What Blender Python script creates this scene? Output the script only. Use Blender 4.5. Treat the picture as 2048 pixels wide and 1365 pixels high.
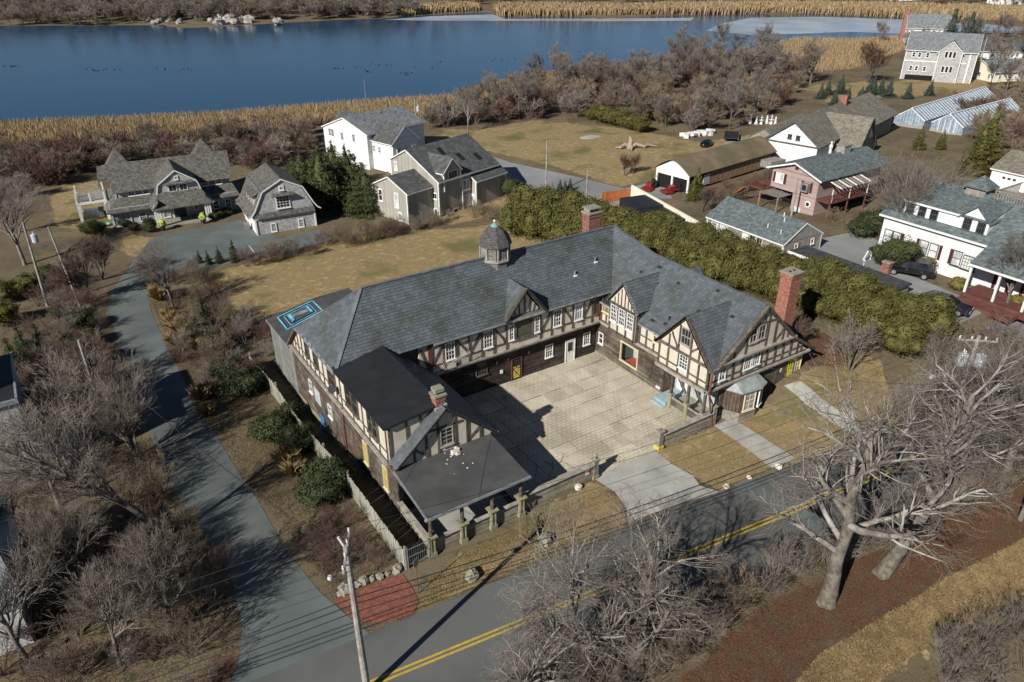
import bpy, bmesh, math, random
import numpy as np
from mathutils import Vector, Matrix
for o in list(bpy.data.objects): bpy.data.objects.remove(o)
SC = bpy.context.scene
COL = SC.collection
# ---------------------------------------------------------------- camera
CAM_LOC = Vector((-37.9048, -44.8535, 33.0))
CR = Vector((0.837686, -0.546136, -0.004093)); CU = Vector((0.26449, 0.399106, 0.877929)); CF = Vector((0.477835, 0.736512, -0.478773))
FPX = 1480.0                                   # focal length in pixels of the 2048 px wide photograph
cam = bpy.data.cameras.new('camera'); cam.sensor_width = 36.0; cam.lens = FPX / 2048 * 36
cam.clip_start = 0.5; cam.clip_end = 4000
cam_ob = bpy.data.objects.new('camera', cam); COL.objects.link(cam_ob)
m3 = Matrix((CR, CU, -CF)).transposed()
cam_ob.matrix_world = Matrix.Translation(CAM_LOC) @ m3.to_4x4()
SC.camera = cam_ob
# ---------------------------------------------------------------- sky, sun, exposure
SUN_EL = math.radians(33); SUN_AZ = math.radians(19)   # shadows fall towards +X, turned 19 degrees to +Y
w = bpy.data.worlds.new('World'); SC.world = w; w.use_nodes = True
nt = w.node_tree; nt.nodes.clear()
sky = nt.nodes.new('ShaderNodeTexSky'); sky.sky_type = 'NISHITA'; sky.sun_disc = False
sky.sun_elevation = SUN_EL; sky.sun_rotation = math.radians(251); sky.altitude = 1500; sky.air_density = 0.8; sky.dust_density = 0.1; sky.ozone_density = 2.0
bg = nt.nodes.new('ShaderNodeBackground'); bg.inputs[1].default_value = 0.05
wo = nt.nodes.new('ShaderNodeOutputWorld'); nt.links.new(sky.outputs[0], bg.inputs[0]); nt.links.new(bg.outputs[0], wo.inputs[0])
sl = bpy.data.lights.new('sun', 'SUN'); sl.energy = 5.0; sl.angle = math.radians(0.53); sl.color = (1.0, 0.955, 0.88)
so = bpy.data.objects.new('sun', sl); COL.objects.link(so)
sdir = Vector((-math.cos(SUN_AZ) * math.cos(SUN_EL), -math.sin(SUN_AZ) * math.cos(SUN_EL), math.sin(SUN_EL)))
so.rotation_euler = sdir.to_track_quat('Z', 'Y').to_euler(); so.location = (-60, -60, 80)
SC.view_settings.view_transform = 'Standard'; SC.view_settings.look = 'None'
SC.view_settings.exposure = 0.28; SC.view_settings.gamma = 1.0; SC.view_settings.use_curve_mapping = False
SC.render.engine = 'CYCLES'; SC.render.resolution_x = 1024; SC.render.resolution_y = 682
SC.cycles.max_bounces = 5; SC.cycles.diffuse_bounces = 2; SC.cycles.glossy_bounces = 3; SC.cycles.transmission_bounces = 4; SC.cycles.transparent_max_bounces = 6
SC.cycles.caustics_reflective = False; SC.cycles.caustics_refractive = False
random.seed(7)
# ================================================================ helpers
def V3(*a): return Vector(a)
def S(t):
    t = min(1., max(0., t)); return t * t * (3 - 2 * t)
def hgt(x, y):                                 # terrain: level court, rise to the east, fall to the pond
    ys = -8 + 10 * S((x + 23) / 2)
    hl = -2 * S((y - ys) / 16)
    hr = (1.6 - 2.2 * S((y - 2) / 40)) * S((y + 21) / 6)
    R = S((x - 3) / (8 + 40 * S((y - 8) / 20)))
    return hl * (1 - R) + hr * R - 1.4 * S((y + .35 * x - 75) / 50)
def ray(px, py): return CF + CR * ((px - 1024) / FPX) - CU * ((py - 682.5) / FPX)
def GZ(px, py, z):
    d = ray(px, py); return CAM_LOC + d * ((z - CAM_LOC.z) / d.z)
def G(px, py):                                 # point of the terrain seen at a photo pixel
    z = 0.0
    for i in range(12):
        q = GZ(px, py, z); z = .3 * z + .7 * hgt(q.x, q.y)
    return GZ(px, py, z)
def H(x, y, dz=0.0): return Vector((x, y, hgt(x, y) + dz))

class MB:
    """collects faces of ONE part; build() links it as one mesh object"""
    def __init__(s): s.v = []; s.f = []
    def add(s, vs, fs):
        n = len(s.v); s.v.extend(tuple(p) for p in vs); s.f.extend(tuple(i + n for i in f) for f in fs); return s
    def poly(s, *pts): return s.add(pts, [tuple(range(len(pts)))])
    def box(s, x0, x1, y0, y1, z0, z1):
        return s.add([(x0,y0,z0),(x1,y0,z0),(x1,y1,z0),(x0,y1,z0),(x0,y0,z1),(x1,y0,z1),(x1,y1,z1),(x0,y1,z1)],
                     [(3,2,1,0),(4,5,6,7),(0,1,5,4),(1,2,6,5),(2,3,7,6),(3,0,4,7)])
    def obox(s, c, ux, uy, uz, sx, sy, sz):    # oriented box: centre, three unit axes, full sizes
        c = Vector(c); a = Vector(ux) * sx / 2; b = Vector(uy) * sy / 2; d = Vector(uz) * sz / 2
        return s.add([c-a-b-d,c+a-b-d,c+a+b-d,c-a+b-d,c-a-b+d,c+a-b+d,c+a+b+d,c-a+b+d],
                     [(3,2,1,0),(4,5,6,7),(0,1,5,4),(1,2,6,5),(2,3,7,6),(3,0,4,7)])
    def beam(s, p, q, w, t, n):                # bar from p to q, width w across, thickness t along normal n
        p = Vector(p); q = Vector(q); d = (q - p); L = d.length; d.normalize(); n = Vector(n).normalized(); a = d.cross(n).normalized(); n = a.cross(d)
        return s.obox((p + q) / 2, d, a, n, L, w, t)
    def prism(s, pts, ext):                    # polygon extruded along a vector
        e = Vector(ext); k = len(pts); P = [Vector(p) for p in pts]
        return s.add(P + [p + e for p in P], [tuple(range(k))[::-1], tuple(range(k, 2*k))] + [(i, (i+1) % k, (i+1) % k + k, i + k) for i in range(k)])
    def tube(s, pts, rad, n=5, cap=True):
        P = [Vector(p) for p in pts]; k = len(P)
        if not hasattr(rad, '__len__'): rad = [rad] * k
        vs = []; ref = None
        for i in range(k):
            d = (P[min(i+1,k-1)] - P[max(i-1,0)])
            d = d.normalized() if d.length > 1e-9 else Vector((0,0,1))
            if ref is None: ref = Vector((1,0,0)) if abs(d.x) < .8 else Vector((0,1,0))
            a = d.cross(ref).normalized(); b = d.cross(a); ref = b.cross(d)*-1 if False else ref
            for j in range(n):
                t = 2*math.pi*j/n; vs.append(P[i] + (a*math.cos(t) + b*math.sin(t)) * rad[i])
        fs = [(i*n+j, i*n+(j+1)%n, (i+1)*n+(j+1)%n, (i+1)*n+j) for i in range(k-1) for j in range(n)]
        if cap: fs += [tuple(range(n))[::-1], tuple((k-1)*n+j for j in range(n))]
        return s.add(vs, fs)
    def lathe(s, prof, n=12, c=(0,0,0), ph=0.0):   # [(r, z)...]
        k = len(prof); vs = [(c[0]+r*math.cos(ph+2*math.pi*j/n), c[1]+r*math.sin(ph+2*math.pi*j/n), c[2]+z) for r, z in prof for j in range(n)]
        fs = [(i*n+j, i*n+(j+1)%n, (i+1)*n+(j+1)%n, (i+1)*n+j) for i in range(k-1) for j in range(n)]
        fs += [tuple(range(n))[::-1], tuple((k-1)*n+j for j in range(n))]
        return s.add(vs, fs)
    def blob(s, c, r, seed=0, n=8, m=6, rough=.25):
        rnd = random.Random(seed); vs = []
        for i in range(m + 1):
            a = math.pi * i / m
            for j in range(n):
                t = 2*math.pi*j/n; q = 1 + rnd.uniform(-rough, rough)
                vs.append((c[0]+r[0]*q*math.sin(a)*math.cos(t), c[1]+r[1]*q*math.sin(a)*math.sin(t), c[2]+r[2]*q*math.cos(a)))
        return s.add(vs, [(i*n+j, (i+1)*n+j, (i+1)*n+(j+1)%n, i*n+(j+1)%n) for i in range(m) for j in range(n)])
    def mesh(s, name, mat, uv=True, smooth=False):
        me = bpy.data.meshes.new(name); me.from_pydata(s.v, [], s.f)
        if mat: me.materials.append(mat)
        if uv and len(me.polygons):
            L = len(me.loops); co = np.empty(len(me.vertices)*3); me.vertices.foreach_get('co', co); co = co.reshape(-1, 3)
            vi = np.empty(L, int); me.loops.foreach_get('vertex_index', vi)
            nn = np.empty(len(me.polygons)*3); me.polygons.foreach_get('normal', nn); nn = nn.reshape(-1, 3)
            lt = np.empty(len(me.polygons), int); me.polygons.foreach_get('loop_total', lt)
            N = np.repeat(nn, lt, axis=0); P = co[vi]
            hz = np.hypot(N[:,0], N[:,1]); flat = hz < 0.02; hz[flat] = 1
            U = np.stack([-N[:,1]/hz, N[:,0]/hz, np.zeros(L)], 1); U[flat] = (1,0,0)
            W = np.cross(N, U); W[flat] = (0,1,0)
            uvd = np.stack([(P*U).sum(1), (P*W).sum(1)], 1).astype(np.float32)
            me.uv_layers.new(name='UVMap').data.foreach_set('uv', uvd.ravel())
        if smooth: me.polygons.foreach_set('use_smooth', [True]*len(me.polygons))
        me.update(); return me
    def build(s, name, mat, parent=None, label=None, kind=None, uv=True, smooth=False):
        return link(name, s.mesh(name, mat, uv, smooth), parent, label, kind)

def link(name, me, parent=None, label=None, kind=None, loc=None, rz=0.0, sc=None):
    o = bpy.data.objects.new(name, me); COL.objects.link(o); o.parent = parent
    if label: o['label'] = label
    if kind: o['kind'] = kind
    if loc is not None: o.location = loc
    if rz: o.rotation_euler = (0, 0, rz)
    if sc is not None: o.scale = sc if hasattr(sc, '__len__') else (sc, sc, sc)
    return o
def tag(o, label, cat, group=None):
    o['label'] = label; o['category'] = cat
    if group: o['group'] = group
    return o
def thing(name, label, cat, loc=(0,0,0), rz=0.0, group=None, sc=None):
    o = bpy.data.objects.new(name, None); COL.objects.link(o); o.empty_display_size = .5
    o.location = loc; o.rotation_euler = (0, 0, rz)
    if sc is not None: o.scale = sc if hasattr(sc, '__len__') else (sc, sc, sc)
    return tag(o, label, cat, group)
def inst(name, label, cat, parts, loc, rz=0., sc=1., group=None, tilt=(0, 0)):
    """a thing whose parts share mesh data with the other things of its kind"""
    t = thing(name, label, cat, loc, rz, group, sc)
    if tilt != (0, 0): t.rotation_euler = (tilt[0], tilt[1], rz)
    for nm, me in parts: link(nm, me, t, kind='stuff' if nm == 'twigs' else None)
    return t

# ---------------------------------------------------------------- materials
MATS = {}
def lin(c):
    return tuple((x/12.92 if x <= .04045 else ((x+.055)/1.055)**2.4) for x in c)
def rgb(r, g, b): return lin((r/255, g/255, b/255)) + (1.0,)
def mk(name, c1, c2=None, ns=2.0, lo=.4, hi=.6, rough=.85, isl=0.0, pat=None, pw=.2, ph=.1, pdark=.5, bump=0.0, bscale=20., c3=None, n3=.3, lo3=.5, hi3=.7, spec=.3, metal=0.0, coords='UV', mort=.015, obj=0.0):
    """procedural material: two or three colours mixed by noise, a laid pattern, random value per island"""
    m = bpy.data.materials.new(name); m.use_nodes = True; t = m.node_tree; N = t.nodes; L = t.links; N.clear()
    out = N.new('ShaderNodeOutputMaterial'); b = N.new('ShaderNodeBsdfPrincipled'); L.new(b.outputs[0], out.inputs[0])
    b.inputs['Roughness'].default_value = rough; b.inputs['Specular IOR Level'].default_value = spec; b.inputs['Metallic'].default_value = metal
    tc = N.new('ShaderNodeTexCoord'); uv = tc.outputs[coords]
    if coords == 'World':
        pass
    def noise(scale, detail=4., vec=None):
        n = N.new('ShaderNodeTexNoise'); n.inputs['Scale'].default_value = scale; n.inputs['Detail'].default_value = detail
        L.new(vec or tc.outputs['Object'], n.inputs['Vector']); return n.outputs[0]
    def ramp(v, a, bb):
        r = N.new('ShaderNodeMapRange'); r.inputs[1].default_value = a; r.inputs[2].default_value = bb; L.new(v, r.inputs[0]); return r.outputs[0]
    def mix(f, a, bb, mode='MIX'):
        x = N.new('ShaderNodeMix'); x.data_type = 'RGBA'; x.blend_type = mode
        for s_, val in ((0, f), (6, a), (7, bb)):
            if isinstance(val, (tuple, float, int)): x.inputs[s_].default_value = val
            else: L.new(val, x.inputs[s_])
        return x.outputs[2]
    col = c1
    if c2: col = mix(ramp(noise(ns), lo, hi), c1, c2)
    if c3: col = mix(ramp(noise(n3, 3.), lo3, hi3), col, c3)
    hsock = None
    if pat:
        if pat in ('brick', 'shingle'):
            br = N.new('ShaderNodeTexBrick'); L.new(uv, br.inputs['Vector']); br.inputs['Scale'].default_value = 1.0
            br.inputs['Brick Width'].default_value = pw; br.inputs['Row Height'].default_value = ph; br.inputs['Mortar Size'].default_value = mort; br.inputs['Mortar Smooth'].default_value = .2
            br.inputs['Color1'].default_value = (.65,.65,.65,1); br.inputs['Color2'].default_value = (1.2,1.2,1.2,1); br.inputs['Mortar'].default_value = (pdark,)*3 + (1,)
            col = mix(1.0, col, br.outputs[0], 'MULTIPLY'); hsock = br.outputs[1]
        else:                                   # 'clap' bands along v, 'board' bands along u, 'seam'
            sp = N.new('ShaderNodeSeparateXYZ'); L.new(uv, sp.inputs[0])
            mth = N.new('ShaderNodeMath'); mth.operation = 'DIVIDE'; mth.inputs[1].default_value = ph if pat == 'clap' else pw
            L.new(sp.outputs[1 if pat == 'clap' else 0], mth.inputs[0])
            fr = N.new('ShaderNodeMath'); fr.operation = 'FRACT'; L.new(mth.outputs[0], fr.inputs[0])
            dk = ramp(fr.outputs[0], 0.0, .18); col2 = mix(dk, (pdark,)*3 + (1,), (1,1,1,1)); col = mix(1.0, col, col2, 'MULTIPLY')
            fl = N.new('ShaderNodeMath'); fl.operation = 'FLOOR'; L.new(mth.outputs[0], fl.inputs[0])
            wn = N.new('ShaderNodeTexWhiteNoise'); wn.noise_dimensions = '1D'; L.new(fl.outputs[0], wn.inputs['W'])
            col = mix(1.0, col, mix(ramp(wn.outputs[0], 0, 1), (.85,.85,.85,1), (1.1,1.1,1.1,1)), 'MULTIPLY'); hsock = fr.outputs[0]
    if isl or obj:
        if isl: g = N.new('ShaderNodeNewGeometry'); rv = g.outputs['Random Per Island']; am = isl
        else: g = N.new('ShaderNodeObjectInfo'); rv = g.outputs['Random']; am = obj
        r = N.new('ShaderNodeMapRange'); r.inputs[3].default_value = 1 - am; r.inputs[4].default_value = 1 + am; L.new(rv, r.inputs[0])
        hs = N.new('ShaderNodeHueSaturation'); L.new(r.outputs[0], hs.inputs['Value'])
        if isinstance(col, tuple): hs.inputs['Color'].default_value = col
        else: L.new(col, hs.inputs['Color'])
        col = hs.outputs[0]
    if isinstance(col, tuple): b.inputs['Base Color'].default_value = col
    else: L.new(col, b.inputs['Base Color'])
    if bump or hsock:
        bp = N.new('ShaderNodeBump'); bp.inputs['Strength'].default_value = bump or .4; bp.inputs['Distance'].default_value = .03
        h = noise(bscale, 5.)
        if hsock:
            mm = N.new('ShaderNodeMath'); mm.operation = 'MULTIPLY_ADD'; mm.inputs[1].default_value = .3; L.new(h, mm.inputs[0]); L.new(hsock, mm.inputs[2]); h = mm.outputs[0]
        L.new(h, bp.inputs['Height']); L.new(bp.outputs[0], b.inputs['Normal'])
    MATS[name] = m; return m
M = MATS
G3 = lambda v: (v, v, v, 1)
mk('slate', (.092,.105,.118,1), (.108,.122,.135,1), 1.2, isl=.17, rough=.55, spec=.4, c3=(.065,.075,.06,1), n3=.35, lo3=.5, hi3=.75, bump=.15)
mk('slate_base', (.02,.022,.024,1), rough=.9)
mk('membrane', (.016,.018,.021,1), (.022,.023,.026,1), .8, rough=.6, spec=.35)
mk('porch_felt', (.065,.065,.066,1), (.085,.085,.084,1), .7, rough=.75, c3=(.055,.056,.05,1), n3=.4, bump=.1)
mk('stucco', (.60,.545,.45,1), (.53,.48,.395,1), 1.5, rough=.92, bump=.12, bscale=40, c3=(.47,.45,.33,1), n3=.5, lo3=.55, hi3=.75)
mk('timber', (.068,.055,.042,1), (.125,.105,.083,1), 3., rough=.85, bump=.3, bscale=12, obj=.25)
mk('timber_red', (.15,.045,.03,1), (.10,.05,.035,1), 3., rough=.8)
mk('clapboard_dark', (.034,.026,.021,1), (.055,.043,.035,1), 2.2, isl=.4, rough=.9, c3=(.085,.075,.062,1), n3=.6, lo3=.52, hi3=.75, bump=.2)  # dark-stained boards, colour deepened further to carry the shade under the jetty
mk('clapboard', (.065,.045,.033,1), (.105,.08,.062,1), 2.2, isl=.4, rough=.88, c3=(.15,.14,.115,1), n3=.6, lo3=.5, hi3=.72, bump=.2)
mk('weathered', (.19,.175,.14,1), (.26,.24,.19,1), 2.5, isl=.3, rough=.9, c3=(.14,.135,.085,1), n3=.8, lo3=.5, hi3=.7, bump=.25)
mk('greyboard', (.17,.175,.16,1), (.22,.22,.20,1), 1.2, rough=.9, pat='board', pw=.55, pdark=.45)
mk('jetty_paint', (.36,.34,.30,1), (.27,.24,.20,1), 2., rough=.85, bump=.2)
mk('white_paint', (.74,.74,.72,1), (.66,.66,.63,1), 3., rough=.6)
mk('cream_paint', (.62,.54,.36,1), rough=.7)
mk('yellow_paint', (.55,.43,.10,1), rough=.7)
mk('bright_yellow', (.75,.68,.05,1), rough=.6)
mk('glass', (.012,.015,.02,1), (.03,.034,.04,1), 1.3, rough=.12, spec=.6)
mk('glass_pale', (.30,.33,.36,1), (.18,.21,.24,1), 1.5, lo=.45, hi=.55, rough=.15, spec=.6)
mk('curtain_glass', (.62,.62,.60,1), (.4,.42,.43,1), .9, lo=.48, hi=.52, rough=.25, spec=.5)
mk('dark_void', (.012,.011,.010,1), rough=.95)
mk('olive_board', (.10,.10,.065,1), (.07,.075,.05,1), 1., rough=.8)
mk('brick', (.27,.105,.075,1), (.35,.165,.125,1), 5., rough=.9, pat='brick', pw=.22, ph=.075, pdark=1.1, mort=.01, bump=.5)
mk('brick_old', (.23,.10,.075,1), (.31,.15,.115,1), 5., rough=.9, pat='brick', pw=.22, ph=.075, pdark=.8, mort=.01, bump=.5)
mk('stone_cap', (.30,.28,.22,1), (.22,.21,.17,1), 5., rough=.95, bump=.4)
mk('pale_stone', (.62,.58,.50,1), (.50,.47,.40,1), 4., rough=.95, bump=.4)
mk('mossy_stone', (.30,.27,.16,1), (.24,.23,.17,1), 3., rough=.95, bump=.4, c3=(.22,.24,.10,1), n3=1.2)
mk('lead', (.23,.255,.25,1), (.30,.33,.325,1), 2., rough=.55, spec=.5)
mk('copper_green', (.16,.36,.30,1), rough=.6)
mk('cedar_grey', (.16,.155,.145,1), (.24,.23,.215,1), 4., rough=.9, pat='clap', ph=.16, pdark=.5)
mk('dome_shingle', (.085,.082,.078,1), (.12,.115,.11,1), 6., rough=.9, pat='shingle', pw=.2, ph=.16, pdark=.5)
mk('rust_iron', (.20,.075,.045,1), (.13,.06,.045,1), 5., rough=.85)
mk('gutter', (.30,.32,.34,1), (.22,.23,.24,1), 2., rough=.5, metal=.2, spec=.5)
mk('blue_step', (.26,.36,.40,1), (.32,.42,.45,1), 2., rough=.8)
mk('blue_tarp', (.02,.22,.55,1), (.03,.3,.6,1), 3., rough=.5)
mk('sky_tape', (.10,.42,.62,1), (.25,.6,.75,1), 2., rough=.5)
mk('teal_wall', (.36,.43,.40,1), rough=.8)
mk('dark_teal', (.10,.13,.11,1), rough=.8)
mk('red_floor', (.30,.08,.04,1), rough=.7)
mk('blue_door', (.05,.16,.36,1), rough=.6)
mk('pale_board', (.42,.45,.45,1), (.35,.38,.38,1), 1.5, rough=.85)
mk('brown_board', (.085,.058,.042,1), (.12,.088,.066,1), 2., rough=.85)
mk('red_sign', (.6,.03,.03,1), rough=.5)
mk('insulator_grey', (.5,.5,.5,1), rough=.4, metal=.3)
# ================================================================ ground, water, roads
def pxpoly(pts, z=None): return [(G(*p) if z is None else GZ(p[0], p[1], z)) for p in pts]
WATER_Z = -3.4
POND_PX = [(-250,262),(0,262),(150,256),(300,249),(450,241),(640,226),(780,213),(900,205),(985,180),(1100,157),(1260,140),(1400,124),(1535,100),(1590,84),(1700,86),(1850,78),(1990,66),(2150,70),
           (2150,52),(1990,44),(1820,36),(1600,27),(1400,30),(1250,33),(1010,34),(985,25),(860,29),(760,38),(620,42),(300,51),(0,52),(-250,56)]
POND = [GZ(x, y, WATER_Z) for x, y in POND_PX]
def sdist(X, Y, poly):
    """signed distance (inside > 0) of many points to a polygon"""
    d = np.full(X.shape, 1e9); ins = np.zeros(X.shape, bool); n = len(poly)
    for i in range(n):
        ax, ay = poly[i][0], poly[i][1]; bx, by = poly[(i+1) % n][0], poly[(i+1) % n][1]
        ex, ey = bx-ax, by-ay; L2 = ex*ex+ey*ey+1e-9
        t = np.clip(((X-ax)*ex+(Y-ay)*ey)/L2, 0, 1); d = np.minimum(d, np.hypot(X-ax-t*ex, Y-ay-t*ey))
        c = ((ay > Y) != (by > Y)); xx = ax + (Y-ay)/(by-ay+1e-12)*ex; ins ^= c & (X < xx)
    return np.where(ins, d, -d)
def axis(lo, f0, f1, hi, step):
    a = list(np.arange(f0, f1 + step/2, step)); s_ = step; b = f1
    while b < hi: s_ *= 1.18; b += s_; a.append(b)
    s_ = step; b = f0
    while b > lo: s_ *= 1.18; b -= s_; a.insert(0, b)
    return np.array(a)
gx = axis(-700, -62, 75, 1500, .9); gy = axis(-300, -48, 66, 1500, .9)
XX, YY = np.meshgrid(gx, gy)
ZZ = np.vectorize(hgt)(XX, YY)
pd = sdist(XX, YY, POND)
ZZ = np.where(pd > -3, ZZ + (np.minimum(ZZ, -4.6) - ZZ) * np.clip((pd + 3) / 3, 0, 1), ZZ)
far = np.clip((YY*.8 + XX*.45 - 330) / 500, 0, 1); ZZ = ZZ + far * 10 * (pd < 0)
rise = np.clip((np.hypot(XX, YY)-60)/400, 0, 1)
nx, ny = len(gx), len(gy)
gv = np.stack([XX, YY, ZZ], -1).reshape(-1, 3)
idx = np.arange(nx*ny).reshape(ny, nx)
gf = np.stack([idx[:-1,:-1], idx[:-1,1:], idx[1:,1:], idx[1:,:-1]], -1).reshape(-1, 4)
me = bpy.data.meshes.new('ground'); me.from_pydata(gv.tolist(), [], gf.tolist())
ZONES = {
 'lawn': [[(420,548),(520,520),(640,490),(800,462),(950,455),(1050,430),(1110,470),(1100,520),(900,560),(700,640),(560,660),(470,625)],   # behind the house
          [(860,1150),(1040,1045),(1190,965),(1240,1000),(1255,1045),(1080,1112),(900,1190),(840,1220)],
          [(1290,905),(1425,850),(1560,800),(1660,700),(1760,720),(1800,850),(1700,890),(1540,935),(1440,985)],
          [(830,280),(900,262),(1000,250),(1100,243),(1230,255),(1400,285),(1500,270),(1530,280),(1440,310),(1350,325),(1300,360),(1240,375),(1100,330),(960,300)],
          [(1640,190),(1560,175),(1700,165),(1900,160),(2048,150),(2048,175),(1900,190),(1780,190),(1700,215)],
          [(100,400),(140,360),(190,350),(230,470),(190,470),(110,450)], [(860,430),(960,410),(1040,390),(1030,420),(900,450)], [(250,470),(330,480),(310,540),(240,500)]],
 'tan':  [[(1560,1400),(1640,1310),(1755,1241),(1900,1155),(2080,1062),(2080,1170),(1919,1254),(1830,1310),(1748,1370),(1720,1420)]],
 'red':  [[(1330,1400),(1420,1300),(1500,1235),(1620,1165),(1760,1085),(1880,1015),(2080,915),(2080,1062),(1900,1155),(1755,1241),(1640,1310),(1560,1400)],
          [(665,1200),(720,1178),(805,1150),(838,1205),(830,1228),(765,1248),(700,1238)], [(440,1310),(480,1300),(470,1350),(400,1400),(330,1400)],
          [(1590,690),(1640,660),(1700,700),(1680,730),(1620,735)]],
}
zone = np.zeros((nx*ny, 4), np.float32); zone[:, 3] = 1
rs = np.random.RandomState(3)
for ci, key in enumerate(('lawn', 'tan', 'red')):
    acc = np.zeros(XX.shape)
    for pl in ZONES[key]:
        soft = .5 if key == 'red' else .9
        acc = np.maximum(acc, np.clip(sdist(XX, YY, pxpoly(pl)) / soft + .5, 0, 1))
    zone[:, ci] = acc.ravel()
ca = me.color_attributes.new('zone', 'FLOAT_COLOR', 'POINT'); ca.data.foreach_set('color', zone.ravel())
me.polygons.foreach_set('use_smooth', [True]*len(me.polygons)); me.update()
def ground_mat():
    m = bpy.data.materials.new('ground'); m.use_nodes = True; t = m.node_tree; N = t.nodes; L = t.links; N.clear()
    out = N.new('ShaderNodeOutputMaterial'); b = N.new('ShaderNodeBsdfPrincipled'); L.new(b.outputs[0], out.inputs[0]); b.inputs['Roughness'].default_value = .95; b.inputs['Specular IOR Level'].default_value = .1
    tc = N.new('ShaderNodeTexCoord'); at = N.new('ShaderNodeAttribute'); at.attribute_name = 'zone'; sp = N.new('ShaderNodeSeparateColor'); L.new(at.outputs['Color'], sp.inputs[0])
    def no(sc, d=5., r=.55):
        n = N.new('ShaderNodeTexNoise'); n.inputs['Scale'].default_value = sc; n.inputs['Detail'].default_value = d; n.inputs['Roughness'].default_value = r; L.new(tc.outputs['Object'], n.inputs['Vector']); return n.outputs[0]
    def rp(v, a, c, o0=0., o1=1.):
        r = N.new('ShaderNodeMapRange'); r.inputs[1].default_value = a; r.inputs[2].default_value = c; r.inputs[3].default_value = o0; r.inputs[4].default_value = o1; L.new(v, r.inputs[0]); return r.outputs[0]
    def mx(f, a, c, mode='MIX'):
        x = N.new('ShaderNodeMix'); x.data_type = 'RGBA'; x.blend_type = mode
        for s_, val in ((0, f), (6, a), (7, c)):
            if isinstance(val, (tuple, float, int)): x.inputs[s_].default_value = val
            else: L.new(val, x.inputs[s_])
        return x.outputs[2]
    fine = no(9., 6., .7); mid = no(1.1, 5.); big = no(.16, 4.); med = no(.45, 5.)
    litter = mx(rp(fine, .35, .65), (.075,.056,.038,1), (.19,.145,.095,1)); litter = mx(rp(big, .4, .6), litter, (.175,.142,.088,1)); litter = mx(rp(mid, .56, .7), litter, (.075,.075,.038,1))
    gold = mx(rp(fine, .3, .7), (.215,.155,.07,1), (.35,.265,.135,1)); gold = mx(rp(med, .45, .65), gold, (.26,.205,.11,1)); gold = mx(rp(mid, .52, .66), gold, (.37,.295,.165,1)); gold = mx(rp(big, .52, .64), gold, (.16,.145,.06,1)); gold = mx(rp(no(2.3, 4.), .6, .72), gold, (.15,.11,.06,1))
    tan = mx(rp(fine, .35, .65), (.36,.265,.135,1), (.56,.44,.25,1)); tan = mx(rp(med, .55, .72), tan, (.30,.225,.12,1))
    red = mx(rp(fine, .35, .65), (.085,.045,.027,1), (.175,.088,.055,1)); red = mx(rp(mid, .46, .62), red, (.115,.082,.055,1))
    def soft(v):
        mth = N.new('ShaderNodeMath'); mth.operation = 'ADD'; L.new(v, mth.inputs[0]); L.new(rp(no(.9, 6., .65), .25, .75, -.45, .45), mth.inputs[1]); return rp(mth.outputs[0], .42, .58)
    c = mx(soft(sp.outputs[0]), litter, gold); c = mx(soft(sp.outputs[1]), c, tan); c = mx(soft(sp.outputs[2]), c, red)
    L.new(c, b.inputs['Base Color'])
    bp = N.new('ShaderNodeBump'); bp.inputs['Strength'].default_value = .7; bp.inputs['Distance'].default_value = .12; L.new(no(7., 6., .7), bp.inputs['Height']); L.new(bp.outputs[0], b.inputs['Normal'])
    return m
me.materials.append(ground_mat())
link('ground', me, kind='structure')

# ---- water
def water_mat():
    m = bpy.data.materials.new('water'); m.use_nodes = True; t = m.node_tree; N = t.nodes; L = t.links; b = N['Principled BSDF']
    b.inputs['Base Color'].default_value = (.014,.056,.108,1); b.inputs['Roughness'].default_value = .16; b.inputs['IOR'].default_value = 1.33; b.inputs['Specular IOR Level'].default_value = .32
    tc = N.new('ShaderNodeTexCoord'); mp = N.new('ShaderNodeMapping'); mp.inputs['Scale'].default_value = (1, .5, 1); mp.inputs['Rotation'].default_value = (0,0,.6); L.new(tc.outputs['Object'], mp.inputs[0])
    n = N.new('ShaderNodeTexNoise'); n.inputs['Scale'].default_value = .9; n.inputs['Detail'].default_value = 6; L.new(mp.outputs[0], n.inputs['Vector'])
    n2 = N.new('ShaderNodeTexNoise'); n2.inputs['Scale'].default_value = .02; n2.inputs['Detail'].default_value = 4; L.new(mp.outputs[0], n2.inputs['Vector'])
    r = N.new('ShaderNodeMapRange'); r.inputs[1].default_value = .42; r.inputs[2].default_value = .62; r.inputs[3].default_value = .06; r.inputs[4].default_value = .35; L.new(n2.outputs[0], r.inputs[0])
    bp = N.new('ShaderNodeBump'); L.new(r.outputs[0], bp.inputs['Strength']); bp.inputs['Distance'].default_value = .12; L.new(n.outputs[0], bp.inputs['Height']); L.new(bp.outputs[0], b.inputs['Normal'])
    return m
MATS['water'] = water_mat()
pw = MB(); pw.poly(*[(p.x, p.y, WATER_Z) for p in POND]); pw.build('pond_water', M['water'], kind='structure')
mk('ice', (.42,.46,.49,1), (.30,.36,.42,1), .05, rough=.3, spec=.5, c3=(.22,.24,.24,1), n3=.02)
for pl in ([(1412,62),(1440,48),(1500,36),(1640,34),(1820,40),(1960,48),(2080,58),(2080,64),(1900,63),(1820,69),(1700,64),(1600,68),(1500,70)],
           [(770,40),(860,33),(985,29),(1010,38),(1250,37),(1390,36),(1380,42),(1200,43),(1000,42),(880,42)]):
    ib = MB(); ib.poly(*[GZ(x, y, WATER_Z + .03) for x, y in pl]); ib.build('ice', M['ice'], kind='structure')

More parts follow.
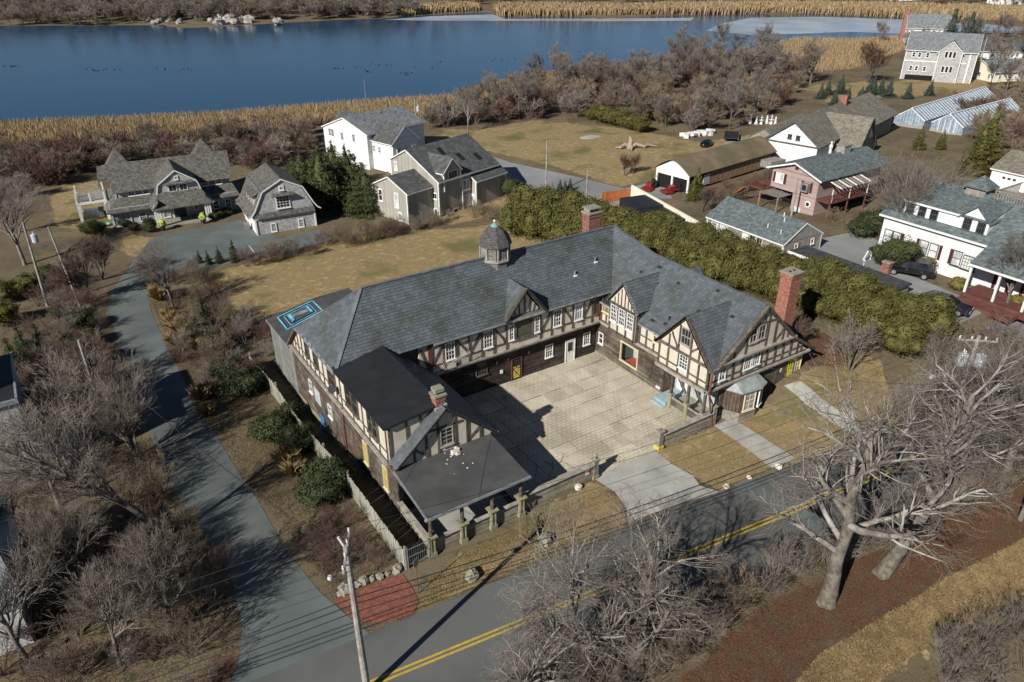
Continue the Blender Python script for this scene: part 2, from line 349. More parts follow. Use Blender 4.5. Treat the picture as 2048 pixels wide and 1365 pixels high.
# ---- draped sheets
def drape(name, poly, off, mat, cell=1.0, kind='structure', parent=None, hf=None):
    """a sheet that follows the terrain: polygon cut by a grid"""
    hf = hf or hgt
    P = [(p[0], p[1]) for p in poly]; xs = [p[0] for p in P]; ys = [p[1] for p in P]; mb = MB()
    def clip(pts, k, v, sgn):
        o = []
        for i in range(len(pts)):
            a = pts[i]; b = pts[(i+1) % len(pts)]; da = sgn*(a[k]-v); db = sgn*(b[k]-v)
            if da >= 0: o.append(a)
            if (da >= 0) != (db >= 0):
                t = da/(da-db); o.append((a[0]+(b[0]-a[0])*t, a[1]+(b[1]-a[1])*t))
        return o
    x = math.floor(min(xs)/cell)*cell
    while x < max(xs):
        col = clip(clip(P, 0, x, 1), 0, x+cell, -1)
        if len(col) > 2:
            y = math.floor(min(p[1] for p in col)/cell)*cell; ye = max(p[1] for p in col)
            while y < ye:
                q = clip(clip(col, 1, y, 1), 1, y+cell, -1)
                r = [p for i, p in enumerate(q) if abs(p[0]-q[i-1][0])+abs(p[1]-q[i-1][1]) > 1e-5]
                if len(r) > 2: mb.poly(*[(p[0], p[1], hf(p[0], p[1]) + off) for p in r])
                y += cell
        x += cell
    return mb.build(name, mat, parent, kind=kind)
mk('asphalt', (.088,.09,.085,1), (.112,.115,.108,1), .5, rough=.9, bump=.25, bscale=60, c3=(.125,.13,.125,1), n3=.12, lo3=.48, hi3=.62)
mk('asphalt_drive', (.105,.122,.118,1), (.13,.15,.142,1), .35, rough=.9, bump=.2, bscale=60, c3=(.095,.105,.10,1), n3=.15)
mk('asphalt_pale', (.22,.225,.225,1), (.26,.265,.26,1), .4, rough=.9, bump=.2, bscale=50, c3=(.17,.175,.175,1), n3=.1)
mk('concrete', (.36,.33,.27,1), (.42,.39,.33,1), 1.2, rough=.92, bump=.3, bscale=30, c3=(.29,.27,.22,1), n3=.35, lo3=.5, hi3=.7)
mk('concrete_grey', (.345,.335,.30,1), (.42,.41,.37,1), 1.0, rough=.92, bump=.3, bscale=30, c3=(.25,.255,.235,1), n3=.5)
mk('yellow_line', (.52,.36,.03,1), (.40,.29,.05,1), 3., rough=.8)
mk('white_line', (.6,.6,.58,1), (.4,.4,.4,1), 3., rough=.8)
ROAD_N = [(-120,-9.5),(-60,-14.8),(-26.1,-17.8),(-18.6,-18.4),(-7.7,-19.35),(0,-20.4),(6.8,-21.6),(30,-25.2),(80,-33)]
road = drape('road', ROAD_N + [(x, y-7.4) for x, y in ROAD_N[::-1]], .03, M['asphalt'], 2.0)
def cl(x): return -21.75 - .115 * (x + 19)
for k, dy in enumerate((-.14, .14)):
    mbx = MB(); xs = np.linspace(-34, 60, 60)
    for a, b_ in zip(xs[:-1], xs[1:]):
        
        mbx.poly((a, cl(a)+dy-.07, hgt(a, cl(a))+.04), (b_, cl(b_)+dy-.07, hgt(b_, cl(b_))+.04), (b_, cl(b_)+dy+.07, hgt(b_, cl(b_))+.04), (a, cl(a)+dy+.07, hgt(a, cl(a))+.04))
    mbx.build('centre_line', M['yellow_line'], road)
mp_ = MB(); x0_ = -3.5
mp_.poly(*[(x, y, .036) for x, y in ((-3.6,-19.75),(-2.2,-19.95),(-1.2,-26.9),(-2.6,-26.8))]); mp_.build('asphalt_patch', M['asphalt_drive'], road)
DRIVE = [(700,1400),(760,1300),(735,1265),(690,1228),(640,1185),(570,1100),(505,985),(432,870),(378,780),(332,690),(303,625),(290,570),(330,550),(440,532),(540,512),(660,482),(640,460),(560,478),(480,440),(420,452),(330,468),(300,480),(270,520),(225,580),(215,620),(238,690),(268,765),(302,870),(335,960),(395,1050),(462,1160),(485,1250),(478,1320),(440,1420)]
drv = drape('driveway', pxpoly(DRIVE), .02, M['asphalt_drive'], 1.5)
for (a, b_) in (((508,505),(498,492)),((560,497),(552,484))):
    A = G(*a); B = G(*b_); mbx = MB(); d = (B-A).normalized(); n = Vector((-d.y, d.x, 0))*.07
    mbx.poly(*[(q.x, q.y, hgt(q.x, q.y)+.028) for q in (A-n, B-n, B+n, A+n)]); mbx.build('parking_line', M['white_line'], drv)
STREET = [(850,292),(875,283),(930,297),(1020,325),(1160,356),(1250,378),(1290,368),(1330,375),(1345,398),(1300,398),(1262,398),(1235,424),(1150,404),(1080,384),(1000,350),(930,318)]
drape('side_street', pxpoly(STREET), .02, M['asphalt_pale'], 4.0)
drape('gravel_drive', pxpoly([(1440,300),(1450,285),(1500,275),(1540,262),(1560,285),(1530,300)]), .02, M['asphalt_pale'], 3.0)
LANE = [(1560,520),(1640,478),(1720,462),(1770,490),(1750,528),(1850,563),(1960,610),(2080,652),(2080,745),(1960,700),(1880,640),(1800,600),(1690,545)]
drape('lane', pxpoly(LANE), .02, M['asphalt_pale'], 2.0)
drape('garden_path', pxpoly([(1428,852),(1462,836),(1530,878),(1592,918),(1545,938),(1480,888)]), .025, M['concrete_grey'], .8)
drape('garden_path', pxpoly([(1567,772),(1600,763),(1645,800),(1705,840),(1760,872),(1735,885),(1670,850),(1610,808)]), .025, M['concrete_grey'], .8)
apr = drape('drive_apron', pxpoly([(1186,957),(1215,940),(1308,900),(1345,930),(1385,952),(1400,972),(1440,985),(1360,1008),(1258,1048),(1252,1015),(1230,985)]), .022, M['concrete_grey'], 3.0)
# ---- the court: concrete slabs with open joints over a bed
def court_mat():
    m = mk('court', (.46,.41,.315,1), (.53,.48,.38,1), .9, rough=.93, bump=.25, bscale=25, c3=(.36,.315,.23,1), n3=.28, lo3=.5, hi3=.68, obj=.11)
    t = m.node_tree; N = t.nodes; L = t.links; b = [n for n in N if n.type == 'BSDF_PRINCIPLED'][0]; src = b.inputs['Base Color'].links[0].from_socket
    tc = N.new('ShaderNodeTexCoord'); nz = N.new('ShaderNodeTexNoise'); nz.inputs['Scale'].default_value = .8; L.new(tc.outputs['Object'], nz.inputs['Vector'])
    vm = N.new('ShaderNodeMix'); vm.data_type = 'RGBA'; vm.inputs[0].default_value = .06; L.new(tc.outputs['Object'], vm.inputs[6]); L.new(nz.outputs[1], vm.inputs[7])
    br = N.new('ShaderNodeTexBrick'); br.offset = 0.5; L.new(vm.outputs[2], br.inputs['Vector']); br.inputs['Scale'].default_value = 1; br.inputs['Brick Width'].default_value = .42; br.inputs['Row Height'].default_value = .30; br.inputs['Mortar Size'].default_value = .016; br.inputs['Mortar Smooth'].default_value = .6
    n2 = N.new('ShaderNodeTexNoise'); n2.inputs['Scale'].default_value = .3; n2.inputs['Detail'].default_value = 6; L.new(tc.outputs['Object'], n2.inputs['Vector'])
    r = N.new('ShaderNodeMapRange'); r.inputs[1].default_value = .40; r.inputs[2].default_value = .58; r.inputs[3].default_value = .3; r.inputs[4].default_value = .95; L.new(n2.outputs[0], r.inputs[0])
    mu = N.new('ShaderNodeMath'); mu.operation = 'MULTIPLY'; L.new(br.outputs[1], mu.inputs[0]); L.new(r.outputs[0], mu.inputs[1])
    vo = N.new('ShaderNodeTexVoronoi'); vo.feature = 'DISTANCE_TO_EDGE'; vo.inputs['Scale'].default_value = .55; v2 = N.new('ShaderNodeMix'); v2.data_type = 'RGBA'; v2.inputs[0].default_value = .35; nz2 = N.new('ShaderNodeTexNoise'); nz2.inputs['Scale'].default_value = 1.6; nz2.inputs['Detail'].default_value = 5; L.new(tc.outputs['Object'], nz2.inputs['Vector']); L.new(tc.outputs['Object'], v2.inputs[6]); L.new(nz2.outputs[1], v2.inputs[7]); L.new(v2.outputs[2], vo.inputs['Vector'])
    r2 = N.new('ShaderNodeMapRange'); r2.inputs[1].default_value = .004; r2.inputs[2].default_value = .014; r2.inputs[3].default_value = 1; r2.inputs[4].default_value = 0; L.new(vo.outputs['Distance'], r2.inputs[0])
    n3 = N.new('ShaderNodeTexNoise'); n3.inputs['Scale'].default_value = .22; L.new(tc.outputs['Object'], n3.inputs['Vector']); r3 = N.new('ShaderNodeMapRange'); r3.inputs[1].default_value = .55; r3.inputs[2].default_value = .64; L.new(n3.outputs[0], r3.inputs[0])
    m3_ = N.new('ShaderNodeMath'); m3_.operation = 'MULTIPLY'; L.new(r2.outputs[0], m3_.inputs[0]); L.new(r3.outputs[0], m3_.inputs[1]); mxm = N.new('ShaderNodeMath'); mxm.operation = 'MAXIMUM'; L.new(m3_.outputs[0], mxm.inputs[0]); L.new(mu.outputs[0], mxm.inputs[1])
    x = N.new('ShaderNodeMix'); x.data_type = 'RGBA'; L.new(mxm.outputs[0], x.inputs[0]); L.new(src, x.inputs[6]); x.inputs[7].default_value = (.10,.08,.052,1); L.new(x.outputs[2], b.inputs['Base Color'])
    return m
court_mat()
mk('joint', (.06,.048,.03,1), (.06,.065,.03,1), 3., rough=.95)
bed = MB(); bed.box(-17.1, .15, -13.95, .05, -.3, .012); court = bed.build('courtyard', M['joint'], kind='structure')
xs = [-17.05]; 
while xs[-1] < -1.6: xs.append(xs[-1] + random.uniform(1.5, 2.4))
xs[-1] = .12
ys = [-13.9]
while ys[-1] < -1.4: ys.append(ys[-1] + random.uniform(1.3, 2.0))
ys[-1] = .0
for i in range(len(xs)-1):
    for j in range(len(ys)-1):
        g_ = .024; s_ = MB(); z1 = random.uniform(-.006, .006)
        cuts = [(xs[i]+g_, xs[i+1]-g_, ys[j]+g_, ys[j+1]-g_)]
        if random.random() < .3:
            a = cuts[0]; mxx = random.uniform(a[0]+.5, a[1]-.5); cuts = [(a[0], mxx-.012, a[2], a[3]), (mxx+.012, a[1], a[2], a[3])]
        for a in cuts:
            s_ = MB(); jt = lambda: random.uniform(-.025, .025)
            q = [(a[0]+jt(), a[2]+jt()), (a[1]+jt(), a[2]+jt()), (a[1]+jt(), a[3]+jt()), (a[0]+jt(), a[3]+jt())]
            s_.prism([(x, y, .012) for x, y in q], (0, 0, .045 + z1)); s_.build('slab', M['court'], court)
mk('mulch', (.17,.062,.04,1), (.26,.10,.065,1), 5., rough=.95, bump=.5, bscale=14, c3=(.13,.06,.042,1), n3=1.5)
drape('mulch_bed', pxpoly([(668,1202),(700,1186),(745,1168),(805,1150),(822,1172),(838,1205),(826,1228),(765,1247),(728,1244),(700,1236)]), .03, M['mulch'], .8)
# ================================================================ building helpers
Z = Vector((0, 0, 1))
def clip2(poly, clipper):                      # Sutherland-Hodgman, convex counter-clockwise clipper
    out = poly
    for i in range(len(clipper)):
        a = clipper[i]; b = clipper[(i+1) % len(clipper)]; ex, ey = b[0]-a[0], b[1]-a[1]; o = []
        for k in range(len(out)):
            p = out[k]; q = out[(k+1) % len(out)]
            dp = ex*(p[1]-a[1]) - ey*(p[0]-a[0]); dq = ex*(q[1]-a[1]) - ey*(q[0]-a[0])
            if dp >= -1e-9: o.append(p)
            if (dp > 1e-9 and dq < -1e-9) or (dp < -1e-9 and dq > 1e-9):
                t = dp/(dp-dq); o.append((p[0]+(q[0]-p[0])*t, p[1]+(q[1]-p[1])*t))
        out = o
        if len(out) < 3: return []
    return out
def slate_plane(mb, base, pts, w=.36, h=.25, lift=.05, rnd=random.Random(5), miss=.0):
    """slates laid course by course on a convex roof plane"""
    P = [Vector(p) for p in pts]; n = Vector((0,0,0))
    for i in range(1, len(P)-1): n += (P[i]-P[0]).cross(P[i+1]-P[0])
    n.normalize()
    if n.z < 0: n = -n; P = P[::-1]
    u = Z.cross(n).normalized(); v = n.cross(u); O = P[0]
    Q = [((p-O).dot(u), (p-O).dot(v)) for p in P]
    base.prism([p - n*.12 for p in P], n*.11)
    x0 = min(q[0] for q in Q); x1 = max(q[0] for q in Q); y0 = min(q[1] for q in Q); y1 = max(q[1] for q in Q)
    y = y0; r = 0
    while y < y1:
        x = x0 - w*(.5 if r % 2 else 0) - rnd.uniform(0, .1); hh = h
        while x < x1:
            ww = w*rnd.uniform(.75, 1.2)
            if rnd.random() >= miss:
                dy = rnd.uniform(-.02, .02)
                q = clip2([(x+.006, y+dy), (x+ww-.006, y+dy), (x+ww-.006, y+hh+.04), (x+.006, y+hh+.04)], Q)
                if len(q) > 2:
                    l0 = lift + rnd.uniform(-.008, .010)
                    top = [O + u*a + v*b + n*(l0*(1-(b-y)/(hh+.04)*.9)) for a, b in q]
                    k = len(top); mb.add(top + [top[0]-n*l0, top[1]-n*l0], [tuple(range(k)), (0, k, k+1, 1)])
            x += ww
        y += hh; r += 1
class Wall:
    def __init__(s, O, u, n, parent): s.O = Vector(O); s.u = Vector(u).normalized(); s.n = Vector(n).normalized(); s.p = parent
    def pt(s, a, z, d=0.): return s.O + s.u*a + Z*z + s.n*d
    def panel(s, name, pts, mat, th=.2, d=0.):
        return MB().prism([s.pt(a, z, d) for a, z in pts], -s.n*th).build(name, mat, s.p)
    def bar(s, a0, z0, a1, z1, w=.2, t=.07, mat='timber', name='timber', d=0.):
        if mat == 'timber' and name == 'timber': w *= .8
        return MB().beam(s.pt(a0, z0, d + t/2), s.pt(a1, z1, d + t/2), w, t, s.n).build(name, M[mat], s.p)
    def brace(s, a0, z0, a1, z1, w=.17, t=.06, bow=.0, mat='timber'):   # S-shaped brace
        k = 9; pts = []
        for i in range(k):
            f = i/(k-1); zf = z0+(z1-z0)*f; e = f*f*(3-2*f); pts.append((a0+(a1-a0)*(e*(1-bow)+f*bow), zf))
        L = []; R = []
        for i, (a, z) in enumerate(pts):
            p = pts[max(i-1, 0)]; q = pts[min(i+1, k-1)]; dx, dz = q[0]-p[0], q[1]-p[1]; l = math.hypot(dx, dz); nx_, nz_ = -dz/l*w/2, dx/l*w/2
            L.append((a+nx_, z+nz_)); R.append((a-nx_, z-nz_))
        mb = MB()
        for i in range(k-1): mb.prism([s.pt(*L[i]), s.pt(*L[i+1]), s.pt(*R[i+1]), s.pt(*R[i])], s.n*t)
        return mb.build('curved_brace', M[mat], s.p)
    def window(s, a, z, w, h, cols=3, rows=4, frame='white_paint', glass='glass', trim=.065, t=.10, rail=True, sill=True, label=None, bars=.035, d=0., name='window'):
        """framed window centred at (a, z): casing, sashes and glazing bars; the panes are its sub-part"""
        mb = MB(); u, n = s.u, s.n; x0, x1, z0, z1 = a-w/2, a+w/2, z-h/2, z+h/2
        def bar(p, q, ww, tt, dd): mb.beam(s.pt(p[0], p[1], d+dd), s.pt(q[0], q[1], d+dd), ww, tt, n)
        for xx in (x0+trim/2, x1-trim/2): bar((xx, z0), (xx, z1), trim, t, t/2)
        for zz in (z0+trim/2, z1-trim/2): bar((x0+trim, zz), (x1-trim, zz), trim, t, t/2)
        if sill: bar((x0-.05, z0-.03), (x1+.05, z0-.03), .07, t+.08, t/2+.03)
        if rail: bar((x0+trim, z), (x1-trim, z), .06, t*.6, t*.3+.01)
        iw, ih = w-2*trim, h-2*trim
        for i in range(1, cols): xx = x0+trim+iw*i/cols; bar((xx, z0+trim), (xx, z1-trim), bars, t*.4, t*.3+.005)
        for j in range(1, rows):
            zz = z0+trim+ih*j/rows
            if rail and abs(zz-z) < .05: continue
            bar((x0+trim, zz), (x1-trim, zz), bars, t*.4, t*.3+.003)
        o = mb.build(name, M[frame], s.p, label)
        MB().poly(*[s.pt(aa, zz, d+.025) for aa, zz in ((x0+trim*.5, z0+trim*.5), (x1-trim*.5, z0+trim*.5), (x1-trim*.5, z1-trim*.5), (x0+trim*.5, z1-trim*.5))]).build('pane', M[glass], o)
        return o
    def claps(s, a0, a1, z0, z1, holes=(), h=.15, mat='clapboard', rnd=random.Random(11), zf=None):
        """lapped boards, course by course, cut round the openings"""
        mb = MB(); z = z0
        while z < z1 - .01:
            zt = min(z+h+.02, z1); segs = [(a0, a1)]
            for (h0, h1, b0, b1) in holes:
                if b1 > z and b0 < z+h:
                    o = []
                    for c, e in segs:
                        if h1 <= c or h0 >= e: o.append((c, e))
                        else:
                            if h0 > c: o.append((c, h0))
                            if h1 < e: o.append((h1, e))
                    segs = o
            for c, e in segs:
                x = c
                while x < e - .01:
                    L = min(rnd.uniform(2.2, 5.), e-x); l0 = .03 + rnd.uniform(-.006, .008)
                    mb.add([s.pt(x, z, l0), s.pt(x+L-.006, z, l0), s.pt(x+L-.006, zt, .008), s.pt(x, zt, .008), s.pt(x, z, 0), s.pt(x+L-.006, z, 0)], [(0,1,2,3), (4,5,1,0)])
                    x += L
            z += h
        return mb.build('clapboards', M[mat], s.p, kind='stuff')
    def door(s, a, z0, w, h, mat, frame='timber', glass=None, d=0., label=None, lites=None, handle=True):
        mb = MB(); mb.obox(s.pt(a, z0+h/2, d+.04), s.u, Z, s.n, w, h, .06)
        o = mb.build('door', M[mat], s.p, label)
        fr = MB()
        for sx in (-1, 1): fr.beam(s.pt(a+sx*(w/2+.05), z0, d+.05), s.pt(a+sx*(w/2+.05), z0+h+.1, d+.05), .1, .12, s.n)
        fr.beam(s.pt(a-w/2, z0+h+.05, d+.05), s.pt(a+w/2, z0+h+.05, d+.05), .1, .12, s.n); fr.build('door_frame', M[frame], o)
        if lites:
            x0, x1, b0, b1, c, r = lites
            MB().poly(*[s.pt(a+xx, z0+zz, d+.078) for xx, zz in ((x0,b0),(x1,b0),(x1,b1),(x0,b1))]).build('pane', M[glass or 'glass'], o)
            gb = MB()
            for i in range(c+1): xx = a+x0+(x1-x0)*i/c; gb.beam(s.pt(xx, z0+b0, d+.085), s.pt(xx, z0+b1, d+.085), .04, .025, s.n)
            for j in range(r+1): zz = z0+b0+(b1-b0)*j/r; gb.beam(s.pt(a+x0, zz, d+.083), s.pt(a+x1, zz, d+.083), .04, .025, s.n)
            gb.build('glazing_bars', M[mat], o)
        if handle: MB().blob(s.pt(a+w*.38, z0+h*.47, d+.11), (.035,.035,.035), 1).build('door_handle', M['gutter'], o)
        return o

# ================================================================ the half-timbered house round the court
house = thing('half_timbered_house', 'large half-timbered house with slate roofs wrapped round a concrete court', 'house')
JZ = 3.4
sl = MB(); sb = MB(); rn = random.Random(21)
# --- back wing roof
slate_plane(sl, sb, [(-24.15,-.9,6.3), (.96,-.9,6.3), (4.28,3.25,10.2), (-20.05,3.25,10.2)], rnd=rn)
sl.build('slates', M['slate'], house, 'weathered slates of the long back wing', kind='stuff')
sl = MB(); slate_plane(sl, sb, [(-24.15,7.4,6.3), (-24.15,-.9,6.3), (-20.05,3.25,10.2)], rnd=rn); sl.build('slates', M['slate'], house, 'slates of the hipped west end', kind='stuff')
rb = MB(); rb.prism([(-20.05,3.25,10.2), (4.28,3.25,10.2), (8.4,7.4,6.3), (8.4,10.9,3.02), (-24.15,10.9,3.02), (-24.15,7.4,6.3)], (0,0,-.12)); rb.build('rear_roof', M['slate'], house)
# --- right wing roof
RX, RZ, EZ = 4.45, 9.2, 5.5
sl = MB()
slate_plane(sl, sb, [(-.08,-13.98,EZ-.05), (-.08,-2,EZ-.05), (RX,-2,RZ), (RX,-13.98,RZ)][::-1], w=.40, h=.27, rnd=rn, miss=.012)
slate_plane(sl, sb, [(-.08,-2,EZ-.05), (RX,-2,RZ), (4.28,3.25,10.2)], w=.40, h=.27, rnd=rn)
slate_plane(sl, sb, [(-.08,-2,EZ-.05), (4.28,3.25,10.2), (.96,-.9,6.3), (-.05,-.62,5.45)], w=.40, h=.27, rnd=rn)
sl.build('slates', M['slate'], house, 'slates of the right wing, patched and slipped in places', kind='stuff')
er = MB(); er.prism([(RX,-13.98,RZ), (RX,-2,RZ), (4.28,3.25,10.2), (8.4,7.4,6.3), (8.4,-13.98,5.5)], (0,0,-.1)); er.prism([(8.4,-13.98,5.5), (8.4,8,5.5), (11.35,8,3.65), (11.35,-13.98,3.65)], (0,0,-.1))
er.build('east_roof', M['slate'], house)
# small dormer on the far slope
sd_ = MB(); slate_plane(sd_, sb, [(RX-.2,-4.5,8.25), (7.4,-4.5,8.25), (7.4,-5.9,6.9), (RX-.2,-5.9,6.9)], rnd=rn); slate_plane(sd_, sb, [(RX-.2,-4.5,8.25), (7.4,-4.5,8.25), (7.4,-3.1,6.9), (RX-.2,-3.1,6.9)], rnd=rn)
sd_.prism([(7.3,-4.5,8.1), (7.3,-5.8,6.9), (7.3,-5.8,5.4), (7.3,-3.2,5.4), (7.3,-3.2,6.9)], (-2.6,0,0)); sd_.build('rear_dormer', M['slate'], house)
# --- left wing roof: gable behind the porch, black flat dormer, dark east slope
sl = MB(); LP, LZ, LE = -20.25, 6.95, 3.72
slate_plane(sl, sb, [(-23.98,-10,LE), (LP,-10,LZ), (LP,-8.85,LZ), (-23.98,-8.85,LE)], rnd=rn)
slate_plane(sl, sb, [(LP,-10,LZ), (-16.5,-10,LE), (-16.5,-.3,LE), (LP,-.3,LZ)], rnd=rn)
sl.build('slates', M['slate'], house, 'slates of the left wing gable', kind='stuff')
sb.build('roof_boards', M['slate_base'], house)
mb = MB(); mb.prism([(-24.18,-9.2,6.42), (-20.18,-9.2,6.90), (-20.18,.1,6.90), (-24.18,-.35,6.42)], (0,0,.09)); mb.build('flat_roof', M['membrane'], house, 'flat black membrane roof over the left wing')
mb = MB(); mb.beam((-24.22,-9.2,6.43), (-24.22,-.8,6.43), .16, .06, (-1,0,0)); mb.beam((-24.2,-9.24,6.43), (-20.6,-9.24,6.86), .16, .06, (0,-1,0)); mb.build('roof_edge', M['membrane'], house)
# --- ridge and hip tiles
mk('ridge', (.10,.11,.12,1), (.14,.15,.155,1), 1.5, rough=.5, spec=.5)
for p, q in (((-20.05,3.25,10.25),(4.28,3.25,10.25)), ((-24.1,-.85,6.36),(-20.05,3.25,10.25)), ((-24.1,7.35,6.36),(-20.05,3.25,10.25)), ((RX,-13.98,RZ+.04),(RX,-2,RZ+.04)), ((RX,-2,RZ+.04),(4.28,3.25,10.25))):
    d = Vector(q)-Vector(p); mb = MB(); mb.beam(p, q, .26, .05, d.cross(Z).cross(d)); mb.build('ridge_cap', M['ridge'], house)
# --- eaves: gutters and fascias
def gutter(p, q, n, name='gutter', mat='gutter', w=.13):
    return MB().beam(p, q, w, .12, n).build(name, M[mat], house)
gutter((-16.4,-.98,6.24), (-9.75,-.98,6.24), (0,-1,0)); gutter((-6.1,-.98,6.24), (1.0,-.98,6.24), (0,-1,0)); gutter((-24.24,-.9,6.22), (-24.24,7.4,6.22), (-1,0,0)); gutter((-.17,-.65,5.38), (-.17,-2.1,5.38), (-1,0,0)); gutter((-.17,-5.55,5.38), (-.17,-8.5,5.38), (-1,0,0))
for p, q in (((-16.4,-.9,6.1),(1.0,-.9,6.1)),): MB().beam(p, q, .16, .04, (0,-1,0)).build('fascia', M['timber'], house)
# --- back wing walls
BWL = Wall((0, 0, 0), (1,0,0), (0,-1,0), house); BWU = Wall((0, -.55, 0), (1,0,0), (0,-1,0), house)
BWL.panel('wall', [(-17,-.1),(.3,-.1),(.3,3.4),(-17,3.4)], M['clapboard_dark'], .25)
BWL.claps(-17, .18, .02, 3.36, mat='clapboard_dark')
BWU.panel('wall', [(-17.5,JZ),(.35,JZ),(.35,6.15),(-17.5,6.15)], M['stucco'], .25)
mb = MB(); mb.box(-17.5, .35, -.56, .0, 3.3, 3.39); mb.build('jetty_soffit', M['clapboard'], house)
mb = MB(); mb.box(-17.4, .1, -.74, -.55, 3.44, 3.56); mb.box(-17.4, .1, -.66, -.56, 3.28, 3.43); mb.build('jetty_moulding', M['jetty_paint'], house)
posts = [-15.45,-14.31,-13.18,-12.02,-10.9,-9.7,-6.35,-5.23,-4.1,-3.0,-1.88,-.92]
for x in posts: BWU.bar(x, 3.56, x, 6.0, random.uniform(.14,.19), .08)
BWU.bar(-16.6, 3.56, -16.6, 6.0, .3, .1, 'timber_red'); BWU.bar(.0, 3.56, .0, 6.0, .26, .1, 'timber_red')
BWU.bar(-16.5, 6.02, .3, 6.02, .2, .09)
for a, b in ((-16.5,-15.5),(-15.35,-14.4),(-14.2,-12.1),(-11.9,-11),(-10.8,-9.8),(-9.6,-6.45),(-6.25,-5.3),(-5.1,-4.2),(-4,-3.1),(-2.9,-2),(-1.75,-1),(-.8,-.1)): BWU.bar(a, 4.2, b, 4.2+random.uniform(-.04,.04), .15, .06)
for a0, z0, a1, z1 in ((-16.45,4.0,-15.6,5.9),(-13.3,4.25,-14.2,5.95),(-13.05,4.25,-12.15,5.95),(-9.85,4.2,-10.75,5.95),(-6.2,4.1,-5.4,5.95),(-3.1,4.2,-3.95,5.95),(-1.8,4.2,-1.0,5.95),(-17.3,5.9,-16.75,3.8)): BWU.brace(a0, z0, a1, z1)
for a, w_ in ((-14.88,.84),(-11.45,.84),(-4.66,.84)): BWU.window(a, 5.08, w_, 1.55, 3, 4)
BWU.window(-9.25, 5.02, .5, 1.4, 2, 4); BWU.window(-6.72, 5.02, .5, 1.4, 2, 4)
BWU.window(-2.43, 5.08, .86, 1.6, 3, 2, glass='glass_pale')
BWU.window(-.42, 5.05, .8, 1.5, 1, 1, frame='timber', glass='olive_board', rail=False, label='boarded window beside the inner corner')
BWU.window(-8.0, 5.0, 1.75, 1.5, 1, 1, frame='timber', glass='olive_board', rail=False, trim=.12, label='wide picture window boarded with olive sheet')
# lower storey openings
BWL.window(-5.05, 1.78, .8, 1.25, 3, 4); BWL.window(-.95, 1.75, .75, 1.25, 3, 4)
BWL.window(-11.8, 2.2, 1.1, 1.2, 4, 4, frame='timber', label='small dark lattice window')
BWL.door(-2.77, .03, .86, 2.1, 'white_paint', 'white_paint', lites=(-.3,.3,1.0,1.95,1,1), label='white half-glazed door')
yd = BWL.door(-8.4, .03, .85, 2.1, 'dark_void', 'timber_red', lites=(-.3,.3,1.35,1.95,3,3), label='stable door with a yellow braced lower leaf')
mb = MB()
for p in ([(-.32,.2),(.32,.2),(0,.62)], [(-.32,.28),(-.32,1.05),(-.06,.66)], [(.32,.28),(.32,1.05),(.06,.66)], [(-.28,1.12),(0,.72),(.28,1.12)], [(-.33,1.2),(-.05,1.2),(-.05,1.32),(-.33,1.32)], [(.05,1.2),(.33,1.2),(.33,1.32),(.05,1.32)]):
    mb.prism([BWL.pt(-8.4+a, .03+z, .075) for a, z in p], BWL.n*.012)
mb.build('door_panels', M['yellow_paint'], yd)
for a in (-10.4, -7.2, -9.3): MB().blob(BWL.pt(a, 2.35, .1), (.1,.08,.13), 2).build('wall_lantern', M['gutter'], house)
MB().obox(BWL.pt(-9.9, 1.3, .08), (1,0,0), Z, (0,-1,0), .22, .3, .1).build('meter_box', M['white_paint'], house)
# gable over the picture window
sl = MB(); sb = MB(); gy0 = -1.12; gp = -8.05; gz = 8.72
slate_plane(sl, sb, [(-10.05,gy0,6.33), (gp,gy0,gz), (gp,1.75,gz), (-10.05,-.85,6.33)], rnd=rn); slate_plane(sl, sb, [(gp,gy0,gz), (-6.05,gy0,6.33), (-6.05,-.85,6.33), (gp,1.75,gz)], rnd=rn)
sl.build('slates', M['slate'], house, 'slates of the gable over the picture window', kind='stuff'); sb.build('roof_boards', M['slate_base'], house)
GW = Wall((0,-.72,0), (1,0,0), (0,-1,0), house)
GW.panel('gable_wall', [(-9.75,6.2),(-6.35,6.2),(gp,8.35)], M['stucco'], .15)
for p, q in (((-10.05,6.25),(gp,8.68)), ((gp,8.68),(-6.05,6.25))): GW.bar(*p, *q, w=.2, t=.38, name='bargeboard')
for k, x in enumerate((-9.3,-8.9,-8.5,-8.05,-7.6,-7.2,-6.8)):
    zt = 8.35-abs(x-gp)*1.27; GW.brace(x-.05, 6.35, x+.1*(1 if x > gp else -1), zt-.1, .12, .05) if x != gp else GW.bar(x, 6.3, x, 8.2, .15)
GW.bar(-9.9, 6.22, -6.2, 6.22, .22, .25, 'jetty_paint', 'gable_beam')
# --- right wing walls (towards the court)
RWL = Wall((.2, 0, 0), (0,-1,0), (-1,0,0), house); RWU = Wall((.1, 0, 0), (0,-1,0), (-1,0,0), house)
big = (3.3, 5.55, .78, 2.75)
for q in ([(0,-.1),(3.3,-.1),(3.3,3.4),(0,3.4)], [(5.55,-.1),(8.6,-.1),(8.6,3.4),(5.55,3.4)], [(3.3,-.1),(5.55,-.1),(5.55,.78),(3.3,.78)], [(3.3,2.75),(5.55,2.75),(5.55,3.4),(3.3,3.4)]): RWL.panel('wall', q, M['clapboard'], .25)
RWL.claps(0, 8.6, .25, 3.36, [big], h=.17); MB().box(.1, .22, -8.6, 0, 0, .24).build('plinth', M['stone_cap'], house)
RWL.window(.72, 1.75, .62, 1.1, 1, 2, trim=.08)
fr = MB()
for xx in (3.36, 5.49): fr.beam(RWL.pt(xx, .78, .0), RWL.pt(xx, 2.75, .0), .08, .16, (-1,0,0))
for zz in (.85, 2.69): fr.beam(RWL.pt(3.3, zz, .02), RWL.pt(5.55, zz, .02), .09, .18, (-1,0,0))
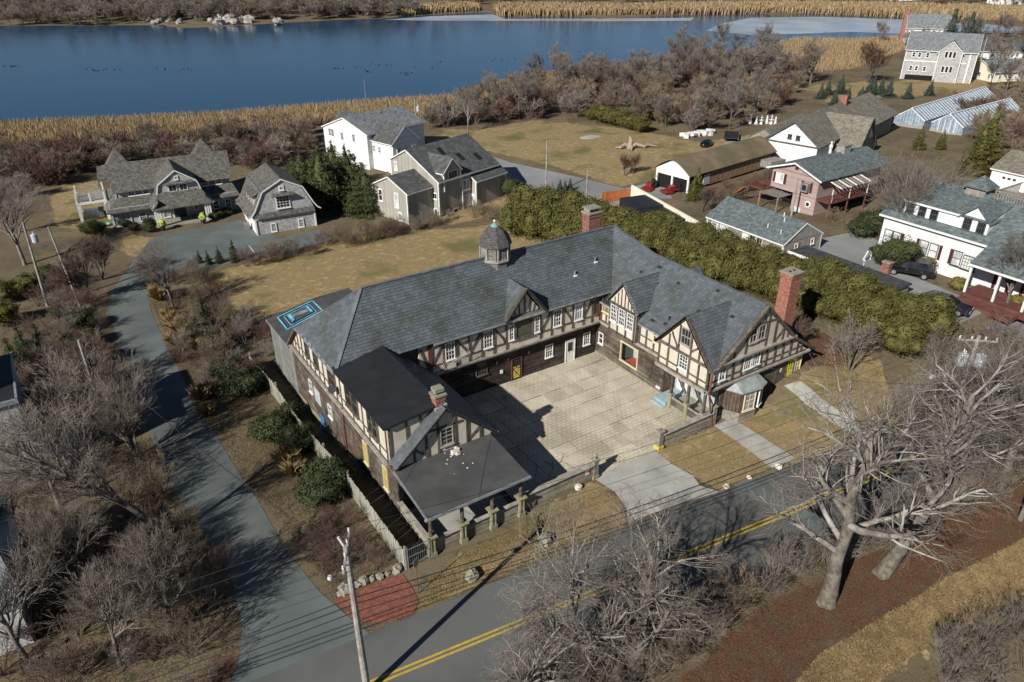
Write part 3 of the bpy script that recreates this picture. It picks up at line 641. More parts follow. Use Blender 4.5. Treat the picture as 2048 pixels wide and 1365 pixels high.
op = fr.build('picture_window', M['cream_paint'], house, 'large window opening without glass showing a painted room')
rm = MB(); rm.prism([RWL.pt(3.2,.5,-1.7), RWL.pt(5.9,.5,-1.7), RWL.pt(5.9,3.1,-1.7), RWL.pt(3.2,3.1,-1.7)], (-.05,0,0)); rm.prism([RWL.pt(5.9,.7,-.25), RWL.pt(5.9,3.1,-.25), RWL.pt(5.9,3.1,-1.7), RWL.pt(5.9,.5,-1.7)], (0,-.05,0)); rm.build('room_wall', M['teal_wall'], op)
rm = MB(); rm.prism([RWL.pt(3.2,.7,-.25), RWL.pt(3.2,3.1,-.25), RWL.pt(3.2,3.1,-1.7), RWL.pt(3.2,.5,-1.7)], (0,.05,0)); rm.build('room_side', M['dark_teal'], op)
rm = MB(); rm.prism([RWL.pt(3.2,.5,-.25), RWL.pt(5.9,.5,-.25), RWL.pt(5.9,.5,-1.7), RWL.pt(3.2,.5,-1.7)], (0,0,-.05)); rm.build('room_floor', M['red_floor'], op)
RWL.window(7.65, 1.75, .95, 1.5, 2, 2, frame='timber', label='dark sash window beside the porch')
for a in (8.1, 8.35): MB().blob(RWL.pt(a, .55, .1), (.08,.13,.13), 3).build('alarm_bell', M['white_paint'], house)
RWU.panel('wall', [(.55,JZ),(8.7,JZ),(8.7,5.45),(.55,5.45)], M['stucco'], .2)
mb = MB(); mb.box(-.08, .12, -8.7, -.6, 3.38, 3.52); mb.box(.02, .2, -8.7, -.6, 3.24, 3.37); mb.build('jetty_moulding', M['jetty_paint'], house)
for a in (1.35, 1.75, 5.6, 6.4, 7.3, 8.25): RWU.bar(a, 3.52, a, 5.3, .2, .08)
for a, b in ((.65,1.95),(5.55,8.4)): RWU.bar(a, 5.3, b, 5.3, .16, .08); RWU.bar(a, 3.6, b, 3.6, .14, .07); RWU.bar(a, 4.35, b, 4.35, .12, .05)
RWU.window(1.3, 4.85, 1.0, .62, 4, 2, frame='cream_paint', glass='olive_board', rail=False, label='low cream casement in the inner corner'); RWU.window(7.7, 4.75, .95, .62, 4, 2, frame='cream_paint', glass='olive_board', rail=False, label='low cream casement beside the porch gable')
# dormer with three sashes
DW = Wall((-.3, 0, 0), (0,-1,0), (-1,0,0), house)
DW.panel('dormer_wall', [(2.2,3.55),(5.4,3.55),(5.4,6.3),(3.8,8.15),(2.2,6.3)], M['stucco'], .4)
MB().prism([(-.25,-2.2,3.55),(-.25,-2.2,6.3),(3.4,-2.2,6.3),(3.4,-2.2,3.55)], (0,.06,0)).build('dormer_cheek', M['timber'], house); MB().prism([(-.25,-5.4,3.55),(-.25,-5.4,6.3),(3.4,-5.4,6.3),(3.4,-5.4,3.55)], (0,-.06,0)).build('dormer_cheek', M['timber'], house)
for a in (2.28, 3.28, 4.32, 5.32): DW.bar(a, 3.55, a, 6.1, .17, .1)
DW.bar(2.2, 6.12, 5.4, 6.12, .22, .14); DW.bar(2.2, 4.4, 5.4, 4.4, .14, .08); DW.bar(2.2, 3.62, 5.4, 3.62, .14, .1)
for a in (2.78, 3.8, 4.82): DW.window(a, 5.25, .82, 1.55, 3, 4, trim=.07, t=.12)
for a, t in ((2.75,6.75),(3.15,7.25),(3.55,7.7),(4.0,7.75),(4.4,7.3),(4.8,6.8)): DW.bar(a, 6.2, a, t, .11, .06)
sl = MB(); sb = MB()
slate_plane(sl, sb, [(-.55,-2.02,6.3), (-.55,-3.8,8.42), (3.75,-3.8,8.42), (1.0,-2.02,6.3)], rnd=rn); slate_plane(sl, sb, [(-.55,-3.8,8.42), (-.55,-5.58,6.3), (1.0,-5.58,6.3), (3.75,-3.8,8.42)], rnd=rn)
sl.build('slates', M['slate'], house, 'slates of the three-light dormer', kind='stuff'); sb.build('roof_boards', M['slate_base'], house)
for p, q in (((1.98,6.22),(3.8,8.38)), ((3.8,8.38),(5.62,6.22))): DW.bar(*p, *q, w=.09, t=.24, mat='jetty_paint', name='bargeboard')
# porch gable
PG = Wall((-.75, 0, 0), (0,-1,0), (-1,0,0), house)
PG.panel('gable_wall', [(8.7,JZ),(13.98,JZ),(13.98,5.4),(11.3,8.4),(8.7,5.4)], M['stucco'], .25)
MB().prism([(-.5,-8.7,JZ),(-.5,-8.7,5.4),(.2,-8.7,5.4),(.2,-8.7,JZ)], (0,-.2,0)).build('gable_return', M['stucco'], house)
mb = MB(); mb.box(-.95,-.74,-14.05,-8.6,3.38,3.55); mb.box(-.86,-.74,-14.0,-8.6,3.22,3.37); mb.build('jetty_moulding', M['jetty_paint'], house)
MB().box(-.75, 1.6, -13.9, -8.7, 3.24, 3.36).build('porch_ceiling', M['white_paint'], house)
for a in (8.8, 9.77, 10.89, 11.98, 12.96, 13.88): PG.bar(a, 3.55, a, 5.3, .2, .08)
PG.bar(8.7, 5.5, 14.0, 5.5, .24, .14); PG.bar(8.7, 4.15, 14, 4.15, .13, .06); PG.bar(8.7, 3.62, 14, 3.62, .14, .07)
for a, t in ((9.75,6.5),(10.75,7.7),(12.0,7.5),(12.85,6.5)): PG.bar(a, 5.6, a, t, .18, .07)
PG.brace(10.6, 5.65, 10.0, 6.8, .15); PG.brace(12.05, 5.9, 12.7, 6.7, .15)
PG.window(11.43, 4.8, .9, 1.2, 3, 4); PG.window(11.4, 6.95, .98, 1.35, 3, 2, frame='jetty_paint', label='dark attic window of the porch gable')
sl = MB(); sb = MB()
slate_plane(sl, sb, [(-1.05,-8.45,5.42), (-1.05,-11.3,8.68), (4.0,-11.3,8.68), (.1,-8.45,5.42)], w=.4, h=.27, rnd=rn); slate_plane(sl, sb, [(-1.05,-11.3,8.68), (-1.05,-14.15,5.42), (.1,-14.15,5.42), (4.0,-11.3,8.68)], w=.4, h=.27, rnd=rn)
sl.build('slates', M['slate'], house, 'slates of the porch gable', kind='stuff'); sb.build('roof_boards', M['slate_base'], house)
for p, q in (((8.42,5.35),(11.3,8.62)), ((11.3,8.62),(14.18,5.35))): PG.bar(*p, *q, w=.2, t=.3, name='bargeboard')
gutter((-1.0,-14.2,5.36), (.35,-14.2,5.36), (0,-1,0))
# the porch below
MB().box(-.6, 1.6, -13.7, -8.75, 0, .38).build('porch_floor', M['stone_cap'], house)
st = MB(); st.box(-1.15,-.62,-10.15,-8.8,0,.17); st.box(-.85,1.5,-10.1,-8.85,.17,.40); st.build('porch_steps', M['blue_step'], house, 'pale blue painted steps')
PB = Wall((1.6, 0, 0), (0,-1,0), (-1,0,0), house); PB.panel('porch_back_wall', [(8.6,.3),(13.3,.3),(13.3,3.3),(8.6,3.3)], M['pale_board'], .2)
PB.door(9.5, .4, .95, 2.1, 'white_paint', 'white_paint', label='white door in the porch')
PS = Wall((0, -8.62, 0), (1,0,0), (0,-1,0), house); PS.panel('porch_side_wall', [(.2,0),(1.6,0),(1.6,3.4),(.2,3.4)], M['brown_board'], .1)
for a in (10.35, 12.1, 13.75):
    MB().box(-.72,-.42,-a-.15,-a+.15,.0,1.35).build('porch_pier', M['mossy_stone'], house); MB().box(-.66,-.48,-a-.09,-a+.09,1.35,3.25).build('porch_post', M['timber'], house)
    MB().box(-.78,-.36,-a-.21,-a+.21,1.3,1.42).build('pier_cap', M['stone_cap'], house)
    PG.brace(a-.1, 2.3, a-.6, 3.2, .14, .1)
for a, b in ((10.5,11.95),(12.25,13.6)):
    MB().box(-.62,-.5,-b,-a,1.0,1.1).build('porch_rail', M['jetty_paint'], house); MB().box(-.6,-.53,-b,-a,.38,.98).build('rail_panel', M['clapboard'], house)
# --- front of the right wing (towards the road)
FU = Wall((0,-13.9,0), (1,0,0), (0,-1,0), house); FL = Wall((0,-13.6,0), (1,0,0), (0,-1,0), house); FG = Wall((0,-14.05,0), (1,0,0), (0,-1,0), house)
FU.panel('wall', [(-.72,JZ),(10.9,JZ),(8.35,5.35),(8.2,5.6),(.2,5.6),(-.72,5.35)], M['stucco'], .25)
FG.panel('gable_wall', [(.35,5.6),(8.15,5.6),(RX,9.0)], M['stucco'], .35)
FL.panel('wall', [(1.3,-.2),(10.75,-.2),(10.75,3.4),(1.3,3.4)], M['clapboard'], .25)
FL.claps(4.9, 10.75, .15, 3.36, mat='clapboard'); FL.claps(1.3, 1.9, .05, 3.36)
for x in (-.68, 1.85, 2.82, 4.92, 5.6, 6.56, 7.5, 8.45): FU.bar(x, 3.5, x, 5.4, .2, .08)
FU.bar(9.35, 3.5, 9.35, 4.7, .16, .07); FU.bar(9.9, 3.5, 9.9, 4.3, .14, .07); FU.bar(-.7, 4.12, 9.9, 4.12, .13, .06); FU.bar(-.6, 3.6, 10.5, 3.6, .14, .07)
mb = MB(); mb.box(-.95, 10.95, -14.12, -13.89, 3.38, 3.54); mb.box(-.8, 10.9, -14.0, -13.62, 3.22, 3.37); mb.build('jetty_moulding', M['jetty_paint'], house)
mb = MB(); mb.box(.3, 8.5, -14.32, -14.04, 5.5, 5.64); mb.box(.4, 8.4, -14.2, -13.9, 5.36, 5.49); mb.build('gable_moulding', M['jetty_paint'], house)
FU.window(3.42, 4.75, .86, 1.35, 3, 4); FU.window(4.4, 4.8, .86, 1.35, 3, 4); FU.window(.72, 4.55, .7, 1.1, 2, 3)
FG.window(3.4, 7.05, .8, 1.2, 2, 2, frame='jetty_paint'); FG.window(4.3, 7.1, .8, 1.2, 2, 2, frame='jetty_paint')
for x, t in ((1.6,6.6),(2.75,7.6),(4.95,8.5),(5.9,7.6),(6.9,6.7),(7.5,6.15)): FG.bar(x, 5.65, x, t, .17, .08)
FG.bar(2.6, 7.78, 5.9, 7.78, .15, .08); FG.bar(2.9, 6.35, 4.9, 6.35, .15, .08); FG.bar(RX, 7.85, RX, 8.8, .14, .08); FG.brace(6.1, 5.7, 6.8, 6.6, .14)
for p, q in (((-.05,5.3),(RX,9.12)), ((RX,9.12),(8.4,5.42)), ((8.4,5.42),(11.35,3.55))): FG.bar(*p, *q, w=.24, t=.3, name='bargeboard', d=-.05)
FL.door(9.3, 1.2, .8, 1.75, 'bright_yellow', 'timber', lites=(-.28,.28,.75,1.6,2,4), label='yellow glazed door at the far end'); FL.window(10.3, 2.15, .75, 1.6, 2, 3, frame='cream_paint', glass='yellow_paint', rail=False, label='tall yellow-shaded window at the corner')
FL.panel('board_panel', [(7.55,.9),(8.7,1.1),(8.7,3.3),(7.55,3.3)], M['brown_board'], .04, .07)
MB().blob(FL.pt(8.1, 2.3, .12), (.16,.03,.2), 4).build('wall_plaque', M['pale_stone'], house)
# bay window under a lead roof
bay = [(1.75,-13.6),(2.35,-14.75),(4.0,-14.95),(4.9,-14.6),(5.15,-13.6)]
bw = MB(); bw.prism([(x, y, -.1) for x, y in bay], (0,0,.95)); bw.build('bay_base', M['weathered'], house)
bw = MB(); bw.prism([(x+(3.4-x)*.03, y+.04, .85) for x, y in bay], (0,0,1.95)); bw.build('bay_wall', M['brown_board'], house)
br_ = MB(); ov = [(1.55,-13.62),(2.2,-14.95),(4.05,-15.2),(5.1,-14.8),(5.45,-13.62)]; bt = [(2.3,-13.9,3.3),(4.7,-13.9,3.3)]
top = [(2.3,-13.92,3.34),(2.8,-13.92,3.4),(3.6,-13.92,3.4),(4.4,-13.92,3.4),(4.8,-13.92,3.34)]
for i in range(4): br_.poly((*ov[i], 2.78), (*ov[i+1], 2.78), top[i+1], top[i]); br_.poly((*ov[i], 2.70), (*ov[i+1], 2.70), (*ov[i+1], 2.78), (*ov[i], 2.78))
br_.poly(*[(x, y, 2.70) for x, y in ov[::-1]]); br_.build('bay_roof', M['lead'], house, 'pale lead roof of the bay window')
def facewall(a, b):
    a = Vector((*a, 0)); b = Vector((*b, 0)); u = (b-a).normalized(); return Wall(a, u, (u.y, -u.x, 0), house), (b-a).length
W_, L_ = facewall(bay[1], bay[2]); W_.window(L_*.5, 1.85, 1.1, 1.75, 2, 4, frame='cream_paint', glass='glass_pale'); W_, L_ = facewall(bay[2], bay[3]); W_.window(L_*.5, 1.85, .72, 1.75, 2, 4)
W_, L_ = facewall(bay[0], bay[1])
for k in range(5): W_.bar(.1+k*.26, .9, .1+k*.26, 2.7, .2, .04, 'brown_board', 'board')
# right end wall
EW = Wall((10.75, 0, 0), (0,1,0), (1,0,0), house); EW.panel('wall', [(-13.5,0),(8,0),(8,3.6),(-13.5,3.6)], M['clapboard'], .2)
# downpipe at the corner
MB().tube([(-.6,-14.2,5.3),(-.68,-14.2,4.9),(-.75,-14.2,3.7),(-.55,-14.05,3.3),(-.2,-14.05,1.9),(.15,-14.0,.9),(.3,-14.0,.1)], .075, 8).build('downpipe', M['rust_iron'], house)
MB().tube([(.02,-.85,6.2),(.0,-.78,5.4),(.0,-.72,3.6)], .06, 6).build('downpipe', M['rust_iron'], house)
MB().tube([(-15.6,-1.1,5.0),(-15.6,-1.05,1.5),(-15.6,-1.0,.0)], .045, 6).build('antenna_mast', M['rust_iron'], house)
an = MB(); pa_, pb_ = Vector((-16.3,-1.0,3.9)), Vector((-13.4,-1.05,4.75)); an.tube([pa_, pb_], .025, 5)
for k in range(22):
    c = pa_.lerp(pb_, k/21); L_ = .22+.25*(1-k/21); an.tube([c-Vector((.0,.7,.3))*L_, c+Vector((.0,.7,.3))*L_], .014, 4)
an.build('fallen_antenna', M['insulator_grey'], house, 'bent television antenna hanging on the back wing')
MB().tube([(-16.2,-1.0,3.3),(-16.2,-1.0,.0)], .06, 6).build('downpipe', M['rust_iron'], house)
MB().tube([(-24.1,-1.2,3.5),(-24.08,-1.0,1.5),(-24.06,-.9,-.6)], .06, 6).build('downpipe', M['rust_iron'], house)
# --- left wing walls
LW = Wall((-23.95,0,0), (0,-1,0), (-1,0,0), house)
LW.panel('wall', [(-10.2,-2.6),(9.95,-2.6),(9.95,3.4),(-10.2,3.4)], M['clapboard'], .3); LW.claps(-10.2, 9.95, -1.75, 3.3, h=.15)
MB().prism([LW.pt(a, z, .06) for a, z in ((-10.2,-2.3),(9.9,-1),(9.9,.05),(-10.2,-1.35))], (.1,0,0)).build('foundation', M['mossy_stone'], house)
LW.panel('wall', [(-10.4,JZ),(8.9,JZ),(8.9,6.38),(-7.5,6.15)], M['stucco'], .2)
mb = MB(); mb.box(-24.2,-23.93,-8.9,10.4,3.34,3.46); mb.box(-24.08,-23.94,-8.9,10.4,3.2,3.33); mb.build('jetty_moulding', M['jetty_paint'], house)
for a in (-9.6,-8.9,-8.1,-7.2,-6.3,-5.4,-4.4,-3.4,-2.4,-1.4,.15,1.05,3.2,5.0,5.95,7.6,8.8): LW.bar(a, 3.46, a, min(6.1, 6.1 if a > -7.4 else 6.1-(-7.4-a)*.95), .16, .06)
LW.bar(-10.2, 3.55, 8.9, 3.55, .14, .05); LW.bar(-9.3, 4.3, 8.9, 4.3, .12, .05); LW.bar(-7.4, 6.1, 8.9, 6.2, .14, .07); LW.bar(-10.5, 3.4, -7.4, 6.3, .2, .35, name='bargeboard')
for a, w_ in ((-5.85,.8),(-3.9,.9),(-.6,1.3)): LW.window(a, 5.1, w_, 1.4, 2, 2, frame='timber')
for a in (2.6, 3.8, 6.3, 7.1): LW.window(a, 5.25, 1.05 if a < 5 else .8, 1.75, 1, 2, frame='timber', glass='glass')
LW.window(-6.3, 1.4, .7, 1.15, 1, 2); LW.window(-2.0, 1.4, .8, 1.1, 2, 2)
LW.panel('board_panel', [(-5.4,.6),(-4.1,.6),(-4.1,1.95),(-5.4,1.95)], M['pale_board'], .05, .09)
LW.panel('blue_door', [(-4.7,-1.6),(-3.75,-1.6),(-3.75,-.2),(-4.7,-.2)], M['blue_door'], .05, .12)
for a in (4.85, 8.1):                           # two yellow diamond lattices
    o = LW.window(a, 1.85, .72, 1.85, 1, 1, frame='cream_paint', glass='dark_void', rail=False, trim=.06, label='yellow diamond-lattice window')
    g2 = MB(); x0, x1, z0, z1 = a-.3, a+.3, .98, 2.72
    for k in range(-3, 12):
        for sg in (1, -1):
            pts = []
            for t in np.linspace(0, 1, 25):
                xx = x0+(x1-x0)*t; zz = z0 + k*.2 + (xx-x0 if sg > 0 else x1-xx)
                if z0 <= zz <= z1: pts.append((xx, zz))
            if len(pts) > 1: g2.beam(LW.pt(*pts[0], .07 + .005*sg), LW.pt(*pts[-1], .07 + .005*sg), .045, .02, LW.n)
    g2.build('lattice', M['yellow_paint'], o)
dish = MB(); dish.lathe([(.02,0),(.15,.02),(.28,.09),(.3,.11)], 14, (0,0,0)); o = dish.build('satellite_dish', M['membrane'], house); o.location = LW.pt(.55, 4.9, .45); o.rotation_euler = (.5, -1.2, .3)
MB().tube([LW.pt(.55,4.0,.0), LW.pt(.55,4.1,.35), LW.pt(.55,4.8,.42)], .03, 6).build('dish_arm', M['gutter'], house)
# dormer front, gable front
DF = Wall((0,-8.95,0), (1,0,0), (0,-1,0), house); DF.panel('wall', [(-23.9,3.6),(-20.4,6.6),(-20.4,6.84),(-23.9,6.42)], M['stucco'], .2)
for x, zb in ((-23.82,3.8),(-22.6,4.9),(-21.6,5.8)): DF.bar(x, zb, x, 6.4+(x+24)*.06, .2, .07)
DF.bar(-23.9, 6.33, -20.6, 6.55, .18, .08)
LG = Wall((0,-9.6,0), (1,0,0), (0,-1,0), house)
LG.panel('gable_wall', [(-23.9,3.0),(-16.7,3.0),(-16.7,3.7),(LP,6.8),(-23.9,3.7)], M['stucco'], .25); LG.panel('wall', [(-23.9,-.3),(-16.7,-.3),(-16.7,3.0),(-23.9,3.0)], M['clapboard'], .2)
for x, t in ((-22.5,4.85),(-21.6,5.6),(-20.75,6.3),(-19.55,6.1),(-18.6,5.3),(-17.6,4.4)): LG.bar(x, 3.5, x, t, .2, .08)
LG.bar(-21.5, 5.42, -19.0, 5.42, .16, .08); LG.brace(-18.55, 3.6, -17.7, 4.5, .15); LG.brace(-21.65, 3.55, -22.4, 4.5, .15)
LG.window(-20.15, 4.62, .95, 1.35, 2, 4, frame='jetty_paint', rail=True, label='dark attic window above the porch roof')
for p, q in (((-24.0,3.6),(LP,6.85)), ((LP,6.85),(-16.45,3.6))): LG.bar(*p, *q, w=.18, t=.3, name='bargeboard')
MB().box(-16.8,-16.6,-9.6,.0,-.1,3.6).build('wall', M['clapboard'], house)
gutter((-16.42,-9.95,3.64), (-16.42,-.9,3.64), (1,0,0))
# porch on stone piers
pr = MB(); pr.prism([(-24.15,-14.55,3.16),(-16.95,-14.55,3.16),(-16.85,-9.65,3.42),(-24.0,-9.65,3.42)], (0,0,.1)); pr.build('porch_roof', M['porch_felt'], house, 'low grey felt porch roof with fallen plaster on it')
pe = MB(); pe.beam((-24.2,-14.6,3.18), (-16.9,-14.6,3.18), .17, .08, (0,-1,0)); pe.beam((-24.2,-14.6,3.18), (-24.05,-9.7,3.44), .15, .08, (-1,0,0)); pe.build('porch_roof_edge', M['gutter'], house)
MB().box(-24.0,-17.0,-14.35,-14.1,2.86,3.08).build('porch_beam', M['timber'], house); MB().box(-24.0,-23.8,-14.2,-9.6,2.86,3.08).build('porch_beam', M['timber'], house)
for x in (-23.88,-21.72,-19.56,-17.42):
    p = MB(); p.box(x-.24,x+.24,-14.46,-13.98,-.1,.35); p.box(x-.19,x+.19,-14.41,-14.03,.35,1.42); p.build('porch_pier', M['mossy_stone'], house)
    c = MB(); c.box(x-.27,x+.27,-14.49,-13.95,1.42,1.5); c.box(x-.32,x+.32,-14.54,-13.9,1.5,1.58); c.build('pier_cap', M['mossy_stone'], house)
    for dx in (-.12, .12): MB().box(x+dx-.035, x+dx+.035, -14.45, -14.40, .38, 1.38).build('pier_fillet', M['mossy_stone'], house)
    MB().lathe([(.13,1.58),(.12,2.86)], 10, (x,-14.22,0)).build('porch_post', M['timber'], house); MB().box(x-.3,x+.3,-14.32,-14.12,2.80,2.9).build('post_bracket', M['jetty_paint'], house)
KW = Wall((0,-14.16,0), (1,0,0), (0,-1,0), house)
for a, b in ((-23.65,-21.95),(-21.5,-19.8),(-19.33,-17.65)):
    KW.panel('knee_wall', [(a,0),(b,0),(b,1.1),(a,1.1)], M['weathered'], .12); KW.claps(a, b, .05, 1.1, h=.16, mat='weathered')
    MB().box(a, b, -14.32, -14.02, 1.1, 1.17).build('knee_wall_cap', M['jetty_paint'], house)
KL = Wall((-23.95,0,0), (0,-1,0), (-1,0,0), house); KL.panel('knee_wall', [(9.95,-.1),(13.95,-.1),(13.95,1.15),(9.95,1.15)], M['weathered'], .12); KL.claps(9.95, 13.95, .0, 1.15, h=.16, mat='weathered'); MB().box(-24.12,-23.8,-13.95,-9.95,1.15,1.22).build('knee_wall_cap', M['jetty_paint'], house)
KL.bar(9.98, -.1, 9.98, 3.2, .22, .1); MB().box(-23.8,-17.5,-14.0,-9.7,-.05,.05).build('porch_floor', M['concrete_grey'], house)
# --- rear lean-to with the taped skylight
BE = Wall((-24.0,0,0), (0,-1,0), (-1,0,0), house); BE.panel('lean_to_wall', [(-16.5,-2.6),(-10.2,-2.6),(-10.2,3.0),(-16.5,3.0)], M['greyboard'], .2)
MB().prism([(-24.15,10.35,3.08),(-24.15,16.8,2.95),(-18.9,18.6,3.05),(-15.5,18.8,3.1),(-15.5,10.35,3.3)], (0,0,.1)).build('lean_to_roof', M['porch_felt'], house)
MB().beam((-24.2,10.4,3.1), (-24.2,16.8,2.97), .14, .07, (-1,0,0)).build('lean_to_edge', M['gutter'], house)
tp = MB(); q = [GZ(x, y, 3.19) for x, y in ((555,635),(575,659.6),(645,621.7),(624.8,601.6))]
for i in range(4): tp.beam(q[i], q[(i+1) % 4], .14, .02, Z)
c_ = sum(q, Vector())/4; q2 = [c_+(p-c_)*.72 for p in q]
for i in range(4): tp.beam(q2[i], q2[(i+1) % 4], .08, .02, Z)
tp.build('blue_tape', M['sky_tape'], house)
q3 = [c_+(p-c_)*.6+Z*.01 for p in q]; MB().prism(q3, (0,0,.06)).build('skylight_curb', M['porch_felt'], house)
MB().prism([c_+(q[k]-c_)*f+Z*.08 for k, f in ((2,.58),(3,.58),(3,.46),(2,.46))], (0,0,.04)).build('blue_sheet_fold', M['sky_tape'], house)
q4 = [c_+(p-c_)*.4+Z*.07 for p in q]; q4 = [Vector((p.x, c_.y+(p.y-c_.y)*.55, p.z)) for p in q4]; MB().prism(q4, (0,0,.08)).build('skylight', M['glass_pale'], house)
MB().prism([c_+(q[k]-c_)*f+Z*.1 for k, f in ((0,.58),(1,.58),(1,.42),(0,.42))], (0,0,.04)).build('blue_sheet_fold', M['sky_tape'], house)
# --- chimneys
def chimney(x0, x1, y0, y1, zb, zt, mat, label, pots=0, capname='stone_cap'):
    c = MB(); c.box(x0,x1,y0,y1,zb,zt-.55); c.box(x0-.05,x1+.05,y0-.05,y1+.05,zt-.55,zt-.2); o = c.build('chimney', M[mat], house, label)
    k = MB(); k.box(x0-.12,x1+.12,y0-.12,y1+.12,zt-.2,zt-.06); k.build('chimney_cap', M[capname], o)
    k = MB(); k.box((x0*.8+x1*.2),(x0*.6+x1*.4),(y0*.6+y1*.4),(y0*.4+y1*.6),zt-.06,zt-.04); k.box((x0*.4+x1*.6),(x0*.2+x1*.8),(y0*.6+y1*.4),(y0*.4+y1*.6),zt-.06,zt-.04); k.build('flue', M['dark_void'], o)
    return o
chimney(11.2,12.45,-11.0,-9.9, 1.3, 9.0, 'brick', 'tall red brick chimney at the right end of the house')
o = chimney(3.0,4.3,5.2,6.2, 6.5, 11.1, 'brick_old', 'sooty brick chimney behind the main ridge')
k = MB(); k.box(2.95,4.35,5.15,6.25,11.35,11.45); [k.box(3.05+i*.5,3.2+i*.5,5.3,6.1,11.0,11.35) for i in range(3)]; k.build('chimney_hood', M['stone_cap'], o)
o = chimney(-20.62,-19.98,-9.35,-8.75, 5.9, 7.75, 'brick', 'small brick chimney on the left wing gable')
MB().box(-20.62,-19.98,-9.35,-8.75,7.85,8.1).build('chimney_hood', M['stone_cap'], o); MB().box(-20.5,-20.1,-9.25,-8.85,7.6,7.86).build('chimney_neck', M['dark_void'], o)
MB().prism([(-20.72,-9.45,6.4),(-19.88,-9.45,6.6),(-19.88,-8.65,6.6),(-20.72,-8.65,6.4)], (0,0,.35)).build('lead_flashing', M['lead'], o)
# --- louvred cupola
CX, CY = -8.25, 3.35
def octa(r, z): return [(CX+r*math.cos(math.pi/8+k*math.pi/4), CY+r*math.sin(math.pi/8+k*math.pi/4), z) for k in range(8)]
cu = MB(); cu.prism(octa(1.18, 8.6), (0,0,1.35)); o = cu.build('cupola', M['cedar_grey'], house, 'octagonal louvred cupola with a shingled bell roof')
MB().prism(octa(1.34, 9.92), (0,0,.1)).build('cupola_sill', M['jetty_paint'], o); MB().prism(octa(1.0, 10.0), (0,0,1.2)).build('cupola_core', M['dark_void'], o)
for k in range(8):
    A = Vector(octa(1.25, 0)[k]); B = Vector(octa(1.25, 0)[(k+1) % 8]); u = (B-A).normalized(); n = Vector((u.y, -u.x, 0)); W_ = Wall(A, u, n, o); L_ = (B-A).length
    W_.bar(.06, 10.0, .06, 11.2, .13, .1, 'jetty_paint', 'louvre_post', -.05); W_.bar(.1, 11.14, L_-.1, 11.14, .12, .08, 'jetty_paint', 'louvre_head', -.05); W_.bar(.1, 10.07, L_-.1, 10.07, .1, .08, 'jetty_paint', 'louvre_base', -.05)
    for j in range(8):
        z = 10.17+j*.115; MB().obox(W_.pt(L_/2, z, -.08), u, (n*.7-Z*.7).normalized(), (n*.7+Z*.7).normalized(), L_-.24, .12, .018).build('louvre', M['cedar_grey'], o)
MB().lathe([(1.42,11.18),(1.40,11.26),(1.28,11.6),(1.12,11.95),(.86,12.3),(.52,12.58),(.2,12.72)], 8, (CX,CY,0), math.pi/8).build('cupola_roof', M['dome_shingle'], o)
MB().lathe([(.34,12.66),(.30,12.74),(.12,12.86),(.05,12.98)], 10, (CX,CY,0)).build('copper_cap', M['copper_green'], o); MB().blob((CX,CY,13.1), (.11,.11,.11), 2, rough=0).build('finial', M['white_paint'], o)
for x, y, z in ((.6,1.2,8.28),(-1.96,.7,7.8)):
    MB().lathe([(.06,0),(.06,.35),(.09,.36),(.09,.42)], 8, (x,y,z)).build('vent_pipe', M['gutter'], house); MB().box(x-.17,x+.17,y-.2,y+.1,z-.05,z+.04).build('vent_flashing', M['white_paint'], house)
MB().lathe([(.08,0),(.08,.4)], 8, (1.0,-7.8,6.25)).build('vent_pipe', M['membrane'], house)
# fallen plaster lying on the porch roof
for k in range(16):
    r = random.uniform(.03,.09) if k > 4 else random.uniform(.12,.28); x, y = (-20.0+random.gauss(0,.35), -10.3+random.gauss(0,.25)) if k < 10 else (random.uniform(-21,-18.6), random.uniform(-12.2,-10.6))
    o = MB().blob((0,0,0), (r, r*.8, r*.45), k, 6, 4, .35).build('plaster_lump', M['pale_stone'])
    o.location = (x, y, 3.28+(y+14.55)/4.9*.26 + r*.25); tag(o, 'lump of fallen white plaster on the grey porch roof', 'rubble', 'plaster fallen on the porch roof')
# ================================================================ neighbouring houses
mk('white_siding', (.78,.79,.78,1), (.72,.73,.72,1), .6, rough=.7, pat='clap', ph=.14, pdark=.8, spec=.25)
mk('grey_siding', (.36,.34,.295,1), (.33,.315,.275,1), .8, rough=.8, pat='board', pw=.3, pdark=.88)
mk('grey_shingle', (.40,.395,.39,1), (.47,.465,.455,1), 1.5, rough=.9, pat='shingle', pw=.18, ph=.16, pdark=.6, mort=.012)
mk('cedar_roof', (.105,.10,.09,1), (.17,.16,.14,1), 2.5, rough=.9, pat='shingle', pw=.3, ph=.2, pdark=.45, mort=.02, bump=.6)
mk('grey_asphalt', (.16,.175,.185,1), (.21,.225,.235,1), 1.2, rough=.9, pat='shingle', pw=.35, ph=.16, pdark=.7, mort=.01)
mk('green_asphalt', (.10,.125,.13,1), (.145,.175,.175,1), 2.0, rough=.9, pat='shingle', pw=.35, ph=.16, pdark=.6, mort=.012)
mk('dark_asphalt', (.075,.08,.08,1), (.11,.115,.112,1), 1.2, rough=.9, pat='shingle', pw=.35, ph=.16, pdark=.6, mort=.012)
mk('brown_asphalt', (.165,.15,.12,1), (.21,.195,.155,1), .8, rough=.95, pat='shingle', pw=.35, ph=.18, pdark=.75, mort=.012)
mk('moss_felt', (.15,.115,.07,1), (.20,.155,.10,1), .5, rough=.95, c3=(.12,.105,.06,1), n3=.2)
mk('pink_siding', (.40,.305,.28,1), (.37,.28,.255,1), .8, rough=.85, pat='clap', ph=.15, pdark=.85)
mk('stone_wall', (.24,.225,.20,1), (.34,.32,.29,1), 4., rough=.95, bump=.6, bscale=8)
mk('maroon', (.075,.02,.02,1), rough=.6)
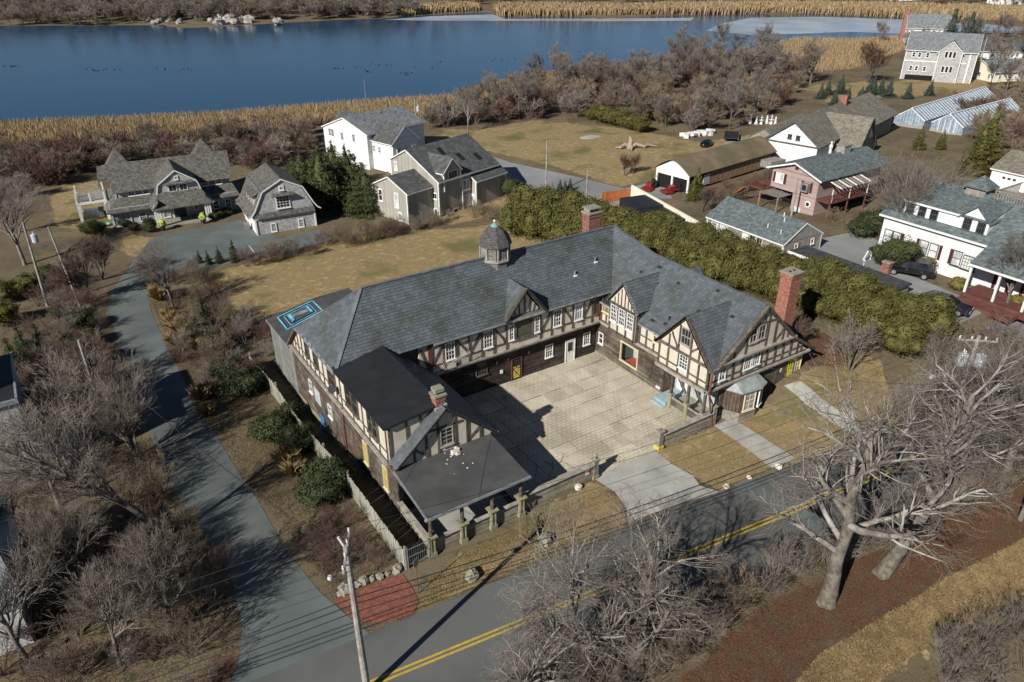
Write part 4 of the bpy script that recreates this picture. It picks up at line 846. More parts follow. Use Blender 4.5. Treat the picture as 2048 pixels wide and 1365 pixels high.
mk('deck_red', (.12,.045,.035,1), (.15,.06,.05,1), 1., rough=.8, pat='board', pw=.14, pdark=.5)
mk('redwood', (.26,.105,.04,1), (.32,.14,.06,1), 1.5, rough=.8, pat='board', pw=.14, pdark=.5)
mk('tan_board', (.28,.20,.13,1), (.22,.16,.10,1), 2., rough=.85)
mk('weather_wood', (.24,.22,.19,1), (.30,.28,.25,1), 2., rough=.9, pat='board', pw=.16, pdark=.5)
mk('cream_wall', (.72,.67,.55,1), rough=.85)
mk('orange_wood', (.42,.14,.04,1), (.36,.12,.04,1), 1., rough=.8, pat='board', pw=.14, pdark=.6)
mk('door_green', (.02,.045,.045,1), rough=.4)
mk('pale_yellow', (.66,.62,.34,1), rough=.8)
def gable(par, x0, x1, y0, y1, z0, e0, e1, rz, ax, wall, roof, ym=None, ov=.3, trim='white_paint', th=.12, base=0.0, rake=.16):
    """gable-roofed block; ax = direction of the ridge; e0/e1 eave heights on the low/high side, rz ridge height"""
    lo, hi = (y0, y1) if ax == 'x' else (x0, x1); a0, a1 = (x0, x1) if ax == 'x' else (y0, y1)
    m_ = (lo+hi)/2 if ym is None else ym
    P = (lambda a, b, z: (a, b, z)) if ax == 'x' else (lambda a, b, z: (b, a, z))
    ext = Vector(P(a1-a0, 0, 0))
    w = MB(); w.prism([P(a0, lo, z0), P(a0, hi, z0), P(a0, hi, e1), P(a0, m_, rz), P(a0, lo, e0)], ext); w.build('wall', M[wall], par)
    for (b, e) in ((lo, e0), (hi, e1)):
        sl_ = (rz-e)/abs(m_-b); bo = b + (ov if b > m_ else -ov); eo = e - sl_*ov
        r = MB(); r.prism([P(a0-ov*.6, m_, rz+.02), P(a1+ov*.6, m_, rz+.02), P(a1+ov*.6, bo, eo+.02), P(a0-ov*.6, bo, eo+.02)], (0,0,th)); r.build('roof', M[roof], par)
        if trim:
            for aa in (a0-ov*.6-.02, a1+ov*.6+.02):
                t = MB(); n = Vector(P(-1 if aa < a1 else 1, 0, 0)); t.beam(P(aa, m_, rz+.0), P(aa, bo, eo+.0), rake, .06, n); t.build('rake_board', M[trim], par)
            f = MB(); n = Vector(P(0, 1 if b > m_ else -1, 0)); f.beam(P(a0-ov*.6, bo+(.03 if b > m_ else -.03), eo), P(a1+ov*.6, bo+(.03 if b > m_ else -.03), eo), .16, .05, n); f.build('fascia', M[trim], par)
    if trim and wall != 'white_siding':
        for aa in (a0, a1):
            for b, e in ((lo, e0), (hi, e1)):
                s1 = -.02 if aa == a0 else .02; s2 = -.02 if b == lo else .02
                c = MB(); p = P(aa+s1, b+s2, 0); c.box(p[0]-.09, p[0]+.09, p[1]-.09, p[1]+.09, z0, e-.05); c.build('corner_board', M[trim], par)
def face(par, which, d):                       # wall frame looking out of a house: 'w' -x, 's' -y, 'e', 'n'
    return {'w': Wall((d,0,0),(0,-1,0),(-1,0,0),par), 's': Wall((0,d,0),(1,0,0),(0,-1,0),par), 'e': Wall((d,0,0),(0,1,0),(1,0,0),par), 'n': Wall((0,d,0),(-1,0,0),(0,1,0),par)}[which]
R16 = math.radians(16)
# ---- grey gabled house
t = thing('grey_house', 'tan-grey sided house of stepped gables with white corner boards', 'house', (3.48,45.76,-2.0), R16)
gable(t, 0, 5.2, -.45, 6.75, -.5, 4.4, 4.4, 6.05, 'x', 'grey_siding', 'dark_asphalt')
gable(t, 4.8, 17.2, -1.7, 8.0, -.5, 5.2, 6.8, 8.6, 'x', 'grey_siding', 'dark_asphalt', ym=4.55)
gable(t, 11.35, 17.75, -2.7, 6.9, -.5, 4.05, 4.6, 7.7, 'x', 'grey_siding', 'dark_asphalt', ym=3.7)
gable(t, 5.9, 9.1, -1.75, 4.5, 3.5, 6.3, 6.3, 7.9, 'y', 'grey_siding', 'dark_asphalt')
f = face(t, 'w', 0); f.window(-1.7, 3.0, .9, 2.1, 1, 2, glass='curtain_glass', trim=.14); f.window(-5.1, 3.1, .9, 1.8, 1, 2, trim=.14); f.window(-1.2, .75, .9, 1.2, 1, 1, glass='glass_pale', rail=False, trim=.14)
f = face(t, 'w', 4.8); f.window(-7.0, 5.9, .75, 1.35, 1, 2, glass='curtain_glass', trim=.12); f.window(.9, 3.0, 1.05, .95, 2, 1, rail=False, trim=.12); f.window(1.0, .55, .8, 1.3, 1, 1, rail=False, trim=.14)
f = face(t, 's', -1.75); f.window(7.6, 5.6, 1.9, 1.35, 3, 1, rail=False, trim=.12); f.window(7.9, .3, 1.1, .6, 1, 1, rail=False, trim=.1); f.window(10.2, 3.6, 1.4, 1.6, 2, 1, glass='glass_pale', rail=False, trim=.1); f.window(10.2, 1.3, 1.4, 1.7, 2, 1, glass='glass_pale', rail=False, trim=.1)
f = face(t, 'w', 11.35); f.door(1.9, -.2, .9, 2.1, 'white_paint', 'white_paint', lites=(-.25,.25,1.2,1.8,2,2))
MB().tube([(9.35,-1.85,5.0),(9.35,-1.85,-.2)], .06, 6).build('downpipe', M['white_paint'], t)
for x, y in ((9.8,2.7),(12.0,1.0),(14.9,.3)):
    z = 8.62-.55*(4.55-y)+.14; MB().obox((x,y,z), (1,0,0), Vector((0,.876,.48)), Vector((0,-.48,.876)), .8, 1.5, .12).build('skylight', M['glass'], t)
# ---- white three-storey house
t = thing('white_house', 'tall white clapboard house with grey roofs behind dark pines', 'house', (12.45,69.03,-1.9), R16)
gable(t, -1, 12.0, 5.05, 17.1, -1, 6.0, 5.7, 7.95, 'x', 'white_siding', 'grey_asphalt', ym=11)
gable(t, 0, 5.75, -.2, 6.2, -1, 5.1, 5.1, 7.5, 'y', 'white_siding', 'dark_asphalt')
gable(t, 2.0, 8, 11, 18.8, 3, 5.5, 5.5, 7.3, 'y', 'white_siding', 'dark_asphalt')
f = face(t, 'w', -1)
for a, z in ((-15.2,4.95),(-14.4,4.95),(-11.8,4.75),(-8.6,4.9),(-15.0,2.15),(-14.2,2.15),(-9.2,1.6)): f.window(a, z, .72, 1.35, 2, 4, trim=.08, glass='glass')
f.door(-7.3, -.9, .9, 2.0, 'white_paint', 'white_paint', lites=(-.35,.35,.2,1.9,2,4))
f = face(t, 'w', 0)
for a, z in ((-4.6,3.6),(-3.2,3.55)): f.window(a, z, .6, 1.0, 2, 3, trim=.07)
f = face(t, 's', -.2)
for x in (1.2, 2.9, 4.6): f.window(x, 3.3, .75, 1.5, 2, 3, glass='glass_pale', trim=.09)
for k, y in enumerate((-.6, .4, 1.4)): MB().box(-1.5,-1.1,y,y+.7,-.9,-.1).build('heat_pump', M['white_paint'], t)
MB().box(-1.9,-1,14.5,16.9,.7,1.0).build('balcony', M['white_paint'], t)
for x, y in ((1.5,8.6),(6.4,9.8),(9.2,9.3)): MB().lathe([(.08,0),(.08,.4)], 6, (x,y,6.05+(y-5.05)*.33)).build('vent_pipe', M['membrane'], t)
# ---- shingled gambrel garage
def gambrel_wall(par, pts, y, ext, mat): MB().prism([(x, y, z) for x, z in pts], (0, ext, 0)).build('wall', M[mat], par)
def gambrel_roof(par, pts, y0, y1, mat, trim=True):
    for k in range(len(pts)-1):
        (xa, za), (xb, zb) = pts[k], pts[k+1]; n = Vector((-(zb-za), 0, xb-xa)).normalized()
        if n.z < 0: n = -n
        r = MB(); r.prism([(xa,y0,za), (xb,y0,zb), (xb,y1,zb), (xa,y1,za)], n*.12); r.build('roof', M[mat], par)
        if trim: MB().beam((xa+n.x*.02, y0-.03, za+n.z*.02), (xb+n.x*.02, y0-.03, zb+n.z*.02), .17, .07, (0,-1,0)).build('rake_board', M['white_paint'], par)
RS = math.radians(-4.4)
t = thing('shingled_garage', 'grey shingled gambrel garage with a row of small white dormers', 'garage', (-15.33,52.56,-2.0), RS)
gp_ = [(-.75,2.45),(-.25,2.75),(.25,3.4),(1.5,5.75),(4.15,7.1),(6.8,5.75),(8.0,3.4),(8.45,2.75),(8.9,2.45)]
gambrel_wall(t, [(.1,2.6),(.5,3.4),(1.6,5.6),(4.15,6.95),(6.7,5.6),(7.8,3.4),(8.0,2.6)], .0, 8.8, 'grey_shingle')
MB().box(.1,7.95,.1,8.8,-.4,2.62).build('wall', M['grey_shingle'], t); MB().poly((.0,-.3,2.3),(8.1,-.3,2.3),(8.0,.0,2.9),(.1,.0,2.9)).build('skirt_roof', M['cedar_roof'], t); MB().box(0,8.1,-.05,.1,2.1,2.32).build('frieze', M['white_paint'], t)
gambrel_roof(t, gp_, -.12, 9.0, 'cedar_roof')
f = face(t, 's', 0.0); f.window(4.0, 4.1, 1.85, 1.75, 4, 4, trim=.12); f.window(4.05, 5.95, .62, .62, 2, 2, rail=False, trim=.14)
MB().prism([(2.7,-.02,5.25),(5.4,-.02,5.25),(5.6,-.6,4.98),(2.5,-.6,4.98)], (0,0,.08)).build('window_hood', M['cedar_roof'], t)
f = face(t, 's', .1); f.window(2.3, .75, .75, 1.2, 3, 4, trim=.13); f.window(6.0, .75, .75, 1.2, 3, 4, trim=.13)
for x in (.05, 8.0): MB().box(x-.1,x+.1,-.02,.2,-.3,2.2).build('corner_board', M['white_paint'], t)
for k in range(4):
    y = 1.6+k*1.35; d = MB(); d.prism([(.35,y-.42,3.7),(.35,y+.42,3.7),(.35,y+.42,4.9),(.35,y-.42,4.9)], (1.2,0,0)); o = d.build('dormer', M['white_paint'], t); MB().poly((.3,y-.22,3.95),(.3,y+.22,3.95),(.3,y+.22,4.6),(.3,y-.22,4.6)).build('pane', M['glass'], o)
    MB().prism([(.15,y-.6,4.85),(.15,y+.6,4.85),(2.2,y+.6,5.75),(2.2,y-.6,5.75)], (0,0,.1)).build('dormer_roof', M['cedar_roof'], o)
for k, y in enumerate((1.8,4.4,7.0)): MB().box(.0,.1,y-1.05,y+1.05,-.2,2.0).build('garage_door', M['white_paint'], t)
MB().box(-.9,-.3,3.1,3.6,-.1,.9).build('bin_store', M['gutter'], t)
# ---- shingled house with the gambrel porch
t = thing('shingled_house', 'long grey shingled house with a flared gambrel porch and roof deck', 'house', (-30.97,66.76,-2.0), RS)
MB().box(0,16.8,0,10,-.4,2.6).build('wall', M['grey_shingle'], t); MB().box(1.5,16.4,2,9.5,2.5,4.5).build('wall', M['grey_shingle'], t)
def slope(par, pts, mat, th=.12, name='roof'): MB().prism(pts, (0,0,th)).build(name, M[mat], par)
slope(t, [(-.4,-.7,2.1),(5.9,-.7,2.1),(5.9,2,3.3),(1.2,2,3.3)], 'cedar_roof'); slope(t, [(12.2,-.7,2.1),(17.2,-.7,2.1),(16.7,2,3.3),(12.2,2,3.3)], 'cedar_roof'); slope(t, [(-.4,-.7,2.1),(1.2,2,3.3),(1.2,9,3.3),(-.4,10.5,2.1)], 'cedar_roof')
slope(t, [(1.0,1.5,4.2),(16.8,1.5,4.2),(17.4,6,7.15),(.5,6,7.15)], 'cedar_roof'); slope(t, [(.5,6,7.15),(17.4,6,7.15),(16.8,10.5,4.2),(1.0,10.5,4.2)], 'cedar_roof'); MB().prism([(1.05,2,3.3),(1.05,9.8,3.3),(1.05,9.8,4.4),(1.05,6,7.0),(1.05,2,4.4)], (.3,0,0)).build('wall', M['grey_shingle'], t); slope(t, [(-.5,4.6,5.5),(1.6,4.6,5.5),(1.4,6.3,7.0),(-.2,6.3,7.0)], 'cedar_roof')
pts = [(5.1,2.55),(5.6,2.9),(6.15,3.6),(6.6,5.3),(9.1,7.0),(11.6,5.3),(12.1,3.6),(12.7,2.9),(13.2,2.55)]
gambrel_wall(t, [(6.1,2.7),(6.35,3.6),(6.75,5.2),(9.1,6.8),(11.45,5.2),(11.95,3.6),(12.1,2.7)], -1.0, 7, 'grey_shingle'); gambrel_roof(t, pts[2:7], -1.15, 6.2, 'cedar_roof'); gambrel_roof(t, pts[:3], -3.5, 2.2, 'cedar_roof', False); gambrel_roof(t, pts[6:], -3.5, 2.2, 'cedar_roof', False)
slope(t, [(5.2,-3.6,2.5),(13.1,-3.6,2.5),(11.9,-1.0,4.1),(6.3,-1.0,4.1)], 'cedar_roof', name='porch_roof')
MB().beam((5.15,-3.5,2.6), (6.2,-1.1,3.7), .16, .1, (-1,-.3,0)).build('rake_board', M['white_paint'], t); MB().beam((13.15,-3.5,2.6), (12.1,-1.1,3.7), .16, .1, (1,-.3,0)).build('rake_board', M['white_paint'], t)
f = face(t, 's', -1.0)
for x in (8.4, 9.8): f.window(x, 4.6, 1.1, 1.0, 2, 2, rail=False, trim=.1)
f.window(9.1, 6.0, .55, .55, 2, 2, rail=False, trim=.12); MB().prism([(7.3,-1.02,5.4),(10.9,-1.02,5.4),(11.1,-1.5,5.2),(7.1,-1.5,5.2)], (0,0,.07)).build('window_hood', M['cedar_roof'], t)
for x in (5.7, 12.2):
    for k in (-.3, .0, .3): MB().box(x+k-.11,x+k+.11,-3.35,-3.1,0,2.5).build('porch_column', M['white_paint'], t)
MB().box(5.2,12.9,-3.5,.0,-.3,.12).build('porch_floor', M['stone_cap'], t); MB().box(6.0,12.2,-4.2,-3.5,-.3,-.05).build('porch_step', M['stone_cap'], t)
f = face(t, 's', 0.0); f.door(8.8, .1, 1.7, 2.1, 'door_green', 'white_paint', label='wide dark green front door'); f.window(11.0, 1.3, .6, 1.0, 1, 1, rail=False, trim=.1); f.window(7.0, 1.1, .9, 1.5, 1, 2, glass='glass_pale'); f.window(3.9, 1.0, .95, 1.35, 3, 4, trim=.12); f.window(13.7, 1.1, .85, 1.3, 2, 2, trim=.12); f.window(15.4, 1.1, .85, 1.3, 2, 2, trim=.12); f.window(1.3, 1.0, 2.3, 1.9, 4, 3, glass='glass_pale', rail=False, trim=.1)
f = face(t, 's', 2.0)
for x in (3.2, 4.15, 5.1, 13.0, 13.95, 14.9): f.window(x, 3.9, .85, .85, 2, 2, rail=False, trim=.09)
for x, y in ((2.6,11.5), (14.6,11.2)): MB().add([(x-1.9,y-1.9,5.4),(x+1.9,y-1.9,5.4),(x+1.9,y+1.9,5.4),(x-1.9,y+1.9,5.4),(x,y,8.3)], [(0,1,4),(1,2,4),(2,3,4),(3,0,4),(3,2,1,0)]).build('tower_roof', M['cedar_roof'], t); MB().box(x-1.7,x+1.7,y-1.7,y+1.7,0,5.45).build('tower_wall', M['grey_shingle'], t)
MB().box(-3.9,0,4.2,9.8,2.55,2.85).build('deck', M['white_paint'], t); MB().box(-3.7,0,4.4,9.6,2.86,2.9).build('deck_boards', M['weather_wood'], t)
for x, y in ((-3.75,4.35),(-2.0,4.35),(-.2,4.35),(-3.75,7),(-3.75,9.65),(-.2,9.65)): MB().box(x-.1,x+.1,y-.1,y+.1,2.85,3.95).build('deck_post', M['white_paint'], t)
for x, y in ((-3.7,4.4),(-.3,4.4),(-3.7,9.6)): MB().box(x-.2,x+.2,y-.2,y+.2,-.4,2.55).build('deck_column', M['white_paint'], t)
for z in (3.2,3.5,3.8): MB().tube([(-.2,9.65,z),(-3.75,9.65,z),(-3.75,4.35,z),(-.2,4.35,z)], .02, 4).build('deck_rail', M['gutter'], t)
MB().box(-3.4,-.8,6.2,8.4,.0,.8).build('garden_sofa', M['gutter'], t)
# ---- long gabled barn
t = thing('white_barn', 'white gabled barn with a broad brown-grey roof and A-shaped side gable', 'barn', (66.6,36.24,-.5), math.radians(16))
gable(t, 0, 20, -7.9, .65, -.5, 3.9, 3.9, 7.1, 'x', 'white_siding', 'brown_asphalt', ov=.6, trim='dark_asphalt', rake=.3)
gable(t, 7.2, 16.0, -12.0, -3, -.5, 2.0, 2.0, 6.8, 'y', 'weather_wood', 'brown_asphalt', ov=.5, trim='dark_asphalt', rake=.4)
gable(t, 4, 20, .6, 5.5, -.5, 2.6, 2.6, 4.2, 'x', 'weather_wood', 'brown_asphalt', trim=None); gable(t, 19, 36, -9, 2, -.5, 3.6, 3.6, 6.6, 'x', 'weather_wood', 'brown_asphalt', ov=.6, trim='dark_asphalt')
f = face(t, 'w', 0); f.window(3.1, 4.6, .7, .75, 2, 3, frame='dark_asphalt', rail=False, trim=.1); f.window(4.5, 4.55, .7, .75, 2, 3, frame='dark_asphalt', rail=False, trim=.1); f.bar(-.7, 3.5, 7.9, 3.4, .25, .06, 'dark_asphalt', 'belt_board'); f.door(.6, -.3, .9, 2.2, 'white_paint', 'dark_asphalt', lites=(-.25,.25,.9,1.9,1,2))
f = face(t, 's', -12.0); f.panel('gable_glass', [(9.2,3.5),(14.0,3.5),(11.6,6.0)], M['glass'], .05, .05); f.panel('gable_panel', [(11.9,3.5),(13.8,3.5),(12.2,5.2)], M['white_paint'], .05, .08)
c = MB(); c.box(21.5,22.6,-4.2,-3.2,4,8.1); c.build('chimney', M['brick'], t)
# ---- pink house
t = thing('pink_house', 'pink two-storey house with a low grey-green roof and striped awning', 'house', (44.43,10.71,1.2))
MB().box(.0,13,.0,7.2,2.3,4.9).build('wall', M['pink_siding'], t); MB().box(.0,3.0,.0,3.5,-.6,2.35).build('wall', M['pink_siding'], t); MB().box(3,13,.4,7.2,-.8,2.35).build('basement_wall', M['dark_void'], t); MB().prism([(0,0,4.85),(0,7.2,4.85),(0,3.6,6.1)], (13,0,0)).build('gable_wall', M['pink_siding'], t)
for b, bo in ((3.6,-.7),(3.6,7.9)): slope(t, [(-.5,b,6.25),(14.6,b,6.25),(14.6,bo,4.75),(-.5,bo,4.75)], 'green_asphalt'); MB().beam((-.53,b,6.2), (-.53,bo,4.72), .2, .07, (-1,0,0)).build('rake_board', M['white_paint'], t)
f = face(t, 'w', 0); f.window(-5.9, 3.7, 1.3, 1.3, 2, 1, glass='curtain_glass', rail=False, trim=.1)
for a in (-6.75, -5.05): f.panel('shutter', [(a-.18,3.05),(a+.18,3.05),(a+.18,4.35),(a-.18,4.35)], M['maroon'], .05, .08)
for a in (-2.3, -.95): f.panel('shutter', [(a-.16,2.9),(a+.16,2.9),(a+.16,4.2),(a-.16,4.2)], M['maroon'], .05, .08)
MB().obox(f.pt(-1.62,3.5,.3), (0,1,0), Z, (-1,0,0), .9, 1.1, .5).build('box_window', M['gutter'], t); MB().obox(f.pt(-1.62,3.5,.57), (0,1,0), Z, (-1,0,0), .6, .7, .04).build('pane', M['glass'], t)
MB().lathe([(.42,0),(.42,.08)], 16).build('round_window', M['white_paint'], t, label='round porthole window').matrix_local = Matrix.Translation(f.pt(-1.0,1.4,.0)) @ Matrix.Rotation(-math.pi/2, 4, 'Y'); MB().lathe([(.25,0),(.25,.1)], 16).build('porthole_glass', M['glass'], t).matrix_local = Matrix.Translation(f.pt(-1.0,1.4,.02)) @ Matrix.Rotation(-math.pi/2, 4, 'Y')
f.panel('gable_vent', [(-3.8,5.3),(-3.3,5.3),(-3.3,5.75),(-3.8,5.75)], M['maroon'], .04, .05); f.window(-2.6, -.1, 1.3, 1.5, 2, 2, frame='white_paint', glass='curtain_glass')
c = MB(); c.box(8.6,10.0,3.0,4.2,5.5,7.2); o = c.build('chimney', M['stone_wall'], t); MB().box(8.5,10.1,2.9,4.3,7.2,7.35).build('chimney_cap', M['stone_cap'], o)
for k in range(9): MB().prism([(1.6+k*.75,-.1,4.5),(2.0+k*.75,-.1,4.5),(2.0+k*.75,-2.2,3.9),(1.6+k*.75,-2.2,3.9)], (0,0,.05)).build('awning_stripe', M['weather_wood' if k % 2 else 'cream_wall'], t)
MB().box(.2,8,-2.0,.0,2.1,2.3).build('balcony', M['deck_red'], t)
for k in range(16): MB().box(.25+k*.5,.3+k*.5,-2.0,-1.95,2.3,3.2).build('baluster', M['deck_red'], t)
MB().box(.2,8,-2.02,-1.93,3.2,3.28).build('balcony_rail', M['deck_red'], t)
for x in (.4,4,7.8): MB().box(x-.08,x+.08,-1.95,-1.8,-.8,2.1).build('balcony_post', M['deck_red'], t); MB().box(x-.06,x+.06,-2,-1.9,2.3,4.0).build('awning_post', M['cream_wall'], t)
MB().box(-1.4,2.8,7.2,9.8,1.9,2.1).build('side_deck', M['deck_red'], t)
for k in range(14): MB().box(-1.4,-1.35,7.3+k*.18,7.35+k*.18,2.1,3.0).build('baluster', M['deck_red'], t)
MB().box(-1.42,-1.32,7.2,9.8,3.0,3.1).build('deck_rail', M['deck_red'], t)
for k in range(7): MB().box(-2.2,-1.2,9.9+k*.28,10.15+k*.28,1.6-k*.25,1.75-k*.25).build('stair_tread', M['redwood'], t)
for k in range(10): MB().box(-2.6,.0,3.7+k*.33,3.82+k*.33,1.95,2.05).build('pergola_slat', M['weather_wood'], t)
for x, y in ((-2.5,3.8),(-2.5,6.7)): MB().box(x-.08,x+.08,y-.08,y+.08,-.8,1.95).build('pergola_post', M['tan_board'], t)
MB().box(.5,3.4,8.0,9.8,4.3,5.2).build('roof_stair', M['weather_wood'], t)
# ---- long low shed
t = thing('long_shed', 'long low shed with a bowed mossy brown roof and peeling white gable', 'shed', (41.91,30.3,-.4), math.radians(7))
w_ = MB(); w_.prism([(0,0,2.0),(0,6.2,2.0),(0,6.2,2.7),(0,3.1,4.4),(0,0,2.7)], (.15,0,0)); w_.build('gable_wall', M['white_siding'], t)
for y in (.15,3.1,6.05): MB().box(0,.2,y-.15,y+.15,-.4,2.0).build('gate_pier', M['white_paint'], t)
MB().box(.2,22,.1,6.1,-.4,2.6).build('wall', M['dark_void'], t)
rp_ = [(-.35,2.55),(.6,3.25),(1.6,3.9),(2.5,4.3),(3.1,4.42),(3.7,4.3),(4.6,3.9),(5.6,3.25),(6.55,2.55)]
for k in range(8): MB().prism([(-.3,rp_[k][0],rp_[k][1]),(22.3,rp_[k][0],rp_[k][1]),(22.3,rp_[k+1][0],rp_[k+1][1]),(-.3,rp_[k+1][0],rp_[k+1][1])], (0,0,.1)).build('roof', M['moss_felt'], t)
for k in range(13): MB().box(5.2+k*1.25,6.3+k*1.25,-.05,.1,.7,2.3).build('shed_panel', M['tan_board'], t)
MB().box(5.0,21.5,-.12,-.02,2.3,2.45).build('shed_beam', M['redwood'], t); MB().box(5.0,21.5,-.12,-.02,.5,.65).build('shed_beam', M['redwood'], t); MB().box(3.5,5.0,-.1,.05,.6,2.2).build('pale_door', M['pale_board'], t)
# ---- small grey outbuilding behind the hedge
t = thing('grey_outbuilding', 'low weathered board outbuilding with a green-grey roof behind the hedge', 'outbuilding', (28.37,2.46,1.5))
gable(t, 0, 6.4, .2, 11.3, -.3, 2.0, 2.0, 3.75, 'y', 'weather_wood', 'green_asphalt', ov=.25)
f = face(t, 'w', 0)
for a in (-10.1, -8.7): f.window(a, 1.15, 1.1, 1.35, 1, 2, glass='curtain_glass', trim=.13)
f.window(-4.4, 1.1, .85, 1.2, 2, 2, rail=False); f.window(-3.4, 1.1, .85, 1.2, 2, 2, rail=False); f.panel('white_door', [(-5.9,.1),(-5.0,.1),(-5.0,1.7),(-5.9,1.7)], M['white_paint'], .05, .06)
MB().box(-.02,6.42,.1,.22,-.3,2.0).build('stone_facing', M['stone_wall'], t); MB().prism([(0,.1,1.95),(6.4,.1,1.95),(3.2,.1,3.6)], (0,.1,0)).build('stone_gable', M['stone_wall'], t)
f = face(t, 's', .1)
for x in (2.0, 4.8):
    f.window(x, 1.35, .62, .62, 1, 1, rail=False, trim=.1)
    for s_ in (-.48, .48): f.panel('shutter', [(x+s_-.12,1.0),(x+s_+.12,1.0),(x+s_+.12,1.7),(x+s_-.12,1.7)], M['redwood'], .04, .06)
for x, y in ((2.4,2.4),(3.0,3.0),(1.0,3.4),(.8,1.4)): MB().lathe([(.06,0),(.06,.45)], 6, (x,y,2.2+min(x,6.4-x)*.52)).build('vent_pipe', M['white_paint'], t)
# ---- flat-roofed sheds with a cream parapet between hedge and lane
t = thing('flat_roof_stores', 'row of low black flat-roofed stores behind a cream parapet wall', 'outbuilding', (0,0,0))
pa = G(1262,398); pb = G(1425,462); d_ = (pb-pa); d_.z = 0; L_ = d_.length; d_.normalize(); n_ = Vector((d_.y,-d_.x,0)); zb = 1.2
MB().obox(pa+d_*L_/2+Z*(.8), d_, n_, Z, L_, .25, 2.6).build('parapet', M['cream_wall'], t)
for a0, a1, z in ((.2,.45,1.35),(.45,.72,1.15),(.74,.99,1.0)): c = pa+d_*L_*(a0+a1)/2+n_*2.2+Z*(z-.2); MB().obox(c, d_, n_, Z, L_*(a1-a0)-.1, 4.0, 1.4).build('store', M['membrane'], t)
MB().obox(pa-d_*.1+n_*2.3+Z*.6, n_, d_, Z, 5.0, .1, 1.8).build('orange_fence', M['orange_wood'], t)
# ---- white house with dormers on the right
t = thing('white_dormer_house', 'white house with a wide dormer row, maroon shutters and grey-green roof', 'house', (39.16,-1.73,1.6))
MB().box(0,10,-20,0,-.3,4.4).build('wall', M['white_siding'], t); MB().prism([(0,0,4.3),(10,0,4.3),(5,0,7.7)], (0,-20,0)).build('gable_wall', M['white_siding'], t)
slope(t, [(-.4,.4,4.4),(5,.4,7.9),(5,-22,7.9),(-.4,-22,4.4)], 'green_asphalt'); slope(t, [(5,.4,7.9),(10.4,.4,4.4),(10.4,-22,4.4),(5,-22,7.9)], 'green_asphalt'); MB().beam((-.45,.4,4.42), (-.45,-11.6,4.42), .2, .1, (-1,0,0)).build('gutter', M['white_paint'], t)
MB().prism([(.55,-1.6,4.6),(.55,-1.6,6.45),(4.3,-1.6,7.45),(4.3,-1.6,4.6)], (0,-8.8,0)).build('dormer', M['white_siding'], t); slope(t, [(.3,-1.45,6.42),(4.6,-1.45,7.62),(4.6,-10.5,7.62),(.3,-10.5,6.42)], 'green_asphalt', .1, 'dormer_roof'); MB().beam((.28,-1.45,6.44), (.28,-7.6,6.44), .2, .06, (-1,0,0)).build('dormer_fascia', M['white_paint'], t)
MB().prism([(.5,-7.6,6.3),(.5,-10.4,6.3),(.5,-9.0,7.6)], (3.5,0,0)).build('dormer_gable', M['white_siding'], t)
for s_ in (-1, 1): slope(t, [(.25,-9.0,7.7),(4.6,-9.0,7.7),(4.6,-9.0+s_*1.6,6.25),(.25,-9.0+s_*1.6,6.25)], 'green_asphalt', .09, 'dormer_roof')
f = face(t, 'w', .55)
for a in (2.3, 3.6, 4.9, 8.35, 9.75): f.window(a, 5.72, .82, 1.2, 3, 2, frame='dark_asphalt', trim=.07)
f = face(t, 'w', 0)
for a in (.9, 1.9, 5.0, 6.1, 8.6): f.window(a, 2.2, .95, 1.6, 1, 2, frame='dark_asphalt', glass='curtain_glass', trim=.06)
f.window(9.9, 2.1, 1.4, 1.5, 5, 4, frame='dark_asphalt', glass='curtain_glass', rail=False, trim=.06)
for a in (4.3, 6.8, 7.95, 2.55): f.panel('shutter', [(a-.15,1.4),(a+.15,1.4),(a+.15,3.0),(a-.15,3.0)], M['maroon'], .05, .06)
slope(t, [(-3.4,-11.4,3.3),(2,-11.4,5.9),(2,-20,5.9),(-3.4,-20,3.3)], 'green_asphalt', .12, 'porch_roof'); MB().beam((-3.45,-11.4,3.3), (-3.45,-20,3.3), .2, .1, (-1,0,0)).build('fascia', M['white_paint'], t)
for y in (-11.6,-14.3,-17): MB().box(-3.2,-3.0,y-.1,y+.1,-.2,3.3).build('porch_post', M['white_paint'], t)
MB().box(-3.4,0,-20,-11.4,-.3,.35).build('porch_deck', M['deck_red'], t); MB().box(-5.2,-3.4,-17,-11.6,-.3,.1).build('porch_step', M['deck_red'], t)
for k in range(12): MB().box(-.06,.02,-12.2-k*.65,-11.9-k*.65,.4,3.0).build('porch_stud', M['maroon' if k % 2 else 'white_paint'], t)
MB().box(4.1,6.1,-7.6,-5.6,7.0,8.4).build('roof_lantern', M['weather_wood'], t); MB().add([(3.8,-7.9,8.4),(6.4,-7.9,8.4),(6.4,-5.3,8.4),(3.8,-5.3,8.4),(5.1,-6.6,9.6)], [(0,1,4),(1,2,4),(2,3,4),(3,0,4),(3,2,1,0)]).build('lantern_roof', M['green_asphalt'], t)
MB().box(4.4,9.6,-14.5,-8.4,7.2,7.5).build('roof_deck', M['weather_wood'], t)
for k in range(22): MB().box(4.4,4.46,-8.5-k*.27,-8.43-k*.27,7.5,8.5).build('baluster', M['weather_wood'], t)
for k in range(18): MB().box(4.45+k*.28,4.52+k*.28,-8.5,-8.44,7.5,8.5).build('baluster', M['weather_wood'], t)
MB().box(4.36,4.5,-14.5,-8.4,8.5,8.58).build('deck_rail', M['weather_wood'], t); MB().box(4.4,9.6,-8.54,-8.4,8.5,8.58).build('deck_rail', M['weather_wood'], t)
